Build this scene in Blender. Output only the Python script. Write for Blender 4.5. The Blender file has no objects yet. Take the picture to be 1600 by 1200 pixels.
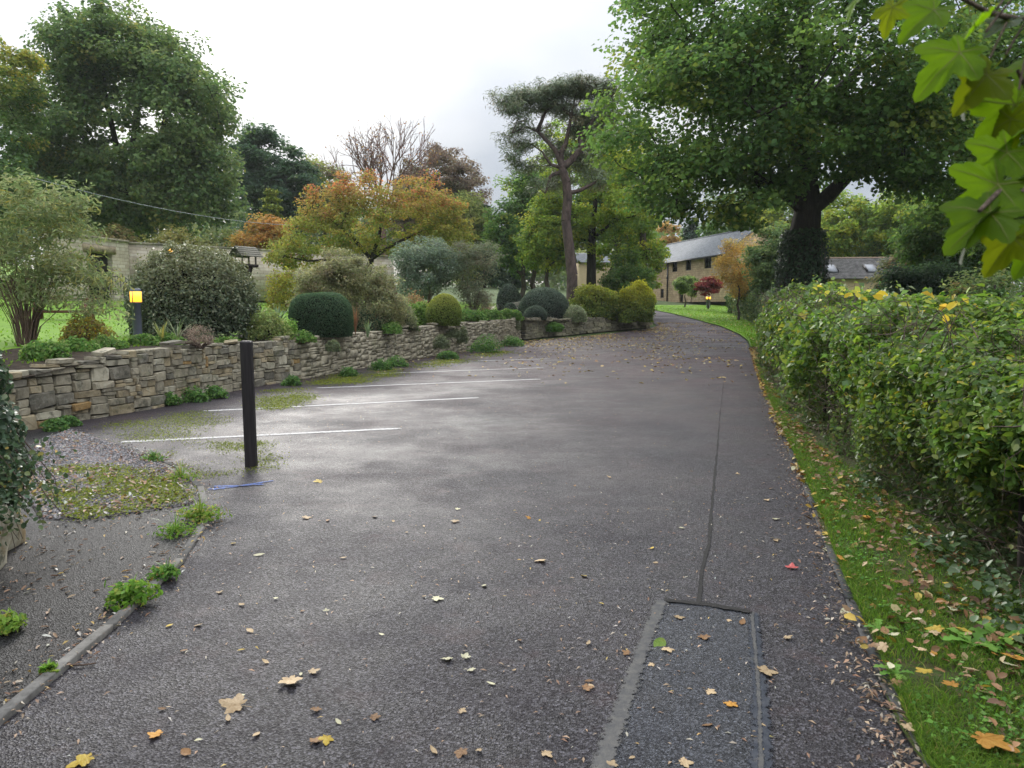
import bpy, math, random
import numpy as np
from mathutils import Vector, Matrix

random.seed(11)
rng = np.random.default_rng(11)
S = bpy.context.scene
COL = S.collection
PI = math.pi

# ------------------------------------------------------------------ camera
F = 1180.0                      # focal length in pixels of the 1600 px wide photograph
CAMZ = 1.6
HOR = 478.0                     # horizon line in the photograph
PITCH = math.atan((600 - HOR) / F)
cd = bpy.data.cameras.new('camera')
cd.sensor_width = 36.0
cd.lens = 36.0 * F / 1600.0
cd.clip_start = 0.05
cd.clip_end = 1200
cd.dof.use_dof = True
cd.dof.focus_distance = 8.0
cd.dof.aperture_fstop = 6.0
cam = bpy.data.objects.new('camera', cd)
COL.objects.link(cam)
cam.location = (0, 0, CAMZ)
cam.rotation_euler = (PI / 2 - PITCH, 0, 0)
S.camera = cam

# ------------------------------------------------------------------ sky, sun, exposure
SUN_EL, SUN_AZ = math.radians(26), math.radians(-17)     # azimuth measured from +Y towards +X
SUN_DIR = Vector((math.sin(SUN_AZ) * math.cos(SUN_EL), math.cos(SUN_AZ) * math.cos(SUN_EL), math.sin(SUN_EL)))
W = bpy.data.worlds.new('World')
S.world = W
W.use_nodes = True
nt = W.node_tree
for n in list(nt.nodes):
    nt.nodes.remove(n)
N = nt.nodes.new
L = nt.links.new


def wmath(op, a, b=None, c=None):
    n = N('ShaderNodeMath')
    n.operation = op
    for i, v in enumerate((a, b, c)):
        if v is None:
            continue
        if isinstance(v, (int, float)):
            n.inputs[i].default_value = v
        else:
            L(v, n.inputs[i])
    return n.outputs[0]


out = N('ShaderNodeOutputWorld')
bg = N('ShaderNodeBackground')
L(bg.outputs[0], out.inputs[0])
sky = N('ShaderNodeTexSky')
sky.sky_type = 'NISHITA'
sky.sun_disc = False
sky.sun_elevation = SUN_EL
sky.sun_rotation = SUN_AZ
tc = N('ShaderNodeTexCoord')
sp = N('ShaderNodeSeparateXYZ')
L(tc.outputs['Generated'], sp.inputs[0])
zc = wmath('MAXIMUM', sp.outputs[2], 0.0)
grad = wmath('MULTIPLY_ADD', wmath('MULTIPLY', zc, zc), 2.1, 0.36)            # overcast sky: brighter overhead
dotn = N('ShaderNodeVectorMath')
dotn.operation = 'DOT_PRODUCT'
L(tc.outputs['Generated'], dotn.inputs[0])
dotn.inputs[1].default_value = SUN_DIR
glow = wmath('POWER', wmath('MAXIMUM', dotn.outputs['Value'], 0.0), 30.0)
mp = N('ShaderNodeMapping')
mp.inputs['Scale'].default_value = (1.0, 1.0, 2.1)
mp.inputs['Location'].default_value = (3.1, 0.4, 0.2)
L(tc.outputs['Generated'], mp.inputs[0])
ns = N('ShaderNodeTexNoise')
ns.inputs['Scale'].default_value = 2.6
ns.inputs['Detail'].default_value = 5.0
ns.inputs['Roughness'].default_value = 0.48
ns.inputs['Distortion'].default_value = 0.35
L(mp.outputs[0], ns.inputs['Vector'])
cr = N('ShaderNodeValToRGB')
cr.color_ramp.elements[0].position = 0.26
cr.color_ramp.elements[0].color = (0.40, 0.46, 0.56, 1)
cr.color_ramp.elements[1].position = 0.70
cr.color_ramp.elements[1].color = (1.0, 1.0, 1.0, 1)


def lobe(px, py, power):
    u_, v_ = (px - 800) / F, (600 - py) / F
    c_, s_ = math.cos(PITCH), math.sin(PITCH)
    d_ = Vector((u_, c_ + v_ * s_, -s_ + v_ * c_)).normalized()
    dn = N('ShaderNodeVectorMath')
    dn.operation = 'DOT_PRODUCT'
    L(tc.outputs['Generated'], dn.inputs[0])
    dn.inputs[1].default_value = d_
    return wmath('POWER', wmath('MAXIMUM', dn.outputs['Value'], 0.0), power)


# two grey cloud banks low over the trees, broken up by the same noise
bank = wmath('ADD', lobe(760, 250, 90.0), wmath('MULTIPLY', lobe(425, 200, 500.0), 0.6))
bank = wmath('ADD', bank, wmath('MULTIPLY', lobe(1750, 100, 40.0), 0.5))
cfac = wmath('SUBTRACT', ns.outputs['Fac'], wmath('MULTIPLY', bank, 0.31))
L(cfac, cr.inputs[0])
lum = wmath('ADD', grad, wmath('MULTIPLY', glow, 0.34))
mulc = N('ShaderNodeVectorMath')
mulc.operation = 'SCALE'
L(cr.outputs[0], mulc.inputs[0])
L(lum, mulc.inputs['Scale'])
skys = N('ShaderNodeVectorMath')
skys.operation = 'SCALE'
L(sky.outputs[0], skys.inputs[0])
skys.inputs['Scale'].default_value = 0.10
mixw = N('ShaderNodeMixRGB')
mixw.inputs[0].default_value = 0.93
L(skys.outputs[0], mixw.inputs[1])
L(mulc.outputs[0], mixw.inputs[2])
L(mixw.outputs[0], bg.inputs['Color'])
bg.inputs['Strength'].default_value = 1.0
W.cycles.sampling_method = 'MANUAL'
W.cycles.sample_map_resolution = 512

sd = bpy.data.lights.new('sun', 'SUN')
sd.energy = 1.3
sd.angle = math.radians(16)
sd.color = (1.0, 0.96, 0.9)
sun = bpy.data.objects.new('sun', sd)
COL.objects.link(sun)
sun.rotation_euler = SUN_DIR.to_track_quat('Z', 'Y').to_euler()

S.view_settings.view_transform = 'Standard'
S.view_settings.look = 'None'
S.view_settings.gamma = 1
S.view_settings.use_curve_mapping = False
S.view_settings.exposure = 1.1
S.cycles.max_bounces = 7
S.cycles.diffuse_bounces = 5
S.cycles.volume_bounces = 1
S.cycles.glossy_bounces = 3
S.cycles.transmission_bounces = 5
S.cycles.transparent_max_bounces = 6

# ------------------------------------------------------------------ helpers


def pdir(px, py):
    u, v = (px - 800) / F, (600 - py) / F
    c, s = math.cos(PITCH), math.sin(PITCH)
    return np.array((u, c + v * s, -s + v * c))


def P(px, py, D):
    """world point seen at a photograph pixel, D metres ahead"""
    d = pdir(px, py)
    return np.array((0, 0, CAMZ)) + d * (D / d[1])


def G(px, py, z=0.0):
    d = pdir(px, py)
    return np.array((0, 0, CAMZ)) + d * ((z - CAMZ) / d[2])


def M(D):
    """metres per photograph pixel at distance D"""
    return D / F


def tag(o, label=None, cat=None, group=None, kind=None):
    if label:
        o['label'] = label
    if cat:
        o['category'] = cat
    if group:
        o['group'] = group
    if kind:
        o['kind'] = kind
    return o


def thing(name, label, cat, loc=(0, 0, 0), rz=0.0, group=None):
    o = bpy.data.objects.new(name, None)
    o.empty_display_size = 0.2
    COL.objects.link(o)
    o.location = Vector([float(x) for x in loc])
    o.rotation_euler = (0, 0, rz)
    return tag(o, label, cat, group)


def link(name, me, parent=None, loc=None):
    o = bpy.data.objects.new(name, me)
    COL.objects.link(o)
    if parent is not None:
        o.parent = parent
    if loc is not None:
        o.location = Vector([float(x) for x in loc])
    return o


def mesh_np(name, V, faces, mat, parent=None, col=None, smooth=False, kind=None, origin=None):
    """faces: list of integer arrays (n,k)"""
    V = np.asarray(V, dtype=np.float32).reshape(-1, 3)
    if parent is not None and origin is None:
        origin = np.zeros(3)
        q = parent
        while q is not None:
            origin = origin + np.array(q.location)
            q = q.parent
    if origin is not None:
        V = V - np.asarray(origin, dtype=np.float32)
    if not isinstance(faces, list):
        faces = [faces]
    me = bpy.data.meshes.new(name)
    me.vertices.add(len(V))
    me.vertices.foreach_set('co', V.ravel())
    idx = np.concatenate([np.asarray(f, dtype=np.int32).ravel() for f in faces])
    cnt = np.concatenate([np.full(len(f), np.asarray(f).shape[1], dtype=np.int32) for f in faces])
    me.loops.add(len(idx))
    me.loops.foreach_set('vertex_index', idx)
    me.polygons.add(len(cnt))
    start = np.concatenate(([0], np.cumsum(cnt)[:-1])).astype(np.int32)
    me.polygons.foreach_set('loop_start', start)
    if smooth:
        me.polygons.foreach_set('use_smooth', np.ones(len(cnt), dtype=bool))
    if col is not None:
        a = me.attributes.new('col', 'FLOAT_COLOR', 'POINT')
        c4 = np.ones((len(V), 4), dtype=np.float32)
        c4[:, :3] = col
        a.data.foreach_set('color', c4.ravel())
    me.update(calc_edges=True)
    if mat is not None:
        me.materials.append(mat)
    o = link(name, me, parent)
    if parent is None and origin is not None:
        o.location = Vector([float(x) for x in origin])
    if kind:
        o['kind'] = kind
    return o


class MB:
    """collects simple solids, then links them as one mesh"""

    def __init__(self):
        self.v, self.q, self.t = [], [], []
        self.n = 0

    def add(self, V, Q=None, T=None):
        V = np.asarray(V, dtype=float).reshape(-1, 3)
        if Q is not None and len(Q):
            self.q.append(np.asarray(Q) + self.n)
        if T is not None and len(T):
            self.t.append(np.asarray(T) + self.n)
        self.v.append(V)
        self.n += len(V)
        return self

    def box(self, a, b):
        x0, y0, z0 = a
        x1, y1, z1 = b
        V = [(x0, y0, z0), (x1, y0, z0), (x1, y1, z0), (x0, y1, z0), (x0, y0, z1), (x1, y0, z1), (x1, y1, z1), (x0, y1, z1)]
        return self.add(V, [(0, 3, 2, 1), (4, 5, 6, 7), (0, 1, 5, 4), (1, 2, 6, 5), (2, 3, 7, 6), (3, 0, 4, 7)])

    def bar(self, p, q, w, h=None, up=(0, 0, 1)):
        p, q = Vector(p), Vector(q)
        h = h or w
        d = (q - p).normalized()
        s = d.cross(Vector(up))
        if s.length < 1e-3:
            s = d.cross(Vector((1, 0, 0)))
        s.normalize()
        u = s.cross(d)
        V = []
        for c in (p, q):
            for a, b in ((-1, -1), (1, -1), (1, 1), (-1, 1)):
                V.append(c + s * (a * w / 2) + u * (b * h / 2))
        return self.add([tuple(x) for x in V], [(3, 2, 1, 0), (4, 5, 6, 7), (0, 1, 5, 4), (1, 2, 6, 5), (2, 3, 7, 6), (3, 0, 4, 7)])

    def lathe(self, prof, c=(0, 0, 0), n=16):
        a = np.linspace(0, 2 * PI, n, endpoint=False)
        V = np.concatenate([np.stack((c[0] + r * np.cos(a), c[1] + r * np.sin(a), np.full(n, c[2] + z)), 1) for r, z in prof])
        Q = [(k * n + i, k * n + (i + 1) % n, (k + 1) * n + (i + 1) % n, (k + 1) * n + i) for k in range(len(prof) - 1) for i in range(n)]
        return self.add(V, Q)

    def tube(self, A, B, ra, rb, sides=5):
        V, Q = tubes(np.array([A]), np.array([B]), np.array([ra]), np.array([rb]), sides)
        return self.add(V, Q)

    def poly(self, pts, r0, r1=None, sides=6):
        pts = np.asarray(pts, dtype=float)
        r = np.linspace(r0, r0 if r1 is None else r1, len(pts))
        V, Q = tubes(pts[:-1], pts[1:], r[:-1], r[1:], sides)
        return self.add(V, Q)

    def build(self, name, mat, parent=None, kind=None, smooth=False, origin='parent'):
        V = np.concatenate(self.v)
        fs = []
        if self.q:
            fs.append(np.concatenate(self.q))
        if self.t:
            fs.append(np.concatenate(self.t))
        return mesh_np(name, V, fs, mat, parent, kind=kind, smooth=smooth, origin=(np.zeros(3) if origin == 'local' else None))


def tubes(A, B, ra, rb, sides=5):
    n = len(A)
    d = B - A
    ln = np.linalg.norm(d, axis=1, keepdims=True) + 1e-9
    d = d / ln
    ref = np.where(np.abs(d[:, 2:3]) > 0.9, np.array([[1.0, 0, 0]]), np.array([[0, 0, 1.0]]))
    s = np.cross(d, ref)
    s /= np.linalg.norm(s, axis=1, keepdims=True) + 1e-9
    u = np.cross(s, d)
    a = np.linspace(0, 2 * PI, sides, endpoint=False)
    ring = s[:, None, :] * np.cos(a)[None, :, None] + u[:, None, :] * np.sin(a)[None, :, None]
    V = np.concatenate((A[:, None] + ring * ra[:, None, None], B[:, None] + ring * rb[:, None, None]), axis=1)
    q = np.array([(i, (i + 1) % sides, sides + (i + 1) % sides, sides + i) for i in range(sides)])
    Q = (q[None] + (np.arange(n) * 2 * sides)[:, None, None]).reshape(-1, 4)
    return V.reshape(-1, 3), Q


_NZ = {}


def nz(p, scale=1.0, seed=0):
    """smooth pseudo noise, roughly -1..1"""
    if seed not in _NZ:
        r = np.random.default_rng(1000 + seed)
        _NZ[seed] = (r.normal(size=(9, 3)), r.uniform(0, 2 * PI, 9), np.array([1, 1, 1, .7, .7, .7, .45, .45, .45]), np.array([1, 1, 1, 2, 2, 2, 4, 4, 4.0]))
    k, ph, am, fr = _NZ[seed]
    p = np.atleast_2d(p) * scale
    return (np.sin((p @ k.T) * fr + ph) * am).sum(1) / 3.2


# ------------------------------------------------------------------ materials


class Mat:
    def __init__(self, name, rough=0.8, spec=0.3):
        self.m = bpy.data.materials.new(name)
        self.m.use_nodes = True
        self.t = self.m.node_tree
        self.b = self.t.nodes['Principled BSDF']
        self.o = self.t.nodes['Material Output']
        self.b.inputs['Roughness'].default_value = rough
        self.b.inputs['Specular IOR Level'].default_value = spec
        self._c = {}

    def n(self, typ, **kw):
        x = self.t.nodes.new(typ)
        for k, v in kw.items():
            setattr(x, k, v)
        return x

    def l(self, a, b):
        self.t.links.new(a, b)

    def coord(self, which='Object', scale=(1, 1, 1), loc=(0, 0, 0)):
        key = (which, scale, loc)
        if key not in self._c:
            tcn = self.n('ShaderNodeTexCoord')
            src = tcn.outputs[which]
            if which == 'World':
                pass
            mpn = self.n('ShaderNodeMapping')
            mpn.inputs['Scale'].default_value = scale
            mpn.inputs['Location'].default_value = loc
            self.l(src, mpn.inputs[0])
            self._c[key] = mpn.outputs[0]
        return self._c[key]

    def pos(self):
        if 'pos' not in self._c:
            g = self.n('ShaderNodeNewGeometry')
            self._c['pos'] = g.outputs['Position']
        return self._c['pos']

    def noise(self, scale, detail=4, rough=0.55, vec=None, dist=0.0):
        x = self.n('ShaderNodeTexNoise')
        x.inputs['Scale'].default_value = scale
        x.inputs['Detail'].default_value = detail
        x.inputs['Roughness'].default_value = rough
        x.inputs['Distortion'].default_value = dist
        self.l(vec if vec is not None else self.pos(), x.inputs['Vector'])
        return x.outputs['Fac']

    def voro(self, scale, vec=None, out='Distance', feature='F1'):
        x = self.n('ShaderNodeTexVoronoi')
        x.feature = feature
        x.inputs['Scale'].default_value = scale
        self.l(vec if vec is not None else self.pos(), x.inputs['Vector'])
        return x.outputs[out]

    def ramp(self, fac, stops):
        x = self.n('ShaderNodeValToRGB')
        e = x.color_ramp.elements
        while len(e) < len(stops):
            e.new(0.5)
        for k, (p, c) in enumerate(stops):
            e[k].position = p
            e[k].color = (*c, 1) if not isinstance(c, (int, float)) else (c, c, c, 1)
        self.l(fac, x.inputs[0])
        return x.outputs[0]

    def mix(self, fac, a, b, mode='MIX'):
        x = self.n('ShaderNodeMixRGB')
        x.blend_type = mode
        for i, v in enumerate((fac, a, b)):
            if isinstance(v, (int, float)):
                x.inputs[i].default_value = v if i == 0 else (v, v, v, 1)
            elif isinstance(v, tuple):
                x.inputs[i].default_value = (*v, 1)
            else:
                self.l(v, x.inputs[i])
        return x.outputs[0]

    def math(self, op, a, b=None, c=None):
        x = self.n('ShaderNodeMath', operation=op)
        for i, v in enumerate((a, b, c)):
            if v is None:
                continue
            if isinstance(v, (int, float)):
                x.inputs[i].default_value = v
            else:
                self.l(v, x.inputs[i])
        return x.outputs[0]

    def base(self, c):
        if isinstance(c, tuple):
            self.b.inputs['Base Color'].default_value = (*c, 1)
        else:
            self.l(c, self.b.inputs['Base Color'])
        return self

    def rough(self, r):
        self.l(r, self.b.inputs['Roughness'])
        return self

    def bump(self, h, strength=0.5, dist=0.01):
        x = self.n('ShaderNodeBump')
        x.inputs['Strength'].default_value = strength
        x.inputs['Distance'].default_value = dist
        self.l(h, x.inputs['Height'])
        self.l(x.outputs[0], self.b.inputs['Normal'])
        return self


def leaf_material(name, trans=0.3, rough=0.5, spec=0.35, boost=1.3, tint=(1.0, 1.0, 0.75)):
    m = Mat(name, rough, spec)
    at = m.n('ShaderNodeAttribute', attribute_name='col')
    m.base(at.outputs['Color'])
    tr = m.n('ShaderNodeBsdfTranslucent')
    sc = m.mix(1.0, at.outputs['Color'], tuple(boost * x for x in tint), 'MULTIPLY')
    m.l(sc, tr.inputs['Color'])
    mx = m.n('ShaderNodeMixShader')
    mx.inputs[0].default_value = trans
    m.l(m.b.outputs[0], mx.inputs[1])
    m.l(tr.outputs[0], mx.inputs[2])
    m.l(mx.outputs[0], m.o.inputs['Surface'])
    return m.m


LEAF = leaf_material('leaf', 0.47, 0.6, 0.12, 1.7)
LEAF_GLOSS = leaf_material('glossy_leaf', 0.25, 0.4, 0.26, 1.4)
LEAF_DRY = leaf_material('dry_leaf', 0.15, 0.6, 0.3, 1.1, (1, .9, .7))
NEEDLE = leaf_material('needle', 0.12, 0.55, 0.3, 1.1)


def bark_material(name, dark, light, sx=9.0, sz=1.6, moss=None):
    m = Mat(name, 0.9, 0.15)
    v = m.coord('Object', (sx, sx, sz))
    f = m.noise(1.0, 6, 0.65, v, 0.4)
    c = m.ramp(f, [(0.32, dark), (0.68, light)])
    if moss:
        g = m.noise(1.4, 4)
        c = m.mix(m.ramp(g, [(0.5, 0.0), (0.65, 0.7)]), c, moss)
    m.base(c)
    m.bump(f, 0.9, 0.05)
    return m.m


BARK = bark_material('bark', (0.035, 0.028, 0.022), (0.12, 0.10, 0.08))
BARK_DARK = bark_material('dark_bark', (0.015, 0.013, 0.012), (0.06, 0.05, 0.042))
BARK_PINE = bark_material('pine_bark', (0.0396, 0.0302, 0.0288), (0.1440, 0.1044, 0.0936), 6.0, 2.2)
TWIG = bark_material('twig', (0.06, 0.045, 0.035), (0.2, 0.15, 0.12), 30, 10)
STEM_PALE = bark_material('pale_stem', (0.06, 0.04, 0.03), (0.20, 0.14, 0.105), 30, 6)


def plain(name, col, rough=0.7, spec=0.3, vary=0.25, scale=12.0, bump=0.15, metal=0.0):
    m = Mat(name, rough, spec)
    f = m.noise(scale, 5, 0.6, m.coord('Object'))
    m.base(m.ramp(f, [(0.3, tuple(x * (1 - vary) for x in col)), (0.7, tuple(min(1, x * (1 + vary)) for x in col))]))
    m.b.inputs['Metallic'].default_value = metal
    if bump:
        m.bump(f, bump, 0.01)
    return m.m


# --- tarmac
def tarmac(name, dark, light, warm, litter=0.5, wet=True, grain=125.0):
    m = Mat(name, 0.6, 0.45)
    p = m.pos()
    chip = m.voro(grain, p, 'Color')
    sepc = m.n('ShaderNodeSeparateColor')
    m.l(chip, sepc.inputs[0])
    fine = m.noise(330.0, 2, 0.6)
    big = m.noise(0.55, 5, 0.6)
    mid = m.noise(3.2, 5, 0.65)
    c = m.ramp(sepc.outputs[0], [(0.0, tuple(x * 0.35 for x in dark)), (0.35, tuple(x * 0.7 for x in dark)), (0.62, dark), (0.85, light), (0.95, tuple(x * 1.7 for x in light)), (1.0, tuple(min(1, x * 2.4) for x in light))])
    c = m.mix(m.ramp(mid, [(0.42, 0.0), (0.74, 0.30)]), c, light)
    c = m.mix(m.ramp(fine, [(0.35, 0.55), (0.55, 0.0)]), c, tuple(x * 0.3 for x in dark))
    # brown film of leaf dust, strongest towards the bend
    sx = m.n('ShaderNodeSeparateXYZ')
    m.l(p, sx.inputs[0])
    far = m.math('MULTIPLY_ADD', sx.outputs[1], 0.045, -0.12)
    wf = m.math('MULTIPLY', m.ramp(m.noise(0.8, 6, 0.7), [(0.34, 0.15), (0.62, 1.0)]), m.math('MINIMUM', m.math('MAXIMUM', far, 0.10), 0.9))
    c = m.mix(m.math('MINIMUM', m.math('MULTIPLY', wf, litter * 1.7), 0.85), c, warm)
    mush = m.ramp(m.noise(1.9, 7, .72), [(.55, 0.0), (.68, .55)])
    c = m.mix(m.math('MULTIPLY', mush, litter * 1.6), c, tuple(x * .8 for x in warm))
    m.base(c)
    h = m.math('ADD', m.math('MULTIPLY', m.voro(grain, p), 1.0), m.math('MULTIPLY', fine, 0.5))
    m.bump(h, 0.9, 0.005)
    m.l(m.ramp(sepc.outputs[0], [(0.0, 0.09), (0.5, 0.22), (1.0, 0.42)]), m.b.inputs['Specular IOR Level'])
    if wet:
        m.rough(m.ramp(m.math('ADD', m.math('MULTIPLY', big, 0.7), m.math('MULTIPLY', mid, 0.3)), [(0.38, 0.42), (0.62, 0.72)]))
    return m.m


ROAD = tarmac('tarmac', (0.0110, 0.0107, 0.0140), (0.033, 0.0315, 0.039), (0.062, 0.037, 0.039))
APRON = tarmac('apron_tarmac', (0.0040, 0.0040, 0.0046), (0.0112, 0.0107, 0.0121), (0.0496, 0.0372, 0.0310), 0.3, False)
PATCH = tarmac('patch_tarmac', (0.0185, 0.0205, 0.0265), (0.046, 0.050, 0.062), (0.06, 0.05, 0.045), 0.2, True, 190.0)


def speckled(name, stops, scale, rough=0.85, bump=0.4, dist=0.01, detail=6):
    m = Mat(name, rough, 0.2)
    f = m.noise(scale, detail, 0.7)
    m.base(m.ramp(f, stops))
    m.bump(f, bump, dist)
    return m.m


SEAL = speckled('bitumen_seal', [(0.3, (0.0271, 0.0289, 0.0332)), (0.5, (0.0523, 0.0513, 0.0505)), (0.7, (0.0795, 0.0758, 0.0686))], 20, 0.55, 0.4)
SEAL_BLUE = speckled('dark_seal', [(0.35, (0.0154, 0.0187, 0.0272)), (0.6, (0.0319, 0.0354, 0.0447)), (0.72, (0.0638, 0.0596, 0.0554))], 16, 0.45, 0.4)
CRACK = speckled('crack_dirt', [(0.3, (0.0061, 0.0061, 0.0061)), (0.7, (0.0228, 0.0213, 0.0198))], 30)
PAINT = speckled('worn_white_paint', [(0.34, (0.1216, 0.1178, 0.1216)), (0.46, (0.4712, 0.4560, 0.4408)), (0.7, (0.5928, 0.5776, 0.5624))], 22, 0.7, 0.3)
BLUE = speckled('blue_spray_paint', [(0.36, (0.0304, 0.0342, 0.0456)), (0.5, (0.0228, 0.0570, 0.1976)), (0.7, (0.0380, 0.0988, 0.3192))], 26, 0.7, 0.3)
CONCRETE = speckled('kerb_concrete', [(0.3, (0.0657, 0.0629, 0.0575)), (0.55, (0.1204, 0.1149, 0.1067)), (0.75, (0.1751, 0.1696, 0.1532))], 16, 0.85, 0.4)
CONCRETE_DARK = speckled('dark_kerb', [(0.3, (0.0228, 0.0228, 0.0228)), (0.6, (0.0494, 0.0494, 0.0513)), (0.75, (0.0760, 0.0741, 0.0722))], 16, 0.7, 0.4)
PAINT = speckled('worn_white_paint', [(0.36, (0.0923, 0.0884, 0.0923)), (0.47, (0.3463, 0.3386, 0.3309)), (0.7, (0.5079, 0.4964, 0.4848))], 26, 0.75, 0.3)
SOIL = speckled('soil', [(0.3, (0.0137, 0.0099, 0.0068)), (0.55, (0.0380, 0.0274, 0.0182)), (0.75, (0.0760, 0.0570, 0.0380))], 9, 0.95, 0.8, 0.04)
VERGE = speckled('verge_turf', [(0.15, (0.012, 0.010, 0.007)), (0.3, (0.0228, 0.0213, 0.0106)), (0.46, (0.0380, 0.0646, 0.0114)), (0.58, (0.0608, 0.0471, 0.0228)), (0.74, (0.0532, 0.0988, 0.0152))], 26, 0.95, 0.9, 0.03)
LAWN = speckled('lawn_turf', [(0.3, (0.0760, 0.1444, 0.0137)), (0.5, (0.1102, 0.2052, 0.0167)), (0.72, (0.1520, 0.2584, 0.0228))], 2.2, 0.9, 0.5, 0.03, 8)
MEADOW = speckled('rough_grass', [(0.3, (0.0228, 0.0380, 0.0091)), (0.6, (0.0532, 0.0836, 0.0190)), (0.75, (0.0836, 0.0912, 0.0304))], 0.9, 0.95, 0.6, 0.05, 8)
GRAVEL = speckled('gravel_bed', [(0.3, (0.0760, 0.0684, 0.0722)), (0.5, (0.1520, 0.1406, 0.1444)), (0.7, (0.2736, 0.2508, 0.2508))], 38, 0.9, 0.8, 0.02, 4)


def worn_edges(m, scale, keep):
    """the coat breaks up into specks towards its edges"""
    t_ = m.node_tree
    bs, ou = t_.nodes['Principled BSDF'], t_.nodes['Material Output']
    at = t_.nodes.new('ShaderNodeAttribute')
    at.attribute_name = 'col'
    sp_c = t_.nodes.new('ShaderNodeSeparateColor')
    t_.links.new(at.outputs['Color'], sp_c.inputs[0])
    ge = t_.nodes.new('ShaderNodeNewGeometry')
    nn_ = t_.nodes.new('ShaderNodeTexNoise')
    nn_.inputs['Scale'].default_value = scale
    nn_.inputs['Detail'].default_value = 5
    nn_.inputs['Roughness'].default_value = .7
    t_.links.new(ge.outputs['Position'], nn_.inputs['Vector'])
    ad = t_.nodes.new('ShaderNodeMath')
    ad.operation = 'MULTIPLY_ADD'
    t_.links.new(sp_c.outputs[0], ad.inputs[0])
    ad.inputs[1].default_value = .55
    t_.links.new(nn_.outputs['Fac'], ad.inputs[2])
    rm = t_.nodes.new('ShaderNodeValToRGB')
    rm.color_ramp.elements[0].position = keep
    rm.color_ramp.elements[1].position = keep + .10
    t_.links.new(ad.outputs[0], rm.inputs[0])
    tr_n = t_.nodes.new('ShaderNodeBsdfTransparent')
    mx = t_.nodes.new('ShaderNodeMixShader')
    t_.links.new(rm.outputs[0], mx.inputs[0])
    t_.links.new(tr_n.outputs[0], mx.inputs[1])
    t_.links.new(bs.outputs[0], mx.inputs[2])
    t_.links.new(mx.outputs[0], ou.inputs['Surface'])
    return m


for _m, _s, _k in ((SEAL, 48, .68), (SEAL_BLUE, 40, .66), (CRACK, 60, .60), (PAINT, 70, .48), (BLUE, 40, .64)):
    worn_edges(_m, _s, _k)


def stone_material(name, a, b, c, lichen=0.4, scale=5.0):
    m = Mat(name, 0.9, 0.2)
    oi = m.n('ShaderNodeObjectInfo')
    v = m.n('ShaderNodeVectorMath', operation='ADD')
    tcn = m.n('ShaderNodeNewGeometry')
    rnd = m.n('ShaderNodeCombineXYZ')
    m.l(m.math('MULTIPLY', oi.outputs['Random'], 37.0), rnd.inputs[0])
    m.l(m.math('MULTIPLY', oi.outputs['Random'], 91.0), rnd.inputs[1])
    m.l(tcn.outputs['Position'], v.inputs[0])
    m.l(rnd.outputs[0], v.inputs[1])
    vec = v.outputs[0]
    f = m.noise(scale, 7, 0.65, vec)
    g = m.noise(scale * 6, 4, 0.7, vec)
    col = m.ramp(f, [(0.3, a), (0.5, b), (0.7, c)])
    col = m.mix(m.ramp(m.noise(scale * 2.3, 6, 0.75, vec), [(0.52, 0.0), (0.66, lichen)]), col, (0.40, 0.395, 0.33))
    col = m.mix(m.ramp(m.noise(scale * 1.3, 5, 0.7, vec), [(0.52, 0.0), (0.66, 0.7)]), col, (0.055, 0.056, 0.042))
    col = m.mix(m.ramp(m.noise(scale * .5, 6, 0.75), [(0.54, 0.0), (0.68, 0.5)]), col, (0.085, 0.095, 0.035))
    col = m.mix(1.0, col, m.ramp(oi.outputs['Random'], [(0.0, 0.72), (1.0, 1.18)]), 'MULTIPLY')
    m.base(col)
    m.bump(m.math('ADD', f, m.math('MULTIPLY', g, 0.4)), 0.7, 0.03)
    return m.m


STONES = [
    stone_material('grey_stone', (0.1782, 0.1590, 0.1157), (0.2801, 0.2487, 0.1827), (0.3734, 0.3343, 0.2499)),
    stone_material('buff_stone', (0.2122, 0.1712, 0.1045), (0.3310, 0.2731, 0.1753), (0.4159, 0.3506, 0.2387)),
    stone_material('dark_stone', (0.1018, 0.0938, 0.0746), (0.1697, 0.1550, 0.1231), (0.2546, 0.2323, 0.1827)),
    stone_material('pale_stone', (0.2631, 0.2406, 0.1790), (0.3650, 0.3343, 0.2536), (0.4498, 0.4158, 0.3208)),
    stone_material('ochre_stone', (0.2377, 0.1467, 0.0559), (0.3564, 0.2283, 0.0970), (0.4243, 0.3017, 0.1492), 0.15),
]
STONE_P = [0.46, 0.22, 0.12, 0.18, 0.02]
COURSED = [
    stone_material('end_wall_stone', (0.1840, 0.1600, 0.1120), (0.2880, 0.2560, 0.1800), (0.3600, 0.3280, 0.2480), 0.25),
    stone_material('end_wall_stone_dark', (0.1360, 0.1200, 0.0920), (0.2160, 0.1920, 0.1440), (0.2880, 0.2560, 0.2000), 0.2),
]


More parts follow.
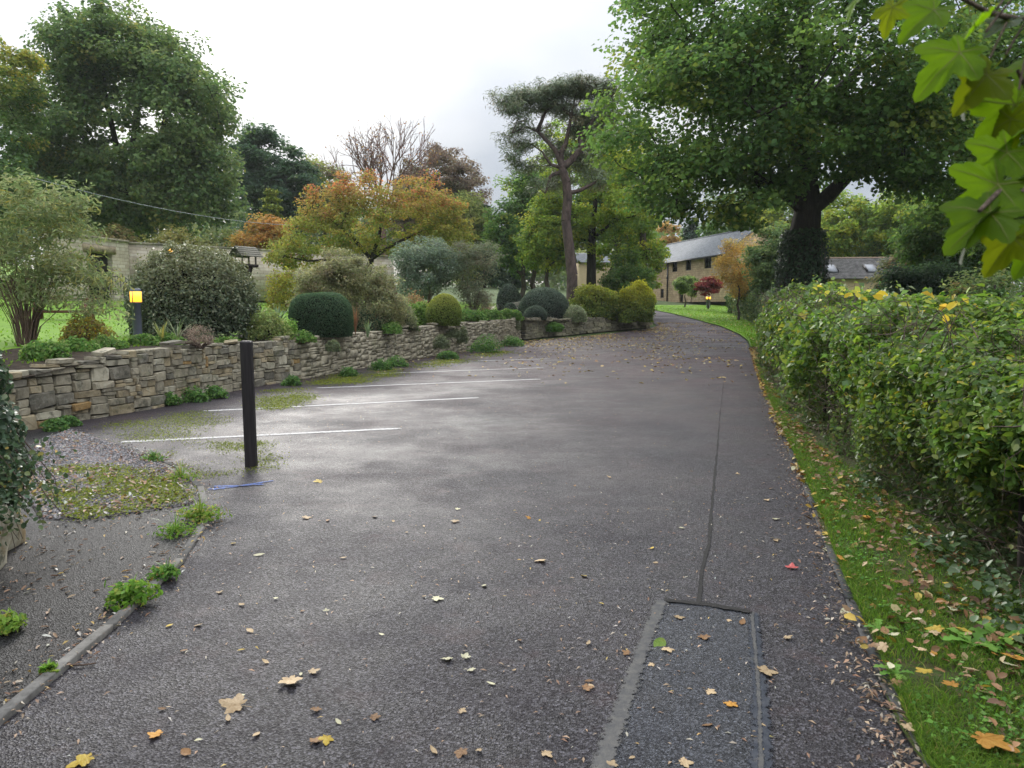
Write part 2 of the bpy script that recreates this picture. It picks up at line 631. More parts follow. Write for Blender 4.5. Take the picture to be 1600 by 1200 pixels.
def masonry(name, a, b, mortar, bw=0.42, bh=0.14):
    """coursed stone seen from far away: the joints are sub-pixel to a few pixels"""
    m = Mat(name, 0.9, 0.15)
    tcn = m.n('ShaderNodeTexCoord')
    s = m.n('ShaderNodeSeparateXYZ')
    m.l(tcn.outputs['Object'], s.inputs[0])
    cb = m.n('ShaderNodeCombineXYZ')
    m.l(m.math('ADD', s.outputs[0], s.outputs[1]), cb.inputs[0])
    m.l(s.outputs[2], cb.inputs[1])
    br = m.n('ShaderNodeTexBrick')
    br.inputs['Scale'].default_value = 1.0
    br.inputs['Brick Width'].default_value = bw
    br.inputs['Row Height'].default_value = bh
    br.inputs['Mortar Size'].default_value = 0.012
    br.inputs['Color1'].default_value = (*a, 1)
    br.inputs['Color2'].default_value = (*b, 1)
    br.inputs['Mortar'].default_value = (*mortar, 1)
    br.offset = 0.37
    m.l(cb.outputs[0], br.inputs['Vector'])
    f = m.noise(1.7, 7, 0.7)
    m.base(m.mix(0.75, br.outputs['Color'], m.ramp(f, [(0.3, 0.55), (0.7, 1.3)]), 'MULTIPLY'))
    m.bump(br.outputs['Fac'], -0.6, 0.03)
    return m.m


HOUSE_STONE = masonry('house_stone', (0.3498, 0.2601, 0.1572), (0.4602, 0.3588, 0.2271), (0.2025, 0.1525, 0.0961), 0.5, 0.22)
GARDEN_STONE = masonry('garden_wall_stone', (0.3900, 0.3354, 0.2574), (0.4992, 0.4524, 0.3744), (0.2808, 0.2418, 0.1872), 0.55, 0.17)
CREAM = plain('cream_render', (0.4836, 0.3900, 0.2340), 0.9, 0.1, 0.08, 2.0)
SLATE = plain('roof_slate', (0.19, 0.20, 0.213), 0.75, 0.2, 0.25, 3.0)
STONE_SLATE = plain('stone_slate', (0.1170, 0.1131, 0.1092), 0.8, 0.2, 0.45, 4.0)
PANE = plain('window_glass', (0.0094, 0.0109, 0.0125), 0.08, 0.5, 0.1, 1.0, 0)
FRAME_DARK = plain('dark_frame', (0.0156, 0.0140, 0.0125), 0.5, 0.3)
BLACK_WOOD = Mat('black_stained_wood', 0.55, 0.3)
_v = BLACK_WOOD.coord('Object', (60, 60, 3))
_f = BLACK_WOOD.noise(1.0, 5, 0.6, _v)
BLACK_WOOD.base(BLACK_WOOD.ramp(_f, [(0.3, (0.008, 0.007, 0.008)), (0.7, (0.028, 0.024, 0.025))])).bump(_f, 0.4, 0.004)
BLACK_WOOD = BLACK_WOOD.m
GREY_METAL = plain('slate_grey_paint', (0.13, 0.145, 0.19), 0.45, 0.4, 0.08, 6, 0.03)
BLACK_METAL = plain('black_iron', (0.0094, 0.0094, 0.0109), 0.45, 0.4)
RED_WOOD = plain('red_brown_wood', (0.1248, 0.0507, 0.0312), 0.6, 0.3, 0.3, 20)
GREY_WOOD = plain('weathered_wood', (0.1170, 0.1131, 0.0897), 0.85, 0.2, 0.35, 25)
DARK_WOOD = plain('dark_wood', (0.0390, 0.0312, 0.0273), 0.8, 0.2, 0.3, 25)
RED_DOOR = plain('dark_red_paint', (0.0780, 0.0195, 0.0195), 0.5, 0.3)
_w = Mat('limewashed_stone', .9, .15)
_st = _w.noise(1.0, 6, .7, _w.coord('Object', (9, 9, 1.6)))
_c = _w.ramp(_w.noise(4.5, 7, .7), [(.3, (.26, .21, .12)), (.48, (.40, .365, .28)), (.7, (.50, .47, .395))])
_c = _w.mix(_w.ramp(_st, [(.50, 0.0), (.64, .75)]), _c, (.22, .15, .07))
_c = _w.mix(_w.ramp(_w.noise(8, 6, .75), [(.56, 0.0), (.66, .8)]), _c, (.07, .075, .05))
_w.base(_c).bump(_w.noise(22, 6, .7), .6, .02)
WHITE_STONE = _w.m
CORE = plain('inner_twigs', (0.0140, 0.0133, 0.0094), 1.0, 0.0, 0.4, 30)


def glow_material(name, col, strength):
    m = Mat(name, 0.4)
    m.base((0.8, 0.5, 0.1))
    m.b.inputs['Emission Color'].default_value = (*col, 1)
    m.b.inputs['Emission Strength'].default_value = strength
    return m.m


AMBER = glow_material('amber_lamp_glass', (1.0, 0.42, 0.03), 1.0)
AMBER_CORE = glow_material('lamp_tube', (1.0, 0.75, 0.12), 2.6)

# ------------------------------------------------------------------ terrain
R_Y = np.array([-50, 34, 40, 50, 65, 90, 140, 420.0])
R_Z = np.array([0, 0, 0.08, 0.50, 1.22, 2.4, 4.6, 14.0])


def R(y):
    return np.interp(y, R_Y, R_Z)


right_px = [(1425, 1200), (1390, 1110), (1345, 1000), (1300, 890), (1262, 780), (1225, 690), (1200, 630), (1183, 580), (1172, 547)]
RE = np.array([G(*p)[:2] for p in right_px] + [(10.6, 34), (12.0, 40), (12.7, 46), (12.8, 52), (12.6, 60), (12.0, 66), (9.0, 75), (4.0, 84)])
RE = np.concatenate((np.array([(1.05, -6), (1.3, 1.2)]), RE))


def road_right(y):
    return np.interp(y, RE[:, 1], RE[:, 0])


wall_px = [(120, 657), (213, 645), (300, 625), (400, 604), (500, 588), (600, 570), (680, 556), (750, 545), (815, 533)]
WP = np.array([(-6.5, 8.0), (-6.25, 9.3)] + [tuple(G(*p)[:2]) for p in wall_px])
end_px = [(822, 531), (850, 528), (900, 525), (960, 522), (1003, 520)]
EP = np.array([G(*p)[:2] for p in end_px] + [(8.0, 44.6), (8.3, 45.5), (8.0, 46.6), (6.5, 48.0)])


def resample(pts, step):
    d = np.concatenate(([0], np.cumsum(np.linalg.norm(np.diff(pts, axis=0), axis=1))))
    n = max(2, int(d[-1] / step) + 1)
    s = np.linspace(0, d[-1], n)
    return np.stack([np.interp(s, d, pts[:, k]) for k in range(pts.shape[1])], 1), s


def smooth_path(pts, step, it=20):
    q, s = resample(pts, step)
    for _ in range(it):
        q[1:-1] = 0.25 * q[:-2] + 0.5 * q[1:-1] + 0.25 * q[2:]
    return q


WPS = smooth_path(WP, 0.1, 30)
EPS = smooth_path(EP, 0.1, 12)
WHOLE = np.concatenate((WPS, EPS))
LE = np.array([(-10, -6), (-9, 8.0)] + [(x - 0.12, y) for x, y in WPS[8::8]] + [(7.9, 44.4), (9.0, 47), (9.6, 52), (9.3, 60), (7.5, 66), (4.0, 74), (0, 82)])


def road_left(y):
    return np.interp(y, LE[:, 1], LE[:, 0])


def strip(name, ys, left, right, zf, mat, ncol=10, kind='structure', jitter=0.0):
    xs = np.linspace(0, 1, ncol)
    lx, rx = left(ys), right(ys)
    X = lx[:, None] + (rx - lx)[:, None] * xs[None]
    Y = np.repeat(ys[:, None], ncol, 1)
    Z = zf(X, Y)
    V = np.stack((X, Y, Z), 2).reshape(-1, 3)
    Q = [(i * ncol + j, i * ncol + j + 1, (i + 1) * ncol + j + 1, (i + 1) * ncol + j) for i in range(len(ys) - 1) for j in range(ncol - 1)]
    return mesh_np(name, V, np.array(Q), mat, kind=kind, smooth=True)


# base ground to the horizon
gx = np.concatenate((np.linspace(-260, -40, 9), np.linspace(-30, 60, 25), np.linspace(80, 260, 8)))
gy = np.concatenate((np.linspace(-40, 0, 5), np.linspace(2, 100, 50), np.linspace(115, 330, 10)))
GX, GY = np.meshgrid(gx, gy)
GZ = R(GY) - 0.07 - np.clip(GX - 25, 0, 200) * 0.004
nx_ = len(gx)
mesh_np('ground', np.stack((GX, GY, GZ), 2).reshape(-1, 3),
        np.array([(i * nx_ + j, i * nx_ + j + 1, (i + 1) * nx_ + j + 1, (i + 1) * nx_ + j) for i in range(len(gy) - 1) for j in range(nx_ - 1)]),
        MEADOW, kind='structure', smooth=True)

ys = np.concatenate((np.linspace(-6, 34, 60), np.linspace(35, 82, 40)))
strip('road', ys, road_left, road_right, lambda x, y: R(y), ROAD, 14)


# hedge line on the right: front face base
hf_px = [(1600, 975), (1500, 885), (1400, 805), (1290, 722), (1230, 662), (1200, 610), (1188, 575)]
HF = np.array([(2.35, -2.0), (2.5, 2.5)] + [tuple(G(*p)[:2]) for p in hf_px] + [(9.0, 27.0), (10.6, 30.0)])


def hedge_front(y):
    return np.interp(y, HF[:, 1], HF[:, 0])


strip('verge', np.linspace(-6, 31, 60), lambda y: road_right(y) + 0.01, lambda y: hedge_front(y) + 1.4,
      lambda x, y: R(y) + 0.004 + 0.022 * np.clip((x - road_right(y)) / .3, 0, 1) + 0.012 * np.sin(x * 3 + y * 1.7) * np.clip((x - road_right(y)) / .3, 0, 1), VERGE, 14)
strip('lawn', np.linspace(29, 74, 30), lambda y: road_right(y) + 0.03, lambda y: road_right(y) + np.interp(y, [29, 40, 74], [2, 7, 12.0]),
      lambda x, y: R(y) + 0.05, LAWN, 8)


# raised garden on the left, built as a fan behind the retaining walls
def wall_top(y):
    return np.interp(y, [8, 10, 11.5, 15, 20, 28, 34, 40, 44, 60], [0.72, 0.78, 0.98, 0.92, 0.96, 1.04, 1.06, 0.86, 0.80, 1.2])


def normals2(path):
    t = np.gradient(path, axis=0)
    t /= np.linalg.norm(t, axis=1, keepdims=True)
    for _ in range(10):
        t[1:-1] = (t[:-2] + t[1:-1] + t[2:]) / 3
    t /= np.linalg.norm(t, axis=1, keepdims=True)
    return t, np.stack((-t[:, 1], t[:, 0]), 1)


fan_path = np.concatenate((np.array([(-6.3, -8.0), (-6.4, 2.0)]), WPS[::10], EPS[::6][:-7], np.array([(8.2, 50.0), (7.5, 58.0), (3, 70)])))
fan_path, _ = resample(fan_path, 0.8)
for _ in range(25):
    fan_path[1:-1] = 0.25 * fan_path[:-2] + 0.5 * fan_path[1:-1] + 0.25 * fan_path[2:]
_t, _n = normals2(fan_path)
OFF = np.array([0.16, 0.8, 2, 4, 7, 11, 16, 22, 30, 40, 55, 80, 120, 180.0])
RISE = np.array([0, 0.02, 0.06, 0.14, 0.26, 0.42, 0.66, 0.95, 1.35, 1.9, 3.2, 6.0, 11, 17.0])
FV = fan_path[:, None, :] + _n[:, None, :] * OFF[None, :, None]
FZ = np.maximum(wall_top(fan_path[:, 1]), R(fan_path[:, 1]) + 0.3)[:, None] - 0.07 + RISE[None]
FV3 = np.concatenate((FV, FZ[..., None]), 2)
nr, nc = FV3.shape[:2]
mesh_np('garden_lawn', FV3.reshape(-1, 3), np.array([(i * nc + j, i * nc + j + 1, (i + 1) * nc + j + 1, (i + 1) * nc + j) for i in range(nr - 1) for j in range(2, nc - 1)]), LAWN, kind='structure', smooth=True)
mesh_np('flower_bed', FV3.reshape(-1, 3), np.array([(i * nc + j, i * nc + j + 1, (i + 1) * nc + j + 1, (i + 1) * nc + j) for i in range(nr - 1) for j in range(0, 2)]), SOIL, kind='structure', smooth=True)
_flat = FV3.reshape(-1, 3)


def GZ_at(x, y):
    """height of the garden surface near a point"""
    d2 = (_flat[:, 0] - x) ** 2 + (_flat[:, 1] - y) ** 2
    i = np.argsort(d2)[:4]
    w = 1 / (d2[i] + 0.05)
    return float((_flat[i, 2] * w).sum() / w.sum())


# ------------------------------------------------------------------ leaf and plant generators
T_DIAMOND = (np.array([(0, 0, 0), (.45, .5, .10), (1, 0, -.12), (.45, -.5, .10)]), np.array([(0, 1, 2, 3)]))
T_OVAL = (np.array([(0, 0, 0), (.28, .42, .07), (.68, .38, .03), (1, 0, -.14), (.68, -.38, .03), (.28, -.42, .07)]), np.array([(0, 1, 2, 3), (0, 3, 4, 5)]))
T_NEEDLE = (np.array([(0, -.035, 0), (0, .035, 0), (1, .012, .05), (1, -.012, .05)]), np.array([(0, 1, 2, 3)]))


def unit(v):
    return v / (np.linalg.norm(v, axis=-1, keepdims=True) + 1e-9)


def leaf_geo(pos, nrm, size, tmpl, aspect=0.7, tdir=None):
    tv, tf = tmpl
    n = len(pos)
    nrm = unit(nrm)
    r = rng.normal(size=(n, 3)) if tdir is None else tdir + rng.normal(size=(n, 3)) * 0.25
    t = unit(r - (r * nrm).sum(1, keepdims=True) * nrm)
    b = np.cross(nrm, t)
    s = np.broadcast_to(np.asarray(size, dtype=float), (n,))[:, None, None]
    V = pos[:, None] + s * ((tv[None, :, 0:1] - 0.5) * t[:, None] + tv[None, :, 1:2] * aspect * b[:, None] + tv[None, :, 2:3] * nrm[:, None])
    k = len(tv)
    Q = (tf[None] + (np.arange(n) * k)[:, None, None]).reshape(-1, tf.shape[1])
    return V.reshape(-1, 3), Q, k


def pal_pick(pal, n):
    c = np.array([p[0] for p in pal])
    w = np.array([p[1] for p in pal], dtype=float)
    return c[rng.choice(len(pal), n, p=w / w.sum())]


LEAF_GAIN = 2.6


def vary(c, amt=0.28):
    f = rng.uniform(1 - amt, 1 + amt, (len(c), 1))
    h = rng.normal(0, 0.06, (len(c), 1))
    out = c * f * LEAF_GAIN / (1 + (LEAF_GAIN - 1) * np.clip(c.max(1, keepdims=True) / .35, 0, 1))
    out[:, 0:1] *= 1 + h
    return np.clip(out, 0.002, 0.95)


def grow(starts, clumps, seg=0.5, sag=0.12, jit=0.05):
    """greedy branching: every clump joins the nearest piece of wood. starts: list of polylines (already wood)"""
    pos, par = [], []
    for pl in starts:
        for i, p in enumerate(pl):
            if i == 0:
                if pos:
                    d = np.linalg.norm(np.array(pos) - p, axis=1)
                    j = int(d.argmin())
                    par.append(j if d[j] < 1.0 else -1)
                else:
                    par.append(-1)
            else:
                par.append(len(pos) - 1)
            pos.append(np.asarray(p, dtype=float))
    nst = len(pos)
    A = np.zeros((nst + len(clumps) * 40, 3))
    A[:nst] = np.array(pos)
    cnt = nst
    root = A[0].copy()
    allow = np.zeros(len(A), bool)
    allow[:nst] = True
    for pl_first in (0,):
        allow[0] = len(starts[0]) < 3
    order = np.argsort(np.min(np.linalg.norm(clumps[:, None] - A[None, :nst], axis=2), axis=1))
    for ci in order:
        c = clumps[ci]
        d = np.linalg.norm(A[:cnt] - c, axis=1)
        hcost = np.where(A[:cnt, 2] > c[2] + 0.2, 1.35, 1.0)
        d2 = np.where(allow[:cnt], d * hcost, 1e9)
        j = int(d2.argmin())
        dist = d[j]
        if dist < 0.02:
            continue
        pd = A[j] - A[par[j]] if par[j] >= 0 else np.array((0, 0, 1.0))
        pd = pd / (np.linalg.norm(pd) + 1e-9)
        m = int(min(12, max(1, round(dist / seg))))
        ctrl = A[j] + pd * dist * 0.3 + np.array((0, 0, sag * dist))
        prev = j
        for k in range(1, m + 1):
            s = k / m
            q = (1 - s) ** 2 * A[j] + 2 * s * (1 - s) * ctrl + s * s * c
            if k < m:
                q = q + rng.normal(0, jit * min(dist, 2.0), 3)
            A[cnt] = q
            allow[cnt] = True
            par.append(prev)
            prev = cnt
            cnt += 1
    return A[:cnt], np.array(par), nst


def wood(A, par, r_tip, power=0.5, fixed=None):
    n = len(A)
    tips = np.zeros(n)
    has = np.zeros(n, bool)
    has[par[par >= 0]] = True
    tips[~has] = 1
    for i in range(n - 1, -1, -1):
        if par[i] >= 0:
            tips[par[i]] += tips[i]
    r = r_tip * np.maximum(tips, 1) ** power
    if fixed is not None:
        r[:len(fixed)] = np.maximum(fixed, 0)
        for i in range(len(fixed), n):
            if par[i] >= 0:
                r[i] = min(r[i], r[par[i]] * 0.85)
    return r


def tree(name, label, cat, base, limbs, lobes, nclump, nleaf, leaf, pal, clump=0.8, flat=0.6, leafmat=None, bark=None, tmpl=T_DIAMOND,
         aspect=0.7, group=None, r_tip=0.02, shell=0.45, up=0.8, colfun=None, seg=0.6, sag=0.1, sides=6, droop=0.0, clusters=0, parts=('trunk', 'crown')):
    """limbs: [(points, r0, r1), ...] of ready made wood; lobes: [(cx,cy,cz,rx,ry,rz,weight), ...]"""
    base = np.asarray(base, dtype=float)
    root = thing(name, label, cat, base, group=group)
    lob = np.array(lobes, dtype=float)
    w = lob[:, 6] / lob[:, 6].sum()
    li = rng.choice(len(lob), nclump, p=w)
    d = unit(rng.normal(size=(nclump, 3)))
    rad = rng.uniform(shell, 1.0, (nclump, 1)) ** 0.7
    cl = lob[li, :3] + d * rad * lob[li, 3:6]
    cl = cl[cl[:, 2] > base[2] + 0.1]
    nclump = len(cl)
    starts = [np.asarray(p, dtype=float) for p, _, _ in limbs]
    A, par, nst = grow(starts, cl, seg, sag)
    fixed = np.concatenate([np.linspace(a, b, len(p)) for p, a, b in limbs])
    r = wood(A, par, r_tip, 0.5, fixed)
    m = par >= 0
    thick_ = m & (r > .045)
    thin_ = m & ~thick_
    V, Q = tubes(A[par[thick_]], A[thick_], r[par[thick_]], r[thick_] * 0.96, sides)
    V2, Q2 = tubes(A[par[thin_]], A[thin_], np.minimum(r[par[thin_]], r[thin_] * 1.5), r[thin_] * 0.96, 3)
    mesh_np(parts[0], np.concatenate((V, V2)), np.concatenate((Q, Q2 + len(V))), bark or BARK, root, smooth=True)
    if nleaf:
        per = np.maximum(1, rng.poisson(nleaf / nclump, nclump))
        ci = np.repeat(np.arange(nclump), per)
        g = unit(rng.normal(size=(len(ci), 3))) * rng.random((len(ci), 1)) ** .45 * .95
        g[:, 2] *= flat
        rr = np.linalg.norm(g, axis=1, keepdims=True)
        csz = rng.uniform(0.7, 1.3, nclump)[ci][:, None]
        pos = cl[ci] + g * clump * csz
        pos[:, 2] -= droop * (np.linalg.norm(g[:, :2], axis=1) ** 2) * clump
        ctr = (lob[:, :3] * w[:, None]).sum(0)
        outw = unit(pos - ctr)
        nrm = unit(rng.normal(size=(len(ci), 3))) * 0.75 + outw * 0.35 + np.array((0, 0, up)) + unit(g) * 0.3
        if colfun is not None:
            cc = colfun(cl)[ci]
            alt = pal_pick(pal, len(ci)) if pal else cc
            pickalt = rng.random(len(ci)) < 0.25
            c = np.where(pickalt[:, None], alt, cc)
        else:
            c0 = pal_pick(pal, nclump)[ci]
            c1 = pal_pick(pal, len(ci))
            c = 0.55 * c0 + 0.45 * c1
        c = vary(c)
        sz = leaf * rng.uniform(0.65, 1.35, len(ci))
        V, Q, k = leaf_geo(pos, nrm, sz, tmpl, aspect)
        mesh_np(parts[1], V, Q, leafmat or LEAF, root, col=np.repeat(c, k, 0))
    return root


def simple_tree(name, label, cat, px, py_base, py_top, D, halfw_px, nclump, nleaf, leaf, pal, zbase=None, trunk_r=0.25, low=0.25, lean=0.0, **kw):
    """tree seen at column px: crown between py_top and a lower edge, trunk down to the ground"""
    top = P(px, py_top, D)
    x = top[0]
    zb = zbase if zbase is not None else P(px, py_base, D)[2]
    H = top[2] - zb
    rw = halfw_px * M(D)
    cz0 = zb + H * low
    cm = (top[2] + cz0) / 2
    rz = (top[2] - cz0) / 2
    base = np.array((x, D, zb))
    lobes = [(x, D, cm + rz * .1, rw * .85, rw * .85, rz * .88, 3)]
    for k in range(5):
        a = rng.uniform(0, 2 * PI)
        e = rng.uniform(-.5, .7)
        q = rng.uniform(.4, .55)
        lobes.append((x + math.cos(a) * rw * .55, D + math.sin(a) * rw * .55, cm + e * rz * .6, rw * q, rw * q, rz * q * .9, 1.0))
    trunk = [base + np.array((lean * s * H * .6, 0, s * H * .62)) + (rng.normal(0, .02 * H, 3) * (s > 0)) * np.array((1, 1, 0)) for s in np.linspace(0, 1, 8)]
    return tree(name, label, cat, base, [(trunk, trunk_r, trunk_r * .25)], lobes, nclump, nleaf, leaf, pal, **kw)


def conifer(name, label, px, py_base, py_top, D, halfw_px, n, leaf, pal, zbase=None, cat='tree', group=None, layers=16, droop=0.25):
    top = P(px, py_top, D)
    zb = zbase if zbase is not None else P(px, py_base, D)[2]
    H = top[2] - zb
    rw = halfw_px * M(D)
    base = np.array((top[0], D, zb))
    root = thing(name, label, cat, base, group=group)
    mb = MB().tube(base, base + (0, 0, H * .97), max(.1, rw * .07), .02, 7)
    pts, nr_ = [], []
    per = n // (layers * 9)
    for k in range(layers):
        s = (k + .3) / layers
        z = zb + H * (.06 + .92 * s)
        rr = rw * (1 - s) ** .8 + .08 * rw
        for b in range(9):
            a = rng.uniform(0, 2 * PI)
            l = rr * rng.uniform(.75, 1.1)
            d = np.array((math.cos(a), math.sin(a), 0))
            e = np.array((top[0], D, z)) + d * l - np.array((0, 0, droop * l))
            mb.tube(np.array((top[0], D, z)), e, .03, .008, 4)
            t = rng.uniform(.1, 1, per) ** .7
            q = np.array((top[0], D, z)) + (e - np.array((top[0], D, z))) * t[:, None]
            q[:, 2] += .1 * l * np.sin(t * PI)
            q += rng.normal(0, .09 * rw, (per, 3)) * np.array((1, 1, .6))
            pts.append(q)
            nr_.append(np.tile(d * .3 + np.array((0, 0, .8)), (per, 1)))
    pos = np.concatenate(pts)
    nrm = np.concatenate(nr_) + rng.normal(0, .5, (len(pos), 3))
    mb.build('trunk', BARK_DARK, root, smooth=True)
    V, Q, kk = leaf_geo(pos, nrm, leaf * rng.uniform(.7, 1.3, len(pos)), T_DIAMOND, .45)
    mesh_np('crown', V, Q, NEEDLE, root, col=np.repeat(vary(pal_pick(pal, len(pos))), kk, 0))
    return root


def dome(name, label, base, rad, n, leaf, pal, rough=0.06, thick=0.10, core=0.86, boxy=2.0, tmpl=T_DIAMOND, aspect=0.6, mat=None, cat='shrub',
         group=None, nscale=2.0, shoots=0.0, low=-0.25, topcol=None, stems=True, tilt=0.0):
    """clipped or rounded shrub: leaves crowd round a bumpy ellipsoid; base = ground centre"""
    base = np.asarray(base, dtype=float)
    rx, ry, rz = rad
    root = thing(name, label, cat, base, group=group)
    d = unit(rng.normal(size=(int(n * 1.7), 3)))
    d = d[d[:, 2] > low][:n]
    n = len(d)
    sup = (np.abs(d) ** boxy).sum(1) ** (-1 / boxy)
    lift = rz * (1 + low) / (1 - low) if False else 0
    ctr = base + np.array((0, 0, rz * (-low) / (1 - low) * 1.0))
    rzz = rz / (1 - low)
    r = sup * (1 + rough * nz(d, nscale, 3 + int(rx * 100) % 40)) - np.abs(rng.normal(0, thick, n))
    if shoots:
        r = r + shoots * (rng.random(n) < .04) * rng.random(n)
    scale = np.array((rx, ry, rzz))
    pos = ctr + d * r[:, None] * scale
    pos[:, 2] = np.maximum(pos[:, 2], base[2] + .01)
    nrm = unit(d / scale) * 0.9 + unit(rng.normal(size=(n, 3))) * 0.9 + np.array((0, 0, .3))
    c = pal_pick(pal, n)
    cl = 0.5 + 0.5 * nz(pos, 3.0 / max(rx, .3), 5)
    c = c * (0.8 + 0.4 * cl[:, None])
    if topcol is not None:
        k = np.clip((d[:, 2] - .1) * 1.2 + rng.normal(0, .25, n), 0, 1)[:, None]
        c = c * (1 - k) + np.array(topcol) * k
    V, Q, k = leaf_geo(pos, nrm, leaf * rng.uniform(.65, 1.35, n), tmpl, aspect)
    mesh_np('foliage', V, Q, mat or LEAF, root, col=np.repeat(vary(c), k, 0))
    mb = MB()
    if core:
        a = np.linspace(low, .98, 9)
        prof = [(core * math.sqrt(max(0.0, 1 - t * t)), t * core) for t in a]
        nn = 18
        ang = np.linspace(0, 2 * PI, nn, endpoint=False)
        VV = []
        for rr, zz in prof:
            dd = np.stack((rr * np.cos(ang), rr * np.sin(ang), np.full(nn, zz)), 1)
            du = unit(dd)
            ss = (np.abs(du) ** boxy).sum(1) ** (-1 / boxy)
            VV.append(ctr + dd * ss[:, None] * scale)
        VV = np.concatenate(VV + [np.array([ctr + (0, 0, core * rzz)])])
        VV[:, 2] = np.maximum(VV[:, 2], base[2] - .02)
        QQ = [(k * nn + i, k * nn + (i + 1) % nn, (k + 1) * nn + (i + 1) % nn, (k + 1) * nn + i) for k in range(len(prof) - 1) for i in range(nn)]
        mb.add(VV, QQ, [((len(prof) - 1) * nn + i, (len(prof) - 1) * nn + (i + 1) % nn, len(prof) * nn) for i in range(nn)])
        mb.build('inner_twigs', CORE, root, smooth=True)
    if stems:
        ms = MB()
        for _ in range(10):
            a = rng.uniform(0, 2 * PI)
            f = rng.uniform(.1, .8)
            e = ctr + np.array((math.cos(a) * rx * f, math.sin(a) * ry * f, rzz * .6 * (1 - f * .5)))
            ms.poly([base + (math.cos(a) * rx * .1, math.sin(a) * ry * .1, -.03), base * .5 + e * .5 + rng.normal(0, .05, 3), e], .022, .008, 5)
        ms.build('inner_stems', TWIG, root, smooth=True, kind='stuff')
    return root


def loose(name, label, base, lobes, nclump, nleaf, leaf, pal, cat='shrub', nstem=8, spread=0.25, **kw):
    """open multi-stemmed shrub"""
    base = np.asarray(base, dtype=float)
    limbs = []
    hz = max(l[2] for l in lobes) - base[2]
    for k in range(nstem):
        a = rng.uniform(0, 2 * PI)
        o = np.array((math.cos(a), math.sin(a), 0))
        e = rng.uniform(.3, 1.0)
        limbs.append(([base + o * .06 * e, base + o * spread * e * .4 + (0, 0, hz * .2), base + o * spread * e + (0, 0, hz * .42)], .022, .012))
    kw.setdefault('bark', TWIG)
    kw.setdefault('r_tip', .004)
    kw.setdefault('clump', .35)
    kw.setdefault('seg', .3)
    kw.setdefault('sides', 4)
    return tree(name, label, cat, base, limbs, lobes, nclump, nleaf, leaf, pal, parts=('stem', 'foliage'), **kw)


# ------------------------------------------------------------------ buildings


def wall_sheet(mb, L_, H, holes, y=0.0, t=0.3):
    """wall in the local XZ plane (outside towards -y) with openings that have real reveals; holes: (x0,x1,z0,z1)"""
    xs = sorted({0.0, L_, *[v for h in holes for v in h[:2]]})
    zs = sorted({0.0, H, *[v for h in holes for v in h[2:]]})

    def solid(i, j):
        if i < 0 or j < 0 or i >= len(xs) - 1 or j >= len(zs) - 1:
            return False
        cx, cz = (xs[i] + xs[i + 1]) / 2, (zs[j] + zs[j + 1]) / 2
        return not any(h[0] < cx < h[1] and h[2] < cz < h[3] for h in holes)

    for i in range(len(xs) - 1):
        for j in range(len(zs) - 1):
            if not solid(i, j):
                continue
            a, b, c, d = xs[i], xs[i + 1], zs[j], zs[j + 1]
            mb.add([(a, y, c), (b, y, c), (b, y, d), (a, y, d)], [(0, 1, 2, 3)])
            mb.add([(a, y + t, c), (b, y + t, c), (b, y + t, d), (a, y + t, d)], [(3, 2, 1, 0)])
            if not solid(i - 1, j):
                mb.add([(a, y, c), (a, y + t, c), (a, y + t, d), (a, y, d)], [(3, 2, 1, 0)])
            if not solid(i + 1, j):
                mb.add([(b, y, c), (b, y + t, c), (b, y + t, d), (b, y, d)], [(0, 1, 2, 3)])
            if not solid(i, j - 1):
                mb.add([(a, y, c), (b, y, c), (b, y + t, c), (a, y + t, c)], [(3, 2, 1, 0)])
            if not solid(i, j + 1):
                mb.add([(a, y, d), (b, y, d), (b, y + t, d), (a, y + t, d)], [(0, 1, 2, 3)])


def local(name, mb, mat, parent):
    return mb.build(name, mat, parent, origin='local')


def courses(mb, x0, x1, p0, p1, n, th=0.05):
    """sloping roof plane as overlapping slate courses, from eave p0=(y,z) to ridge p1"""
    (ya, za), (yb, zb) = p0, p1
    for k in range(n):
        s0, s1 = k / n, (k + 1.25) / n
        s1 = min(s1, 1.0)
        a = (ya + (yb - ya) * s0, za + (zb - za) * s0)
        b = (ya + (yb - ya) * s1, za + (zb - za) * s1)
        V = [(x0, a[0], a[1] + th * .4), (x1, a[0], a[1] + th * .4), (x1, b[0], b[1]), (x0, b[0], b[1]),
             (x0, a[0], a[1] + th * 1.5), (x1, a[0], a[1] + th * 1.5), (x1, b[0], b[1] + th * .5), (x0, b[0], b[1] + th * .5)]
        mb.add(V, [(3, 2, 1, 0), (4, 5, 6, 7), (0, 1, 5, 4), (1, 2, 6, 5), (2, 3, 7, 6), (3, 0, 4, 7)])


# the long stone house: local x runs along the front away from the camera, local y into the house
HB = np.array((20.1, 71.5, 2.0))
hd = unit(np.array((-2.7, 13.5)))
house = thing('stone_house', 'long two storey stone house with grey slate roof behind the red leaved tree', 'house', HB, math.atan2(hd[1], hd[0]))
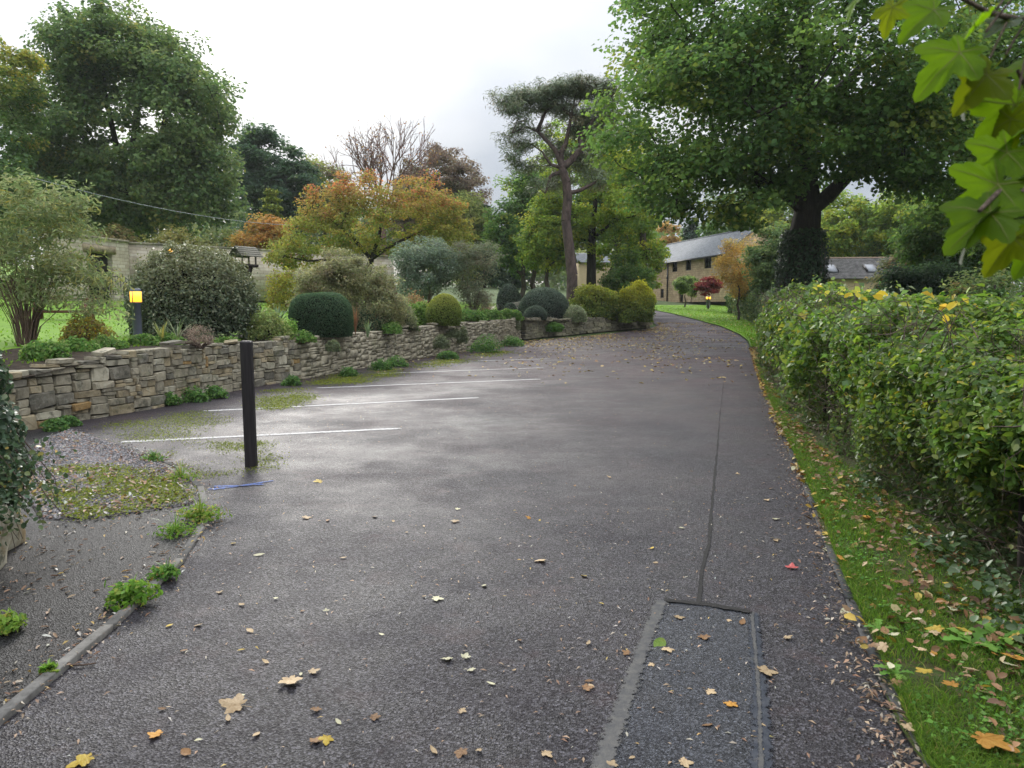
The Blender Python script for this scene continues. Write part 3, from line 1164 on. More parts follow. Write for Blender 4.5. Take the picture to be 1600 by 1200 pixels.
# local +y (left of travel) points to (-hd.y, hd.x) = towards the road, so the house body lies on -y
HL, HW, HH, HR = 21.0, 6.0, 4.6, 6.95
holes = [(11.3, 12.7, 3.3, 4.42), (7.8, 9.2, 3.3, 4.42), (3.2, 4.75, 3.3, 4.42), (14.9, 15.9, 0.5, 1.5), (6.3, 7.4, 0.6, 1.75), (9.6, 10.7, 0.03, 2.1), (10.9, 11.2, 1.85, 2.3)]
mb = MB()
wall_sheet(mb, HL, HH, holes, 0, -0.35)
mb.box((0, -HW, 0), (HL, -HW + .35, HH))
for x in (0.0, HL - .35):
    mb.box((x, -HW + .35, 0), (x + .35, -.35, HH))
    mb.add([(x, -HW, HH), (x, 0, HH), (x, -HW / 2, HR - .1), (x + .35, -HW, HH), (x + .35, 0, HH), (x + .35, -HW / 2, HR - .1)], [(0, 1, 4, 3), (1, 2, 5, 4), (2, 0, 3, 5)], [(0, 2, 1), (3, 4, 5)])
local('wall', mb, HOUSE_STONE, house)
mb = MB()
courses(mb, -.2, HL + .2, (.35, HH - .2), (-HW / 2, HR), 18)
courses(mb, -.2, HL + .2, (-HW - .35, HH - .2), (-HW / 2, HR), 10)
mb.box((-.2, -HW / 2 - .12, HR), (HL + .2, -HW / 2 + .12, HR + .1))
roof = local('roof', mb, SLATE, house)
for k, (a, b, c, d) in enumerate(holes):
    if k == 5:
        door = local('door', MB().box((a + .06, -.2, c + .002), (b - .06, -.14, d - .06)), FRAME_DARK, house)
        continue
    fr = MB()
    w_ = .07
    fr.box((a + .002, -.22, c + .002), (a + w_, -.1, d - .002)).box((b - w_, -.22, c + .002), (b - .002, -.1, d - .002))
    fr.box((a + w_, -.22, c + .002), (b - w_, -.1, c + w_)).box((a + w_, -.22, d - w_), (b - w_, -.1, d - .002))
    if b - a > .6:
        fr.box(((a + b) / 2 - .035, -.22, c + w_), ((a + b) / 2 + .035, -.1, d - w_))
    win = local('window', fr, FRAME_DARK, house)
    local('pane', MB().box((a + w_, -.2, c + w_), (b - w_, -.18, d - w_)), PANE, win)
mb = MB()
mb.bar((13.7, .1, .05), (13.7, .1, HH - .25), .12).bar((13.7, .1, HH - .25), (13.7, .3, HH - .12), .1)
mb.box((13.6, .04, 2.6), (13.82, .2, 2.85))
local('downpipe', mb, BLACK_METAL, house)
local('gutter', MB().bar((-.1, .36, HH - .26), (HL, .36, HH - .26), .12), BLACK_METAL, house)

# cream building beyond the pine
cb = thing('cream_building', 'cream walled outbuilding with a dark red door beyond the pine trunk', 'building', (7.4, 84, 2.2), 0.05)
mb = MB()
wall_sheet(mb, 5.6, 4.2, [(1.0, 1.75, 1.6, 3.6)], 0, .3)
mb.box((0, .3, 0), (.3, 4.5, 4.2)).box((5.3, .3, 0), (5.6, 4.5, 4.2)).box((.3, 4.2, 0), (5.3, 4.5, 4.2))
local('wall', mb, CREAM, cb)
local('door', MB().box((1.02, .1, 1.602), (1.73, .16, 3.58)), RED_DOOR, cb)
mb = MB()
courses(mb, -.2, 5.8, (-.3, 4.12), (2.25, 5.3), 9)
courses(mb, -.2, 5.8, (4.8, 4.12), (2.25, 5.3), 5)
local('roof', mb, SLATE, cb)

# low cottage on the right with two rooflights
ct = thing('cottage', 'low cottage with mossy stone slate roof and two rooflights behind the hedge', 'cottage', (19.6, 49.5, .55), -.10)
CL, CW, CH, CR = 8.2, 5.6, 2.85, 4.25
mb = MB()
wall_sheet(mb, CL, CH, [(1.0, 1.9, .9, 2.0), (5.2, 6.1, .9, 2.0)], 0, .3)
mb.box((0, .3, 0), (.3, CW, CH)).box((CL - .3, .3, 0), (CL, CW, CH)).box((.3, CW - .3, 0), (CL - .3, CW, CH))
for x in (0.0, CL - .3):
    mb.add([(x, 0, CH), (x, CW, CH), (x, CW / 2, CR - .08), (x + .3, 0, CH), (x + .3, CW, CH), (x + .3, CW / 2, CR - .08)], [(0, 1, 4, 3), (1, 2, 5, 4), (2, 0, 3, 5)], [(0, 2, 1), (3, 4, 5)])
local('wall', mb, CREAM, ct)
mb = MB()
courses(mb, -.15, CL + .15, (-.25, CH - .1), (CW / 2, CR), 15, .06)
courses(mb, -.15, CL + .15, (CW + .25, CH - .1), (CW / 2, CR), 8, .06)
local('roof', mb, STONE_SLATE, ct)
local('ridge', MB().box((-.15, CW / 2 - .14, CR), (CL + .15, CW / 2 + .14, CR + .1)), plain('ridge_tile', (.3, .22, .16), .9), ct)
sl = (CR - CH + .1) / (CW / 2 + .25)
for x in (1.05, 3.55):
    y0, y1 = .55, 1.45
    z0, z1 = CH - .1 + (y0 + .25) * sl, CH - .1 + (y1 + .25) * sl
    w = .62
    mb = MB().add([(x, y0, z0 + .05), (x + w, y0, z0 + .05), (x + w, y1, z1 + .05), (x, y1, z1 + .05), (x, y0, z0 + .2), (x + w, y0, z0 + .2), (x + w, y1, z1 + .2), (x, y1, z1 + .2)],
                  [(3, 2, 1, 0), (4, 5, 6, 7), (0, 1, 5, 4), (1, 2, 6, 5), (2, 3, 7, 6), (3, 0, 4, 7)])
    rl = local('rooflight', mb, plain('pale_glazing', (.2, .21, .23), .6, .2, .05), ct)
    for xx in (x - .03, x + w + .03):
        local('frame', MB().bar((xx, y0, z0 + .16), (xx, y1, z1 + .16), .06, .16), FRAME_DARK, rl)
for a, b in ((1.0, 1.9), (5.2, 6.1)):
    win = local('window', MB().box((a + .002, .08, .902), (a + .07, .2, 1.998)).box((b - .07, .08, .902), (b - .002, .2, 1.998)).box((a + .07, .08, 1.93), (b - .07, .2, 1.998)).box((a + .07, .08, .902), (b - .07, .2, .97)), FRAME_DARK, ct)
    local('pane', MB().box((a + .07, .12, .97), (b - .07, .14, 1.93)), PANE, win)

# garden wall at the back of the lawn, with the return that holds a doorway
ga, gb = P(205, 462, 39)[:2], P(616, 462, 50)[:2]
gd = unit(gb - ga)
gz0 = 1.9
gw = thing('garden_wall', 'tall buff stone garden wall with flat coping across the back of the lawn', 'wall', (ga[0], ga[1], gz0), math.atan2(gd[1], gd[0]))
GL = float(np.linalg.norm(gb - ga))
GH = P(205, 381, 39)[2] - gz0
mb = MB().box((0, 0, 0), (GL, .5, GH))
local('wall_face', mb, GARDEN_STONE, gw)
for k in range(int(GL / 1.1)):
    x = k * GL / int(GL / 1.1)
    local('coping_stone', MB().box((x + .01, -.08, GH + .003), (x + GL / int(GL / 1.1) - .01, .58, GH + rng.uniform(.1, .13))), STONES[2 if k % 3 else 0], gw)
ra, rb = P(85, 462, 34)[:2], ga - gd * .003
rd = unit(rb - ra)
rl_ = float(np.linalg.norm(rb - ra))
gr = thing('doorway_wall', 'buff stone wall with a dark doorway left of the long garden wall', 'wall', (ra[0], ra[1], gz0 - .1), math.atan2(rd[1], rd[0]))
mb = MB()
RH = GH + .15
dx0, dx1 = rl_ * .42, rl_ * .42 + 1.7
wall_sheet(mb, rl_ - .02, RH, [(dx0, dx1, 0.0, 2.35)], 0, .45)
local('wall_face', mb, GARDEN_STONE, gr)
local('lintel', MB().box((dx0 - .25, -.05, 2.352), (dx1 + .25, -.003, 2.7)), STONES[1], gr)
local('door', MB().box((dx0 + .02, .25, .02), (dx1 - .02, .32, 2.33)), FRAME_DARK, gr)
for k in range(6):
    local('coping_stone', MB().box((k * rl_ / 6 + .01, -.07, RH + .003), ((k + 1) * rl_ / 6 - .03, .52, RH + .12)), STONES[0], gr)

# ------------------------------------------------------------------ dry stone retaining walls


HEARTING = speckled('wall_hearting', [(0.3, (0.02, 0.018, 0.014)), (0.55, (0.06, 0.054, 0.042)), (0.75, (0.12, 0.11, 0.088))], 18, 0.95, 0.8, 0.03)


def stone_shape(seed):
    r = np.random.default_rng(500 + seed)
    c = r.uniform(.04, .13)
    o = np.array([(-.5 + c, -.5), (.5 - c, -.5), (.5, -.5 + c), (.5, .5 - c), (.5 - c, .5), (-.5 + c, .5), (-.5, .5 - c), (-.5, -.5 + c)])
    o = o + r.uniform(-.06, .06, (8, 2))
    sk = r.uniform(-.07, .07)
    o[:, 1] += o[:, 0] * sk
    o = np.clip(o, -.53, .53)
    ins = o * r.uniform(.80, .93, (8, 1))
    V = []
    for (x, z) in ins:
        V.append((x, r.uniform(-.022, .022), z))
    for (x, z) in o:
        V.append((x, r.uniform(.10, .2), z))
    for (x, z) in o * .96:
        V.append((x, 1.0, z))
    Q = [(0, 1, 2, 3), (0, 3, 4, 7), (7, 4, 5, 6)]
    for a in (0, 8):
        for i in range(8):
            j = (i + 1) % 8
            Q.append((a + j, a + i, a + 8 + i, a + 8 + j))
    return np.array(V), np.array(Q)


SHAPES = [stone_shape(i) for i in range(22)]


def shape_mesh(i, pre):
    V, Q = SHAPES[i]
    me = bpy.data.meshes.new(pre)
    me.from_pydata([tuple(v) for v in V], [], [tuple(reversed(q)) for q in Q])
    me.materials.append(STONES[0])
    return me


SHAPE_ME = [shape_mesh(i, 'stone') for i in range(22)]


def pack(nu, nv, top, wmin, wmax, hmax, prefer_flat):
    g = np.zeros((nu, nv), bool)
    for u in range(nu):
        g[u, top[u]:] = True
    res = []
    for v in range(nv):
        u = 0
        while u < nu:
            if g[u, v]:
                u += 1
                continue
            h = int(rng.choice(np.arange(1, hmax + 1), p=prefer_flat))
            w = int(rng.integers(max(wmin, h), wmax + 1))
            while w > 1 and (u + w > nu or g[u:u + w, v].any()):
                w -= 1
            while h > 1 and (v + h > nv or g[u:u + w, v:v + h].any()):
                h -= 1
            g[u:u + w, v:v + h] = True
            res.append((u, v, w, h))
            u += w
    return res


def build_wall(root, path, du, dv, nv, topf, mats, probs, wmin, wmax, hmax, flat, depth, limit=300, batter=0.06):
    q, s = resample(path, du)
    t, nl = normals2(q)
    nu = len(q) - 1
    top = np.array([int(np.clip(round((topf(q[i, 1]) - .02) / dv + nz(np.array([[i * .13, 0, 0]]), 1, 8)[0] * .7), 3, nv)) for i in range(nu)])
    st = pack(nu, nv, top, wmin, wmax, hmax, flat)
    items = []
    for (u, v, w, h) in st:
        m = min(u + w / 2, nu - 1)
        i = int(m)
        p = q[i] + (q[i + 1] - q[i]) * (m - i)
        ang = math.atan2(t[i, 1], t[i, 0])
        items.append((math.hypot(*p), p, ang, u, v, w, h, nl[i]))
    items.sort(key=lambda x: -(x[5] * x[6]) / x[0] ** 2 if len(items) > limit * 4 else x[0])
    rest_v, rest_q, off = [], [], 0
    for k, (dist, p, ang, u, v, w, h, n_) in enumerate(items):
        W_, H_ = w * du * 1.0 - rng.uniform(.000, .014), h * dv - rng.uniform(.000, .010)
        zc = (v + h / 2) * dv
        prot = rng.normal(0, .014) + batter * zc
        pos = (p[0] + n_[0] * prot, p[1] + n_[1] * prot, R(p[1]) + zc - .01)
        tilt = rng.normal(0, .025)
        si = int(rng.integers(22))
        mat = mats[int(rng.choice(len(mats), p=probs))]
        if k < limit:
            o = bpy.data.objects.new('stone', SHAPE_ME[si])
            COL.objects.link(o)
            o.parent = root
            o.location = Vector(pos) - root.location
            o.rotation_euler = (0, tilt, ang + rng.normal(0, .03))
            o.scale = (W_ * (1 if rng.random() < .5 else -1), depth, H_)
            o.material_slots[0].link = 'OBJECT'
            o.material_slots[0].material = mat
        else:
            V, Q = SHAPES[si]
            V = V * np.array((W_, depth, H_))
            c, s_ = math.cos(ang), math.sin(ang)
            V = np.stack((V[:, 0] * c - V[:, 1] * s_, V[:, 0] * s_ + V[:, 1] * c, V[:, 2]), 1) + np.array(pos)
            rest_v.append(V)
            rest_q.append(Q[:, ::-1] + off)
            off += len(V)
    if rest_v:
        mesh_np('far_stones', np.concatenate(rest_v), np.concatenate(rest_q), mats[0], root, kind='stuff')
    # hearting behind the stones
    fr, bk = q + nl * .10, q + nl * .42
    tp = np.array([topf(y) - .10 for y in q[:, 1]])
    rz_ = R(q[:, 1])
    n = len(q)
    V = np.concatenate([np.column_stack((fr, rz_ - .05)), np.column_stack((fr + nl * .06, rz_ + tp)), np.column_stack((bk, rz_ + tp)), np.column_stack((bk, rz_ - .05))])
    Q = [(a * n + i, a * n + i + 1, (a + 1) * n + i + 1, (a + 1) * n + i) for a in range(3) for i in range(n - 1)]
    mesh_np('hearting', V, np.array(Q), HEARTING, root)
    return items


rw = thing('retaining_wall', 'long irregular dry stone retaining wall beside the parking bays', 'wall', (-5.4, 12.8, 0))
build_wall(rw, WPS, 0.075, 0.052, 21, wall_top, STONES, STONE_P, 2, 6, 4, [.34, .42, .18, .06], .24)
ew = thing('end_wall', 'coursed stone wall rounding the bend under the yellow green bushes', 'wall', (3.5, 40, .1))
build_wall(ew, EPS, 0.11, 0.062, 18, lambda y: wall_top(y) + .02, COURSED, [.6, .4], 3, 9, 3, [.45, .45, .10], .24)
# thin flat stones perched on the crest
for k in range(16):
    i = int(rng.integers(12, len(WPS) - 40))
    p = WPS[i]
    tt = WPS[i + 1] - WPS[i]
    o = bpy.data.objects.new('stone', SHAPE_ME[k % 22])
    COL.objects.link(o)
    o.parent = rw
    o.location = Vector((p[0] - .03, p[1], wall_top(p[1]) + rng.uniform(.0, .03))) - rw.location
    o.rotation_euler = (rng.normal(0, .06), rng.normal(0, .09), math.atan2(tt[1], tt[0]) + rng.normal(0, .15))
    o.scale = (rng.uniform(.2, .38), .24, rng.uniform(.04, .07))
    o.material_slots[0].link = 'OBJECT'
    o.material_slots[0].material = STONES[int(rng.choice(5, p=STONE_P))]

# ------------------------------------------------------------------ markings, patch, kerbs


def ragged(name, pts, w0, w1, z, mat, kind='structure', step=0.12, edge=0.012, parent=None):
    """thin strip along pts with uneven edges, lying on the tarmac"""
    q, s = resample(np.asarray(pts, dtype=float), step)
    t, nl = normals2(q)
    w = np.linspace(w0, w1, len(q)) / 2
    sd_ = int(abs(q[0][0]) * 100) % 30
    ea = nz(np.column_stack((q, q[:, 0] * 0)), 6.0, 80 + sd_) * .8 + nz(np.column_stack((q, q[:, 0] * 0)), 23.0, 81 + sd_) * .5
    eb = nz(np.column_stack((q, q[:, 0] * 0 + 5)), 6.0, 80 + sd_) * .8 + nz(np.column_stack((q, q[:, 0] * 0 + 5)), 23.0, 81 + sd_) * .5
    a = q + nl * (w + ea * edge)[:, None]
    b = q - nl * (w + eb * edge)[:, None]
    za, zb = R(a[:, 1]) + z, R(b[:, 1]) + z
    n = len(q)
    V = np.concatenate((np.column_stack((a, za)), np.column_stack((q, (za + zb) / 2)), np.column_stack((b, zb))))
    Q = [(k * n + i, (k + 1) * n + i, (k + 1) * n + i + 1, k * n + i + 1) for k in range(2) for i in range(n - 1)]
    col = np.zeros((3 * n, 3))
    col[n:2 * n] = 1.0
    col[[0, n, 2 * n, n - 1, 2 * n - 1, 3 * n - 1]] = 0.0
    return mesh_np(name, V, np.array(Q), mat, parent, kind=kind, col=col)


for pa, pb, w in (((188, 691), (627, 669.5), .125), ((318, 642.5), (748, 621.5), .125), ((494, 606.5), (845, 592.5), .125), ((590, 584), (850, 574.5), .125),
                  ((660, 566.5), (860, 560.5), .125)):
    ragged('road_marking', [G(*pa)[:2], G(*pb)[:2]], w, w, .004, PAINT, edge=.006)
for pa, pb in (((322, 766), (430, 751)), ((330, 761), (415, 757)), ((655, 574), (720, 570))):
    ragged('paint_mark', [G(*pa)[:2], G((pa[0] + pb[0]) / 2, (pa[1] + pb[1]) / 2 + 1)[:2], G(*pb)[:2]], .09, .06, .0065 if pa[0] == 330 else .004, BLUE, edge=.012, step=.05)

pl, pr = [G(1033, 938)[:2], G(985, 1070)[:2], G(935, 1215)[:2]], [G(1176, 958)[:2], G(1186, 1070)[:2], G(1192, 1215)[:2]]
qa, _ = resample(np.array(pl), .08)
qb, _ = resample(np.array(pr), .08)
n = min(len(qa), len(qb))
qa, _ = resample(np.array(pl), np.linalg.norm(np.array(pl)[-1] - np.array(pl)[0]) / 14.01)
qb, _ = resample(np.array(pr), np.linalg.norm(np.array(pr)[-1] - np.array(pr)[0]) / 14.01)
n = min(len(qa), len(qb))
V = np.concatenate((np.column_stack((qa[:n], np.full(n, .004))), np.column_stack((qb[:n], np.full(n, .004)))))
mesh_np('road_patch', V, np.array([(i + 1, n + i + 1, n + i, i) for i in range(n - 1)]), PATCH, kind='structure')
ragged('patch_seal', pl, .100, .115, .008, SEAL, step=.02, edge=.009)
ragged('patch_seal', [p for p in pr], .075, .115, .008, SEAL_BLUE, step=.02, edge=.008)
ragged('patch_seal', [p - np.array((.004, 0)) for p in pr], .026, .03, .012, SEAL, step=.02, edge=.006)
ragged('road_crack', [G(1036, 940)[:2], G(1105, 946)[:2], G(1176, 960)[:2]], .045, .045, .012, CRACK, step=.02, edge=.012)
ragged('road_crack', [G(1092, 944)[:2], G(1097, 890)[:2], G(1108, 850)[:2], G(1113, 780)[:2], G(1121, 700)[:2], G(1124, 660)[:2]], .030, .018, .004, CRACK, step=.03, edge=.007)
ragged('road_crack', [G(1124, 660)[:2], G(1128, 620)[:2], G(1132, 590)[:2]], .014, .01, .0045, CRACK, step=.1, edge=.006)
# worn joint in the apron left of the post
APX = [(0, 1130), (150, 1003), (232, 925), (270, 890), (302, 858), (318, 835), (328, 800), (316, 765), (286, 735), (236, 712), (190, 695), (125, 676)]
ap = np.array([(-2.02, 1.6)] + [tuple(G(*p)[:2]) for p in APX])
aps = smooth_path(ap, .12, 6)
n = len(aps)
far_edge = np.stack((np.full(n, -9.0), np.linspace(1.6, 9.2, n)), 1)
xs = np.linspace(0, 1, 14)
V = aps[:, None] * (1 - xs[None, :, None]) + far_edge[:, None] * xs[None, :, None]
Vz = 0.012 * np.ones((n, 14))
V3 = np.concatenate((V, Vz[..., None]), 2).reshape(-1, 3)
mesh_np('path', V3, np.array([(i * 14 + j + 1, i * 14 + j, (i + 1) * 14 + j, (i + 1) * 14 + j + 1) for i in range(n - 1) for j in range(13)]), APRON, kind='structure', smooth=True)


def kerb(name, path, w, h, seg, mat, label_kind='structure'):
    root = bpy.data.objects.new(name, None)
    COL.objects.link(root)
    root.location = (float(path[0][0]), float(path[0][1]), 0)
    root['kind'] = 'structure'
    q, s = resample(path, seg)
    for i in range(len(q) - 1):
        a, b = q[i], q[i + 1]
        d = b - a
        l = np.linalg.norm(d)
        d = d / l
        a2, b2 = a + d * .006, b - d * .006
        hh = h + rng.normal(0, .004)
        nrm_ = np.array((-d[1], d[0]))
        V = []
        for z_, ww in ((-.05, w), (hh - .004, w), (hh, w - .008)):
            for p_, sg in ((a2, 1), (b2, 1), (b2, -1), (a2, -1)):
                x, y = p_ + nrm_ * sg * ww / 2
                V.append((x, y, z_ + R(y)))
        Q = [(0, 3, 7, 4), (1, 0, 4, 5), (2, 1, 5, 6), (3, 2, 6, 7), (4, 7, 11, 8), (5, 4, 8, 9), (6, 5, 9, 10), (7, 6, 10, 11), (8, 11, 10, 9)]
        mb_ = MB().add(V, Q)
        mb_.build('kerb_stone', mat, root)
    return root


kerb('path_kerb', aps[: int(len(aps) * .78)], .055, .022, .91, CONCRETE)
kerb('verge_kerb', np.array([(x + .03, y) for x, y in RE[1:10]]), .05, .010, .91, CONCRETE_DARK)

# gravel corner by the left end of the wall
gpts = [G(*p)[:2] for p in ((60, 690), (110, 673), (190, 700), (240, 722), (285, 745), (300, 790), (240, 800), (150, 812), (70, 815), (30, 760))]
gp = np.array(gpts)
gc = gp.mean(0)
V = np.concatenate(([gc], gp))
mesh_np('gravel', np.column_stack((V, np.array([.026] + [.0135] * len(gp)))), np.array([(0, (i + 1) % len(gp) + 1, i + 1) for i in range(len(gp))]), GRAVEL, kind='structure')


def inside(poly, p):
    x, y = p[:, 0], p[:, 1]
    r = np.zeros(len(p), bool)
    j = len(poly) - 1
    for i in range(len(poly)):
        xi, yi = poly[i]
        xj, yj = poly[j]
        c = ((yi > y) != (yj > y)) & (x < (xj - xi) * (y - yi) / (yj - yi + 1e-12) + xi)
        r ^= c
        j = i
    return r


def scatter_in(poly, n):
    poly = np.asarray(poly)
    lo, hi = poly.min(0), poly.max(0)
    p = rng.uniform(lo, hi, (n * 3, 2))
    return p[inside(poly, p)][:n]


def pebbles(name, pts, z, size, pal, label=None):
    n = len(pts)
    O = np.array([(1, 0, 0), (0, 1, 0), (-1, 0, 0), (0, -1, 0), (0, 0, .7), (0, 0, -.5)])
    Ft = np.array([(0, 1, 4), (1, 2, 4), (2, 3, 4), (3, 0, 4), (1, 0, 5), (2, 1, 5), (3, 2, 5), (0, 3, 5)])
    s = size * rng.uniform(.5, 1.5, (n, 1, 1)) * rng.uniform(.6, 1.2, (n, 6, 3))
    a = rng.uniform(0, 2 * PI, n)
    V = O[None] * s
    c, s_ = np.cos(a)[:, None], np.sin(a)[:, None]
    V = np.stack((V[..., 0] * c - V[..., 1] * s_, V[..., 0] * s_ + V[..., 1] * c, V[..., 2]), 2)
    V += np.column_stack((pts, z))[:, None]
    m = Mat(name + '_stone', .85, .2)
    m.base(m.n('ShaderNodeAttribute', attribute_name='col').outputs['Color'])
    return mesh_np(name, V.reshape(-1, 3), (Ft[None] + (np.arange(n) * 6)[:, None, None]).reshape(-1, 3), m.m, col=np.repeat(vary(pal_pick(pal, n)), 6, 0), kind='stuff')


pp = scatter_in(gp, 8500)
pp = np.concatenate((pp, pp[:1500] + rng.normal(0, .09, (1500, 2))))
pebbles('pebbles', pp, np.full(len(pp), .022), .013, [((.10, .095, .098), 3), ((.16, .15, .15), 2), ((.05, .048, .05), 2.5), ((.13, .09, .07), 1)])

# ------------------------------------------------------------------ posts and lamps
pb_ = G(393, 729)
post = thing('wooden_post', 'slim square black stained wooden post at the near end of the parking bays', 'post', pb_)
x, y, z = pb_
mb = MB()
mb.add([(x + a * .048 + (-.008 if k else 0), y + b * .048, z + zz) for k, zz in ((0, -.1), (1, 1.245)) for a, b in ((-1, -1), (1, -1), (1, 1), (-1, 1))],
       [(0, 1, 5, 4), (1, 2, 6, 5), (2, 3, 7, 6), (3, 0, 4, 7)])
mb.build('shaft', BLACK_WOOD, post)
mb = MB().add([(x - .008 + a * s, y + b * s, z + zz) for s, zz in ((.048, 1.245), (.040, 1.258)) for a, b in ((-1, -1), (1, -1), (1, 1), (-1, 1))],
              [(0, 1, 5, 4), (1, 2, 6, 5), (2, 3, 7, 6), (3, 0, 4, 7), (4, 5, 6, 7)])
mb.build('bevelled_top', BLACK_WOOD, post)


def bollard_lamp(label, px, py_top, D, height, dia, group, power):
    t = P(px, py_top, D)
    r = dia / 2
    b = np.array((t[0], t[1], t[2] - height))
    o = thing('bollard_lamp', label, 'lamp', b, group=group)
    MB().lathe([(r * .78, -.05), (r * .78, height * .72), (r * .9, height * .725), (r * .9, height * .745), (0, height * .745)], b, 20).build('column', GREY_METAL, o, smooth=False)
    MB().lathe([(0, height * .75), (r * .98, height * .75), (r * .98, height * .945), (0, height * .945)], b, 20).build('lantern', AMBER, o)
    MB().lathe([(r * .9, height * .947), (r * .92, height * .985), (r * .8, height), (0, height)], b, 20).build('cap', GREY_METAL, o)
    for k in range(3):
        a = k * 2 * PI / 3 + .4
        MB().bar(b + (math.cos(a) * r, math.sin(a) * r, height * .745), b + (math.cos(a) * r, math.sin(a) * r, height * .95), .012).build('cage_bar', GREY_METAL, o)
    return o


LG = 'lit amber lamps in the garden'
bollard_lamp('lit grey bollard lamp with amber lantern between two shrubs on the left wall', 211.5, 451, 14.3, 1.0, .205, LG, 6)
bollard_lamp('small lit lamp glowing on the lawn in front of the stone house', 1107, 463, 66, .95, .42, LG, 10)
# small amber garden lamp on a thin dark post above the round shrub
t = P(267, 390, 33)
gl = thing('garden_lamp', 'small amber lamp on a thin dark post above the big round shrub', 'lamp', (t[0], t[1], t[2] - 2.2), group=LG)
MB().lathe([(.03, 0), (.025, 2.0), (.06, 2.02), (.06, 2.05)], (t[0], t[1], t[2] - 2.2), 10).build('pole', BLACK_METAL, gl)
MB().lathe([(0, 2.055), (.08, 2.07), (.11, 2.16), (.07, 2.24), (0, 2.26)], (t[0], t[1], t[2] - 2.2), 12).build('lantern', AMBER, gl)

# bird table
t = P(384, 413, 19.0)
bt = thing('bird_table', 'weathered wooden bird table with pitched shingle roof behind the big round shrub', 'bird table', (t[0], t[1], .98), 1.0)
h0 = t[2] - .98
mbx = MB().box((-.25, -.17, h0 - .07), (.25, .17, h0))
local('tray', mbx, DARK_WOOD, bt)
local('pole', MB().bar((0, 0, -.1), (0, 0, h0 - .072), .07), DARK_WOOD, bt)
for sx in (-1, 1):
    for sy in (-1, 1):
        local('corner_post', MB().bar((sx * .2, sy * .13, h0), (sx * .2, sy * .13, h0 + .2), .03), GREY_WOOD, bt)
for k in range(4):
    a = k * PI / 2
    local('bracket', MB().bar((math.cos(a) * .045, math.sin(a) * .045, h0 - .34), (math.cos(a) * .17, math.sin(a) * .13, h0 - .075), .05, .07), DARK_WOOD, bt)
mbx = MB()
for sy in (-1, 1):
    courses(mbx, -.32, .32, (sy * .27, h0 + .17), (0, h0 + .43), 5, .016)
local('roof', mbx, GREY_WOOD, bt)
for sx in (-.23, .23):
    mbx = MB().add([(sx, -.2, h0 + .2), (sx, .2, h0 + .2), (sx, 0, h0 + .395), (sx + .015, -.2, h0 + .2), (sx + .015, .2, h0 + .2), (sx + .015, 0, h0 + .395)], [(0, 1, 4, 3), (1, 2, 5, 4), (2, 0, 3, 5)], [(0, 2, 1), (3, 4, 5)])
    local('gable', mbx, GREY_WOOD, bt)

# bench and iron seat on the lawn
t = P(98, 466, 21)
bz = GZ_at(t[0], 21)
bn = thing('bench', 'low red brown wooden bench on the lawn behind the willow leaved shrub', 'bench', (t[0], 21, bz), 0.02)
hh = t[2] - bz
for yy in (-.15, .02, .19):
    local('plank', MB().box((-.85, yy - .075, hh - .04), (.85, yy + .075, hh)), RED_WOOD, bn)
for sx in (-.72, .72):
    for sy in (-.14, .16):
        local('leg', MB().bar((sx, sy, -.02), (sx * .96, sy, hh - .042), .08), RED_WOOD, bn)
local('stretcher', MB().bar((-.7, .01, hh * .45), (.7, .01, hh * .45), .05, .07), RED_WOOD, bn)

t = P(180, 462, 31)
bz = GZ_at(t[0], 31)
sb = thing('iron_seat', 'black iron garden seat with arched back near the dark doorway', 'bench', (t[0], 31, bz), -.2)
for k in range(4):
    local('slat', MB().box((-.6, -.2 + k * .1, .43), (.6, -.13 + k * .1, .45)), BLACK_METAL, sb)
for sx in (-.58, .58):
    for sy in (-.2, .2):
        local('leg', MB().bar((sx, sy, 0), (sx, sy, .44 if sy < 0 else .85), .045), BLACK_METAL, sb)
    local('armrest', MB().bar((sx, -.2, .65), (sx, .2, .68), .04), BLACK_METAL, sb)
arc = [(.58 * math.cos(a), .2, .85 + .35 * math.sin(a)) for a in np.linspace(0, PI, 12)]
local('arched_back', MB().poly(arc, .022), BLACK_METAL, sb)
for k in range(9):
    xx = -.5 + k * .125
    local('back_bar', MB().bar((xx, .2, .46), (xx, .2, .85 + .35 * math.sqrt(max(0, 1 - (xx / .58) ** 2))), .02), BLACK_METAL, sb)

# overhead cable
ca, cb_ = P(30, 272, 27), P(520, 352, 46)
pts = [ca * (1 - s) + cb_ * s - np.array((0, 0, .55 * 4 * s * (1 - s))) for s in np.linspace(0, 1, 20)]
tag(MB().poly(pts, .012, sides=5).build('overhead_cable', plain('cable', (.22, .24, .26), .5), origin='local'), 'thin grey overhead cable sloping across the big round tree', 'cable')

# low hoop fence by the lawn right of the dark twiggy shrub
hf = thing('hoop_fence', 'low thin iron hoop fence at the lawn edge behind the wall', 'fence', P(790, 480, 41))
for k in range(9):
    a = P(778 + k * 4.5, 489 + k * .9, 41)
    b = P(781 + k * 4.5, 489 + k * .9, 41)
    mb = MB()
    h = .48
    mb.poly([a, a + (0, 0, h * .8), (a + b) / 2 + (0, 0, h), b + (0, 0, h * .8), b], .012, sides=4)
    mb.build('hoop', BLACK_METAL, hf)

# dark field fence at the far right
ff = thing('field_fence', 'dark timber post and rail fence behind the hedge at the right edge', 'fence', (10.0, 15.0, 0))
for k in range(7):
    x = 9.0 + k * 1.5
    MB().bar((x, 15 + .1 * k, 0), (x, 15 + .1 * k, 1.72), .1).build('fence_post', DARK_WOOD, ff)
for z in (.7, 1.15, 1.62):
    MB().bar((8.7, 14.93, z), (18.4, 15.6, z), .05, .09).build('rail', DARK_WOOD, ff)

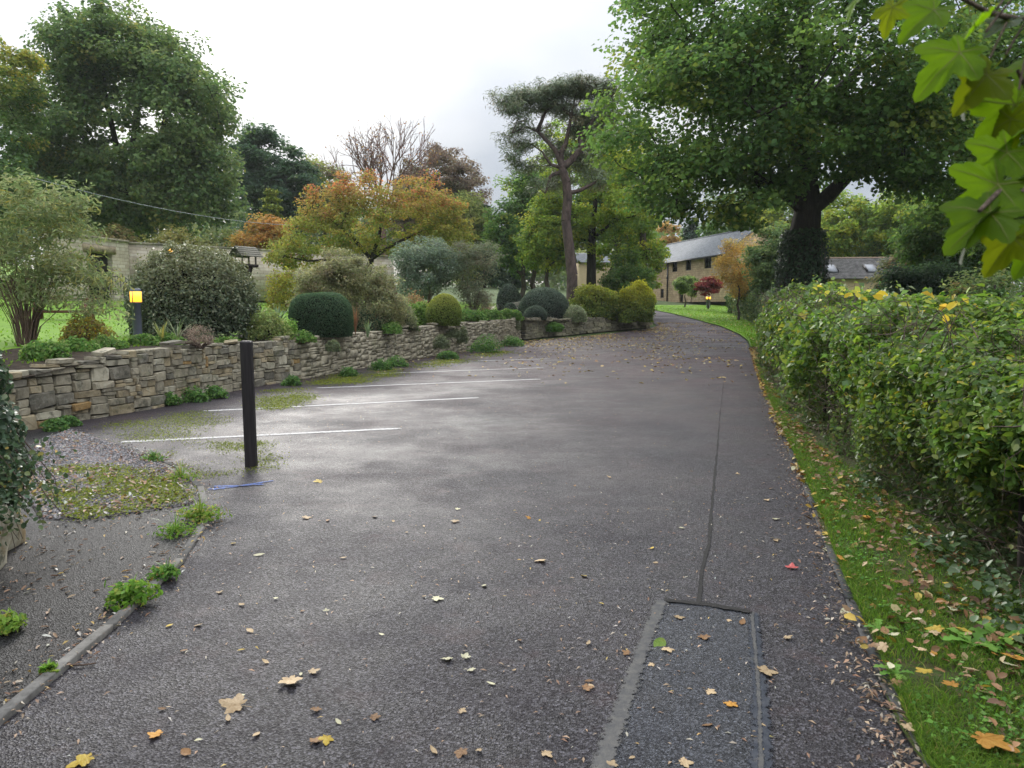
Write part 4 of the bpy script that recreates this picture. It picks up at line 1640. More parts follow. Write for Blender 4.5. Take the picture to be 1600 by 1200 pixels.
# ------------------------------------------------------------------ trees
G_DEEP = [((0.0410, 0.0768, 0.0251), 4), ((0.0615, 0.1104, 0.0296), 4), ((0.0952, 0.1500, 0.0342), 2), ((0.1757, 0.1920, 0.0342), .6)]
G_COOL = [((0.0425, 0.0720, 0.0296), 4), ((0.0680, 0.1008, 0.0388), 4), ((0.1062, 0.1380, 0.0513), 2), ((0.2124, 0.1920, 0.0570), .25)]
G_OLIVE = [((0.0720, 0.0960, 0.0360), 3), ((0.1200, 0.1380, 0.0480), 3), ((0.1800, 0.1680, 0.0600), 1)]
G_LIME = [((0.1080, 0.1680, 0.0300), 4), ((0.1680, 0.2280, 0.0360), 3), ((0.3000, 0.3000, 0.0360), 2), ((0.0600, 0.1020, 0.0300), 2)]
G_DARK = [((.020, .038, .024), 4), ((.032, .055, .032), 3), ((.05, .075, .04), 1)]

# big sycamore over the right of the drive
sb_ = np.array((P(1256, 465, 30)[0], 30.0, R(30) - .05))


def pt(px, py, D):
    return P(px, py, D)


trunk = [sb_ + (-.1, 0, -.1), sb_ + (0, 0, .5), pt(1252, 420, 30), pt(1256, 370, 30), pt(1262, 330, 30), pt(1258, 270, 30), pt(1250, 200, 30), pt(1262, 110, 30), pt(1255, 20, 30), pt(1262, -90, 30)]
limbs = [(trunk, .82, .16),
         ([trunk[4], pt(1290, 310, 29.6), pt(1330, 270, 29), pt(1400, 230, 28.5), pt(1480, 190, 28)], .36, .10),
         ([trunk[4], pt(1225, 300, 29.5), pt(1180, 270, 28.6), pt(1110, 250, 27.6), pt(1040, 255, 27)], .30, .07),
         ([trunk[6], pt(1215, 150, 29.6), pt(1160, 105, 29), pt(1090, 60, 28.5)], .28, .08),
         ([trunk[6], pt(1300, 150, 30.5), pt(1350, 100, 31.5), pt(1420, 50, 32)], .28, .08),
         ([trunk[5], pt(1240, 220, 28.4), pt(1215, 190, 26.6), pt(1195, 180, 25)], .26, .07),
         ([trunk[5], pt(1290, 230, 31.4), pt(1330, 200, 33.5), pt(1350, 190, 35)], .26, .07)]
cx, cz = sb_[0], 11.6
lobes = [(cx, 30, 12.6, 7.2, 7, 6.8, 4), (cx - 4.6, 28.4, 8.6, 4.0, 4, 2.9, 1.7), (cx - 3.6, 29, 12.2, 4.2, 4, 3.6, 1.5), (cx - 1.0, 25.5, 9.2, 4.5, 3.5, 3.0, 1.7), (cx + 4, 27, 8.6, 4.5, 4, 3.0, 1.7),
         (cx + 7.6, 29, 10.5, 3.6, 4, 4.2, 1.4), (cx + 1, 29, 17.5, 5.5, 5, 3.6, 1.4), (cx - 4.0, 28, 6.1, 3.2, 3, 1.5, 1.2), (cx + 1.5, 27, 7.4, 3.6, 3, 1.7, .9), (cx + 5.5, 28, 6.4, 3.6, 3, 2.0, 1.0)]
tree('sycamore_tree', 'huge dark green broadleaf tree with ivy clad trunk beside the drive', 'tree', sb_, limbs, lobes, 820, 108000, .18, G_DEEP, clump=1.15, flat=.5,
     leafmat=LEAF, bark=BARK_DARK, tmpl=T_DIAMOND, aspect=.85, r_tip=.018, shell=.5, up=.9, seg=.8, sag=.02, droop=.25, sides=6)
# ivy on its trunk
iv = thing('ivy', 'dark ivy cloaking the trunk of the huge tree beside the drive', 'climbing plant', sb_)
n = 9000
s = rng.uniform(0, 1, n)
hh_ = s * 4.6
tp = np.array(trunk)
cxx, cyy = np.interp(hh_ + sb_[2], tp[:, 2], tp[:, 0]), np.interp(hh_ + sb_[2], tp[:, 2], tp[:, 1])
a = rng.uniform(0, 2 * PI, n)
rr = np.interp(hh_, [0, 1, 3.5, 4.6], [1.15, .95, .86, .72]) + rng.normal(0, .08, n)
pos = np.column_stack((cxx + rr * np.cos(a), cyy + rr * np.sin(a), hh_ + sb_[2]))
nrm = np.column_stack((np.cos(a), np.sin(a), np.full(n, .4))) + rng.normal(0, .4, (n, 3))
V, Q, k = leaf_geo(pos, nrm, .10 * rng.uniform(.7, 1.3, n), T_DIAMOND, .9)
mesh_np('foliage', V, Q, LEAF_GLOSS, iv, col=np.repeat(vary(pal_pick([((.012, .024, .012), 4), ((.022, .038, .018), 2)], n)), k, 0))
mb = MB()
for q in range(7):
    a0 = rng.uniform(0, 2 * PI)
    pts = []
    for h in np.linspace(0, 4.2, 9):
        aa = a0 + .25 * math.sin(h * 1.3 + q)
        rr0 = np.interp(h, [0, 1, 3.5, 4.6], [1.02, .88, .84, .7])
        pts.append((np.interp(h + sb_[2], tp[:, 2], tp[:, 0]) + rr0 * math.cos(aa), np.interp(h + sb_[2], tp[:, 2], tp[:, 1]) + rr0 * math.sin(aa), h + sb_[2]))
    mb.poly(pts, .035, .015, 5)
mb.build('climbing_stems', TWIG, iv, smooth=True, kind='stuff')

# large round tree on the left
lb = np.array((P(212, 380, 60)[0], 60.0, P(212, 428, 60)[2]))
tr_ = [lb, pt(213, 370, 60), pt(211, 330, 60), pt(214, 290, 60), pt(208, 240, 60), pt(215, 170, 60), pt(210, 90, 60)]
limbs = [(tr_, .68, .14),
         ([tr_[2], pt(250, 300, 59), pt(290, 270, 58), pt(320, 225, 57)], .3, .08),
         ([tr_[3], pt(170, 260, 59), pt(130, 215, 58), pt(95, 170, 58)], .3, .08),
         ([tr_[3], pt(245, 235, 61), pt(265, 160, 62), pt(270, 100, 62)], .28, .08),
         ([tr_[3], pt(180, 220, 58), pt(165, 150, 57), pt(160, 90, 57)], .28, .08)]
m60 = M(60)
c0 = P(208, 205, 60)
lobes = [(c0[0], 60, c0[2], 150 * m60, 7.4, 168 * m60, 4)]
for (px, py, rx, rz, w) in ((110, 180, 85, 100, 1.2), (300, 190, 75, 90, 1.2), (200, 90, 85, 62, 1.0), (120, 300, 95, 62, 1.2), (310, 290, 70, 70, 1.2), (215, 300, 100, 60, 1.2), (265, 110, 55, 60, .5), (150, 95, 50, 50, .5)):
    q = P(px, py, 60 - 2)
    lobes.append((q[0], 59 - rng.uniform(0, 3), q[2], rx * m60, 4.2, rz * m60, w))
tree('lime_tree', 'large round grey green tree behind the garden wall on the left', 'tree', lb, limbs, lobes, 900, 88000, .30, G_COOL, clump=1.3, flat=.7, bark=BARK_DARK, aspect=.75,
     r_tip=.03, shell=.45, up=.7, seg=1.0, sag=.08)

# far left tree, yellowing top
def ycol(z0, z1, top, pal):
    def f(cl):
        k = np.clip((cl[:, 2] - z0) / (z1 - z0) + rng.normal(0, .22, len(cl)), 0, 1)[:, None]
        return pal_pick(pal, len(cl)) * (1 - k) + np.array(top) * k
    return f


q = P(-40, 200, 48)
tree('ash_tree', 'green tree with yellowing top cut off by the left edge', 'tree', (q[0], 48, 4.0), [([(q[0], 48, 4.0), (q[0] + .1, 48, 7), (q[0], 48, 11), (q[0], 48, 16)], .5, .1)],
     [(q[0], 48, P(0, 230, 48)[2], 4.2, 4, 5.5, 3), (P(10, 120, 48)[0], 48, P(0, 120, 48)[2], 2.2, 3, 2.4, 1.3), (P(30, 300, 48)[0], 47, P(0, 300, 48)[2], 2.6, 3, 2.2, 1.2)],
     170, 21000, .24, G_DEEP, clump=.9, bark=BARK_DARK, colfun=ycol(14.5, 17.5, (.24, .21, .03), G_COOL), seg=.9)

# dark trees behind, left to right
simple_tree('holm_oak', 'dark evergreen tree right of the large round tree', 'tree', 405, 400, 186, 80, 52, 150, 19000, .34, G_DARK, zbase=6.0, trunk_r=.45, low=.1, clump=1.1, seg=1.2)
simple_tree('holm_oak', 'second dark evergreen tree standing lower beside the olive tree', 'tree', 458, 400, 226, 78, 45, 130, 15000, .34, G_DARK, zbase=6.0, trunk_r=.4, low=.1, clump=1.0, seg=1.2)
simple_tree('maple_tree', 'olive brown tree left of the bare tree', 'tree', 505, 400, 240, 84, 60, 170, 17000, .3, G_OLIVE, zbase=6.0, trunk_r=.35, low=.15, clump=1.0, seg=1.2)
conifer('young_conifer', 'small yellow green conifer in front of the dark evergreens', 423, 395, 289, 56, 32, 6500, .26, [((.16, .2, .03), 3), ((.22, .24, .035), 2), ((.1, .14, .03), 2)], zbase=4.0, layers=11)

# bare tree
bb = np.array((P(600, 380, 62)[0], 62.0, P(600, 420, 62)[2]))
f0 = P(597, 345, 62)
bare = thing('bare_tree', 'nearly leafless tree with reddish twigs against the bright sky', 'tree', bb)
A_, B_, RA_, RB_, tips_ = [bb], [f0], [.36], [.24], []


def fork(p, d, ln_, r_, depth):
    e = p + d * ln_
    A_.append(p)
    B_.append(e)
    RA_.append(r_)
    RB_.append(r_ * .74)
    if depth == 0:
        tips_.append(e)
        return
    for _ in range(3 if depth > 1 and rng.random() < .55 else 2):
        dd = unit(d + rng.normal(0, .36, 3) + np.array((0, 0, .12)))
        fork(e, dd, ln_ * rng.uniform(.62, .88), r_ * .70, depth - 1)


for ex, ey in ((508, 262), (522, 235), (548, 210), (575, 198), (602, 190), (632, 193), (662, 203), (692, 222), (715, 250), (640, 240), (575, 240)):
    e = P(ex, ey, 62 + rng.uniform(-4, 4))
    d_ = e - f0
    fork(f0 + rng.normal(0, .15, 3), unit(d_ + np.array((0, 0, .3))), np.linalg.norm(d_) * .30, .082, 5)
V, Q = tubes(np.array(A_), np.array(B_), np.array(RA_), np.array(RB_), 5)
mesh_np('trunk', V, Q, bark_material('reddish_bark', (.10, .06, .05), (.24, .15, .13)), bare)
tp_ = np.array(tips_)[rng.choice(len(tips_), min(420, len(tips_)), replace=False)]
V, Q, k = leaf_geo(tp_ + rng.normal(0, .06, tp_.shape), rng.normal(size=tp_.shape), .16 * rng.uniform(.6, 1.3, len(tp_)), T_DIAMOND, .7)
mesh_np('last_leaves', V, Q, LEAF, bare, col=np.repeat(vary(pal_pick([((.2, .09, .04), 1), ((.2, .13, .05), 1)], len(tp_))), k, 0))

# brown dome shaped tree
simple_tree('copper_beech', 'brown purple domed tree behind the bare branches', 'tree', 690, 400, 226, 72, 84, 380, 46000, .22, [((.085, .06, .055), 4), ((.06, .055, .04), 3), ((.12, .09, .07), 2), ((.07, .08, .045), 1.2)], zbase=4.5,
            trunk_r=.4, low=.08, clump=.9, seg=1.0, bark=BARK)
simple_tree('holly_tree', 'grey green tree on the right flank of the brown dome', 'tree', 724, 420, 288, 64, 46, 150, 14000, .22, G_OLIVE, zbase=3.5, trunk_r=.25, low=.05, clump=.8)
conifer('fir_tree', 'dark blue green fir left of the tall pine', 757, 420, 318, 68, 36, 9000, .34, G_DARK, zbase=3.2, layers=14)
conifer('fir_tree', 'second dark fir close behind the leaves left of the tall pine', 806, 420, 330, 72, 30, 6500, .34, G_DARK, zbase=3.2, layers=12)

# orange and green ornamental cherry
cb0 = np.array((P(575, 458, 38)[0], 38.0, GZ_at(P(575, 458, 38)[0], 38)))
m38 = M(38)
trk = [cb0, pt(574, 425, 38), pt(580, 405, 38)]
lim = [(trk, .2, .16), ([trk[2], pt(610, 385, 37.8), pt(650, 365, 37.5), pt(690, 345, 37)], .12, .03), ([trk[2], pt(552, 372, 37.5), pt(520, 345, 37), pt(490, 330, 37)], .12, .03),
       ([trk[2], pt(592, 370, 38), pt(598, 330, 38.5), pt(602, 300, 38.5)], .12, .03), ([trk[1], pt(520, 405, 37), pt(480, 408, 36.5), pt(445, 400, 36)], .09, .03)]
lobes = [(P(590, 345, 38)[0], 38, P(590, 345, 38)[2], 120 * m38, 3.4, 55 * m38, 3)]
for (px, py, rx, rz) in ((510, 325, 55, 42), (560, 305, 50, 32), (640, 300, 55, 36), (685, 335, 48, 40), (500, 370, 58, 40), (620, 360, 70, 40), (455, 395, 45, 30), (700, 370, 40, 30)):
    q = P(px, py, 37)
    lobes.append((q[0], 37 + rng.uniform(-1, 1), q[2], rx * m38, 1.6, rz * m38, 1.1))
zt = P(0, 290, 38)[2]


def cherry(cl):
    k = np.clip((cl[:, 2] - (zt - 1.9)) / 2.2 + rng.normal(0, .22, len(cl)), 0, 1)[:, None]
    a = pal_pick([((.12, .13, .03), 3), ((.17, .16, .035), 2), ((.09, .115, .03), 2)], len(cl))
    b = pal_pick([((.36, .14, .07), 4), ((.30, .16, .06), 3), ((.22, .16, .055), 1.5)], len(cl))
    return a * (1 - k) + b * k


tree('cherry_tree', 'spreading cherry tree turning orange above green in front of the garden wall', 'tree', cb0, lim, lobes, 420, 30000, .125, [((.17, .17, .04), 2), ((.12, .14, .03), 3), ((.3, .17, .07), .8)], clump=.6,
     flat=.45, bark=BARK_DARK, colfun=cherry, r_tip=.01, shell=.4, seg=.5, sag=.06, sides=5)

# orange bush behind the wall, and hedging there
simple_tree('maple_tree', 'low orange maple showing over the garden wall', 'tree', 410, 440, 338, 50, 42, 90, 8000, .2, [((.34, .17, .05), 3), ((.28, .19, .06), 2), ((.16, .15, .05), 1)], zbase=3.0, trunk_r=.15, low=.15, clump=.7)
for px, py, hw, pal, lab in ((265, 352, 42, [((.15, .15, .05), 2), ((.2, .17, .06), 2), ((.09, .11, .04), 2)], 'yellow green bush behind the wall right of the big trunk'),
                             (165, 348, 45, [((.16, .12, .06), 2), ((.2, .14, .07), 1), ((.09, .11, .04), 2)], 'brownish bush behind the wall left of the big trunk'),
                             (340, 350, 42, [((.12, .12, .05), 2), ((.08, .1, .04), 2)], 'olive bush behind the wall below the round crown'),
                             (700, 372, 50, [((.08, .1, .04), 2), ((.12, .12, .05), 2)], 'olive bush between the cherry tree and the firs')):
    simple_tree('bush', lab, 'bush', px, 430, py, 52, hw, 70, 6500, .2, pal, zbase=3.2, trunk_r=.1, low=.05, clump=.7)

# leafy trees behind the pine
simple_tree('sycamore_tree', 'dark green tree left of the pine trunk with yellow tinged edge', 'tree', 815, 440, 258, 60, 52, 150, 17000, .24, None or G_DEEP, zbase=2.2, trunk_r=.25, low=.05, clump=.95,
            colfun=ycol(12, 18, (.20, .2, .03), G_DEEP))
simple_tree('maple_tree', 'yellow green tree close behind the pine trunk', 'tree', 858, 440, 300, 52, 48, 150, 15000, .2, G_LIME, zbase=2.0, trunk_r=.2, low=.12, clump=.8)
b1 = np.array((P(924, 440, 53)[0], 53.0, 1.2))
tree('maple_tree', 'lime green tree with thin dark trunk right of the pine', 'tree', b1, [([b1, pt(924, 400, 53), pt(925, 365, 53), pt(930, 320, 53), pt(925, 260, 53)], .42, .1),
     ([pt(924, 375, 53), pt(960, 345, 52), pt(1000, 335, 51)], .14, .04), ([pt(925, 365, 53), pt(890, 335, 53), pt(870, 315, 53)], .14, .04)],
     [(P(925, 300, 53)[0], 53, P(0, 300, 53)[2], 70 * M(53), 4, 90 * M(53), 3), (P(975, 340, 52)[0], 51, P(0, 345, 52)[2], 48 * M(52), 3, 36 * M(52), 1.3), (P(900, 230, 53)[0], 54, P(0, 235, 53)[2], 55 * M(53), 3, 55 * M(53), 1), (P(885, 350, 53)[0], 53, P(0, 350, 53)[2], 45 * M(53), 3, 32 * M(53), 1)],
     220, 25000, .2, G_LIME, clump=.8, bark=BARK_DARK, flat=.5)
b2 = np.array((P(1005, 440, 56)[0], 56.0, 1.4))
tree('maple_tree', 'yellow green tree with grey trunk in front of the stone house', 'tree', b2, [([b2, pt(1005, 400, 56), pt(1004, 340, 56), pt(1006, 300, 56), pt(1000, 230, 56)], .36, .1)],
     [(P(1000, 290, 56)[0], 56, P(0, 270, 56)[2], 52 * M(56), 4, 90 * M(56), 3), (P(1010, 390, 57)[0], 57, P(0, 400, 57)[2], 26 * M(57), 2.5, 62 * M(57), 1.5), (P(965, 390, 57)[0], 57, P(0, 405, 57)[2], 40 * M(57), 2.5, 40 * M(57), 1.3)],
     200, 21000, .2, G_LIME, clump=.75, bark=BARK, flat=.5, colfun=ycol(5, -2, (.26, .26, .03), G_LIME))
simple_tree('laurel', 'dark green bushy growth low between the lime tree and the house', 'bush', 985, 470, 392, 52, 42, 90, 9000, .16, G_DEEP, zbase=.9, trunk_r=.08, low=.02, clump=.6)

simple_tree('sycamore_tree', 'tall green tree closing the gap between the pine and the huge tree', 'tree', 962, 440, 178, 66, 62, 210, 24000, .25, G_DEEP, zbase=1.5, trunk_r=.35, low=.12, clump=1.0, colfun=ycol(12, 19, (.22, .22, .04), G_DEEP))
simple_tree('maple_tree', 'soft green tree rising behind the left side of the pine crown', 'tree', 838, 440, 232, 70, 48, 160, 17000, .25, G_LIME + G_OLIVE, zbase=2.5, trunk_r=.3, low=.08, clump=.95)
# tall pine
pb0 = np.array((P(893, 445, 45)[0], 45.0, 1.0))
m45 = M(45)


def p45(px, py, dd=0):
    return P(px, py, 45 + dd)


trk = [pb0, p45(894, 430), p45(889, 385), p45(884, 345), p45(887, 310), p45(885, 285), p45(878, 262)]
lim = [(trk, .35, .24),
       ([trk[6], p45(893, 250), p45(908, 232), p45(906, 214), p45(922, 198), p45(934, 172), p45(940, 150)], .24, .06),
       ([trk[6], p45(876, 240), p45(884, 225), p45(888, 205), p45(893, 180), p45(898, 155)], .20, .05),
       ([trk[6], p45(868, 235), p45(856, 222), p45(840, 205), p45(822, 198), p45(800, 208, -1)], .17, .04),
       ([p45(840, 205), p45(846, 190), p45(852, 175), p45(870, 160)], .14, .05),
       ([p45(893, 180), p45(880, 172), p45(868, 160), p45(850, 152)], .12, .05),
       ([p45(878, 268), p45(860, 275), p45(856, 290), p45(852, 302)], .13, .05),
       ([p45(887, 302), p45(905, 298), p45(925, 288), p45(932, 282)], .15, .06),
       ([trk[6], p45(862, 258), p45(852, 246), p45(848, 238)], .12, .05)]
lobes = []
for (px, py, rx, rz, w, dd) in ((820, 152, 42, 8, 1.3, -.5), (865, 143, 45, 11, 2.0, 0), (905, 138, 45, 12, 2.2, .5), (945, 145, 34, 16, 1.6, 1), (785, 156, 20, 5, .5, -1), (800, 172, 26, 7, .7, -.8), (845, 170, 34, 8, .9, 1),
                                (885, 170, 40, 10, 1.3, 1), (925, 178, 34, 14, 1.2, .5), (955, 190, 22, 24, .9, 1.5), (806, 196, 26, 9, .6, 0), (792, 218, 16, 9, .35, .3), (818, 228, 20, 8, .35, .4), (850, 205, 22, 9, .5, 1.2), (905, 205, 30, 14, .9, 1.2),
                                (935, 225, 28, 24, .9, 1.2), (800, 250, 16, 10, .3, 0), (828, 262, 24, 9, .4, .8), (872, 235, 30, 16, .7, 1.5), (905, 250, 26, 16, .6, 1.2), (840, 290, 30, 10, .4, .6), (930, 280, 24, 16, .5, 1.2), (870, 285, 26, 14, .4, 1.5)):
    q = p45(px, py, dd)
    lobes.append((q[0], 45 + dd, q[2], rx * m45 * 1.05, 1.9, rz * m45 * 1.05, w))
tree('pine_tree', 'tall pine with reddish twisting trunk and flat topped crown', 'tree', pb0, lim, lobes, 560, 36000, .30, [((.07, .095, .055), 3), ((.10, .125, .07), 3), ((.13, .145, .08), 1.5), ((.16, .11, .07), .5)],
     clump=.6, flat=.62, leafmat=NEEDLE, bark=BARK_PINE, tmpl=T_DIAMOND, aspect=.15, r_tip=.014, shell=.1, up=.9, seg=.5, sag=.10, sides=7)

# behind and beside the house
simple_tree('ash_tree', 'tall green tree behind the right half of the stone house roof', 'tree', 1150, 430, 270, 105, 62, 170, 17000, .36, G_DEEP, zbase=3.5, trunk_r=.4, low=.08, clump=1.3, seg=1.2)
simple_tree('ash_tree', 'green tree rising far behind the ivy clad trunk', 'tree', 1240, 430, 285, 95, 60, 160, 15000, .34, G_LIME, zbase=3.0, trunk_r=.4, low=.08, clump=1.2, seg=1.2)
conifer('weeping_conifer', 'dark weeping conifer behind the stone house roof', 1082, 420, 338, 108, 34, 8000, .5, G_DARK, zbase=3.5, layers=13, droop=.7)
simple_tree('beech_tree', 'pale orange tree behind the left end of the house roof', 'tree', 1042, 430, 345, 110, 22, 70, 7000, .36, [((.36, .24, .09), 3), ((.3, .18, .07), 2)], zbase=3.5, trunk_r=.3, low=.1, clump=1.0)
simple_tree('larch_tree', 'golden orange feathery tree hiding the right end of the stone house', 'tree', 1158, 478, 362, 52, 37, 150, 9500, .12, [((.40, .27, .08), 3), ((.34, .20, .06), 2), ((.3, .26, .09), 1)], zbase=.6, trunk_r=.1, low=.12, clump=.62, flat=.6, r_tip=.008)
simple_tree('elder_tree', 'grey green bushy tree between the larch and the ivy clad trunk', 'tree', 1208, 480, 342, 47, 46, 180, 19000, .17, G_COOL, zbase=.6, trunk_r=.12, low=.03, clump=.7)
simple_tree('acer', 'small crimson leaved tree in front of the stone house', 'tree', 1108, 472, 430, 64, 20, 60, 4200, .16, [((.11, .02, .024), 3), ((.15, .035, .03), 2), ((.09, .03, .02), 1)], zbase=1.35, trunk_r=.07, low=.35, clump=.5, flat=.35)
simple_tree('fruit_tree', 'small round green tree against the front of the stone house', 'tree', 1071, 473, 432, 66, 17, 60, 4500, .15, [((.11, .15, .05), 3), ((.08, .12, .04), 2)], zbase=1.5, trunk_r=.08, low=.35, clump=.45, flat=.5)
simple_tree('wall_climber', 'dark green climber on the house front behind the small round tree', 'shrub', 1081, 470, 424, 76, 10, 35, 2600, .16, G_DEEP, zbase=1.9, trunk_r=.05, low=.05, clump=.4)

# woodland edge on the right
simple_tree('hazel_tree', 'lime green tree behind the low cottage roof', 'tree', 1325, 430, 285, 66, 70, 190, 19000, .26, G_LIME, zbase=1.6, trunk_r=.25, low=.1, clump=.9)
simple_tree('beech_tree', 'bright green tree right of the cottage roof', 'tree', 1410, 440, 280, 62, 70, 190, 19000, .26, G_LIME, zbase=1.4, trunk_r=.25, low=.15, clump=.9)
simple_tree('yew_tree', 'dark tree with drooping sprays beside the cottage gable', 'tree', 1415, 470, 372, 42, 34, 90, 9000, .16, [((.05, .06, .03), 3), ((.09, .09, .04), 2), ((.1, .06, .04), 1)], zbase=.4, trunk_r=.18, low=.05, clump=.7, flat=.35)
simple_tree('sycamore_tree', 'deep green tree behind the right part of the hedge', 'tree', 1505, 520, 262, 34, 85, 230, 26000, .16, G_DEEP, zbase=0, trunk_r=.25, low=.18, clump=.9, flat=.5)
simple_tree('sycamore_tree', 'dark shady tree at the right edge above the field fence', 'tree', 1630, 540, 200, 27, 130, 240, 26000, .16, G_DEEP, zbase=0, trunk_r=.28, low=.2, clump=.9, flat=.5)
simple_tree('hawthorn', 'low bushy tree just behind the hedge under the hanging leaves', 'tree', 1545, 500, 420, 17, 70, 120, 12000, .09, [((.05, .075, .03), 3), ((.09, .11, .04), 2), ((.13, .1, .04), .6)], zbase=0, trunk_r=.06, low=.05, clump=.45)
conifer('young_conifer', 'small dark spreading conifer just behind the hedge', 1555, 540, 440, 14.5, 40, 3500, .12, G_DEEP, zbase=0, layers=8)
simple_tree('laurel', 'dark bush filling the gap behind the hedge right of the cottage', 'bush', 1450, 520, 402, 30, 60, 120, 13000, .13, G_DARK, zbase=0, trunk_r=.1, low=.02, clump=.7)
simple_tree('elder_tree', 'green bush between the big ivy clad trunk and the cottage', 'tree', 1268, 500, 432, 34, 20, 60, 5000, .13, G_DEEP, zbase=.1, trunk_r=.08, low=.02, clump=.5)

# far wood closing every gap low on the skyline
pts, cols = [], []
for k in range(110):
    a = rng.uniform(-44, 44)
    D = rng.uniform(125, 190)
    x = math.tan(math.radians(a)) * D
    if -16 < a < 0 and D < 150:
        D += 40
    zb = R(D) + (6 if x < -20 else 0)
    h = rng.uniform(7, 11) + (3 if x < -30 or x > 40 else 0)
    m_ = 420
    d = unit(rng.normal(size=(m_, 3)))
    r = 4.2 * rng.uniform(.6, 1.05, (m_, 1))
    pts.append(np.array((x, D, zb + h * .5)) + d * r * np.array((1.1, 1.1, h / 8)))
    cols.append(np.tile(pal_pick(G_COOL + G_OLIVE, 1), (m_, 1)))
pos = np.concatenate(pts)
V, Q, k = leaf_geo(pos, rng.normal(size=(len(pos), 3)) + (0, -.4, .7), 1.0 * rng.uniform(.6, 1.4, len(pos)), T_DIAMOND, .8)
mesh_np('woodland', V, Q, LEAF, col=np.repeat(vary(np.concatenate(cols)), k, 0), kind='stuff')['label'] = 'distant mixed woodland closing the skyline'

# ------------------------------------------------------------------ shrubs of the raised bed


def gbase(px, D, dz=0.0):
    x = P(px, 500, D)[0]
    return np.array((x, D, GZ_at(x, D) + dz))


# willow leaved shrub at the left
q = gbase(45, 12.6)
m13 = M(12.6)
lobes = [(P(px, py, 12.4)[0], 12.5, P(px, py, 12.5)[2], rx * m13, .55, rz * m13, w) for px, py, rx, rz, w in
         ((20, 335, 45, 45, 1.2), (75, 330, 40, 34, 1.0), (-40, 330, 50, 60, 1), (118, 348, 26, 22, .5), (45, 395, 60, 30, 1.3), (105, 412, 40, 24, .8), (150, 432, 26, 14, .5), (-30, 420, 50, 50, 1), (15, 292, 30, 22, .4), (110, 300, 18, 20, .25), (160, 465, 16, 24, .25), (60, 450, 60, 22, .7), (120, 470, 40, 16, .35))]
W_PAL = [((0.1360, 0.1615, 0.0850), 4), ((0.0935, 0.1232, 0.0595), 3), ((0.2040, 0.2125, 0.1360), 2.4), ((0.1700, 0.1530, 0.0425), .8), ((0.0595, 0.0850, 0.0425), 2)]
loose('willow_leaved_shrub', 'tall open shrub with narrow grey green leaves and many brown stems at the left', q, lobes, 330, 8800, .10, W_PAL, nstem=22, spread=.55, tmpl=T_OVAL, aspect=.26, clump=.30, droop=.5, bark=STEM_PALE,
      r_tip=.0035, up=.5, seg=.25)
# brown bare stems under it
sp_ = thing('stem_clump', 'clump of bare brown upright stems below the willow leaved shrub', 'shrub', gbase(35, 12.1))
b = np.array(sp_.location)
for k in range(34):
    a = rng.uniform(0, 2 * PI)
    o = np.array((math.cos(a), math.sin(a) * .6, 0)) * rng.uniform(.05, .28)
    h = rng.uniform(.6, 1.15)
    MB().poly([b + o * .6 - (0, 0, .03), b + o * 1.3 + (0, 0, h * .5), b + o * (2.4 + rng.uniform(0, .8)) + (0, 0, h)], .008, .004, 5).build('stem', STEM_PALE, sp_)

Y_SMALL = [((.12, .13, .035), 3), ((.2, .16, .04), 1.5), ((.1, .07, .035), 1.5), ((.38, .28, .03), .5)]
dome('hypericum', 'low straggly shrub with yellowing leaves left of the lit bollard lamp', gbase(132, 12.7), (.42, .4, .5), 2600, .045, Y_SMALL, rough=.25, thick=.25, core=0, tmpl=T_OVAL, shoots=.4)
SAGE = [((0.0324, 0.0468, 0.0274), 4), ((0.0504, 0.0684, 0.0396), 3), ((0.0792, 0.0936, 0.0612), 1.6), ((0.1224, 0.1296, 0.0864), .5)]
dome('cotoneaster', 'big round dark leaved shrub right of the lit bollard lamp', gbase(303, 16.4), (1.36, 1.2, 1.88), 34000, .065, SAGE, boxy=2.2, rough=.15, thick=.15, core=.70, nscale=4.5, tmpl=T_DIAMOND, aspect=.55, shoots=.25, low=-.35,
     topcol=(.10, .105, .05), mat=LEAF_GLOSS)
YEW = [((.024, .044, .026), 4), ((.034, .058, .033), 3), ((.05, .075, .04), 1)]
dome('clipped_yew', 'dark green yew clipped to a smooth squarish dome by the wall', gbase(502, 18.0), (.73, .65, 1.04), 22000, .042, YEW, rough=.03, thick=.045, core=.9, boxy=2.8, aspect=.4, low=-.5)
PYR = [((.09, .10, .05), 3), ((.16, .16, .09), 3), ((.22, .21, .12), 1.6), ((.07, .075, .05), 2), ((.09, .06, .05), 1)]
q = gbase(545, 21.5)
m21 = M(21.5)
lobes = [(P(px, py, 21.5)[0], 21.5, P(px, py, 21.5)[2], rx * m21, .9, rz * m21, w) for px, py, rx, rz, w in ((545, 460, 72, 50, 3), (530, 415, 38, 28, 1), (575, 440, 45, 30, 1), (500, 440, 38, 24, 1), (610, 480, 30, 34, .8), (480, 470, 25, 30, .5), (560, 490, 60, 26, 1.2))]
loose('pittosporum', 'large variegated cream and green shrub tapering behind the clipped yew', q, lobes, 300, 27000, .075, PYR, nstem=10, spread=.5, aspect=.5, clump=.30, up=.6, shell=.35)
dome('dark_shrub', 'dense dark green base growth under the variegated shrub', gbase(575, 21.0), (.7, .5, .72), 9000, .05, PYR + YEW, rough=.12, thick=.12, core=.75)
BALL = [((.09, .125, .03), 3), ((.13, .165, .04), 3), ((.06, .09, .025), 2)]
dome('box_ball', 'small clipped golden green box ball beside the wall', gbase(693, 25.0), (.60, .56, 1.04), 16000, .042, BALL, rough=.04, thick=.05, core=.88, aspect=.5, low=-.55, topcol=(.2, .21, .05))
SILV = [((.12, .155, .125), 4), ((.17, .20, .165), 2.5), ((.075, .10, .075), 2.5), ((.24, .26, .22), .8)]
q = gbase(665, 33)
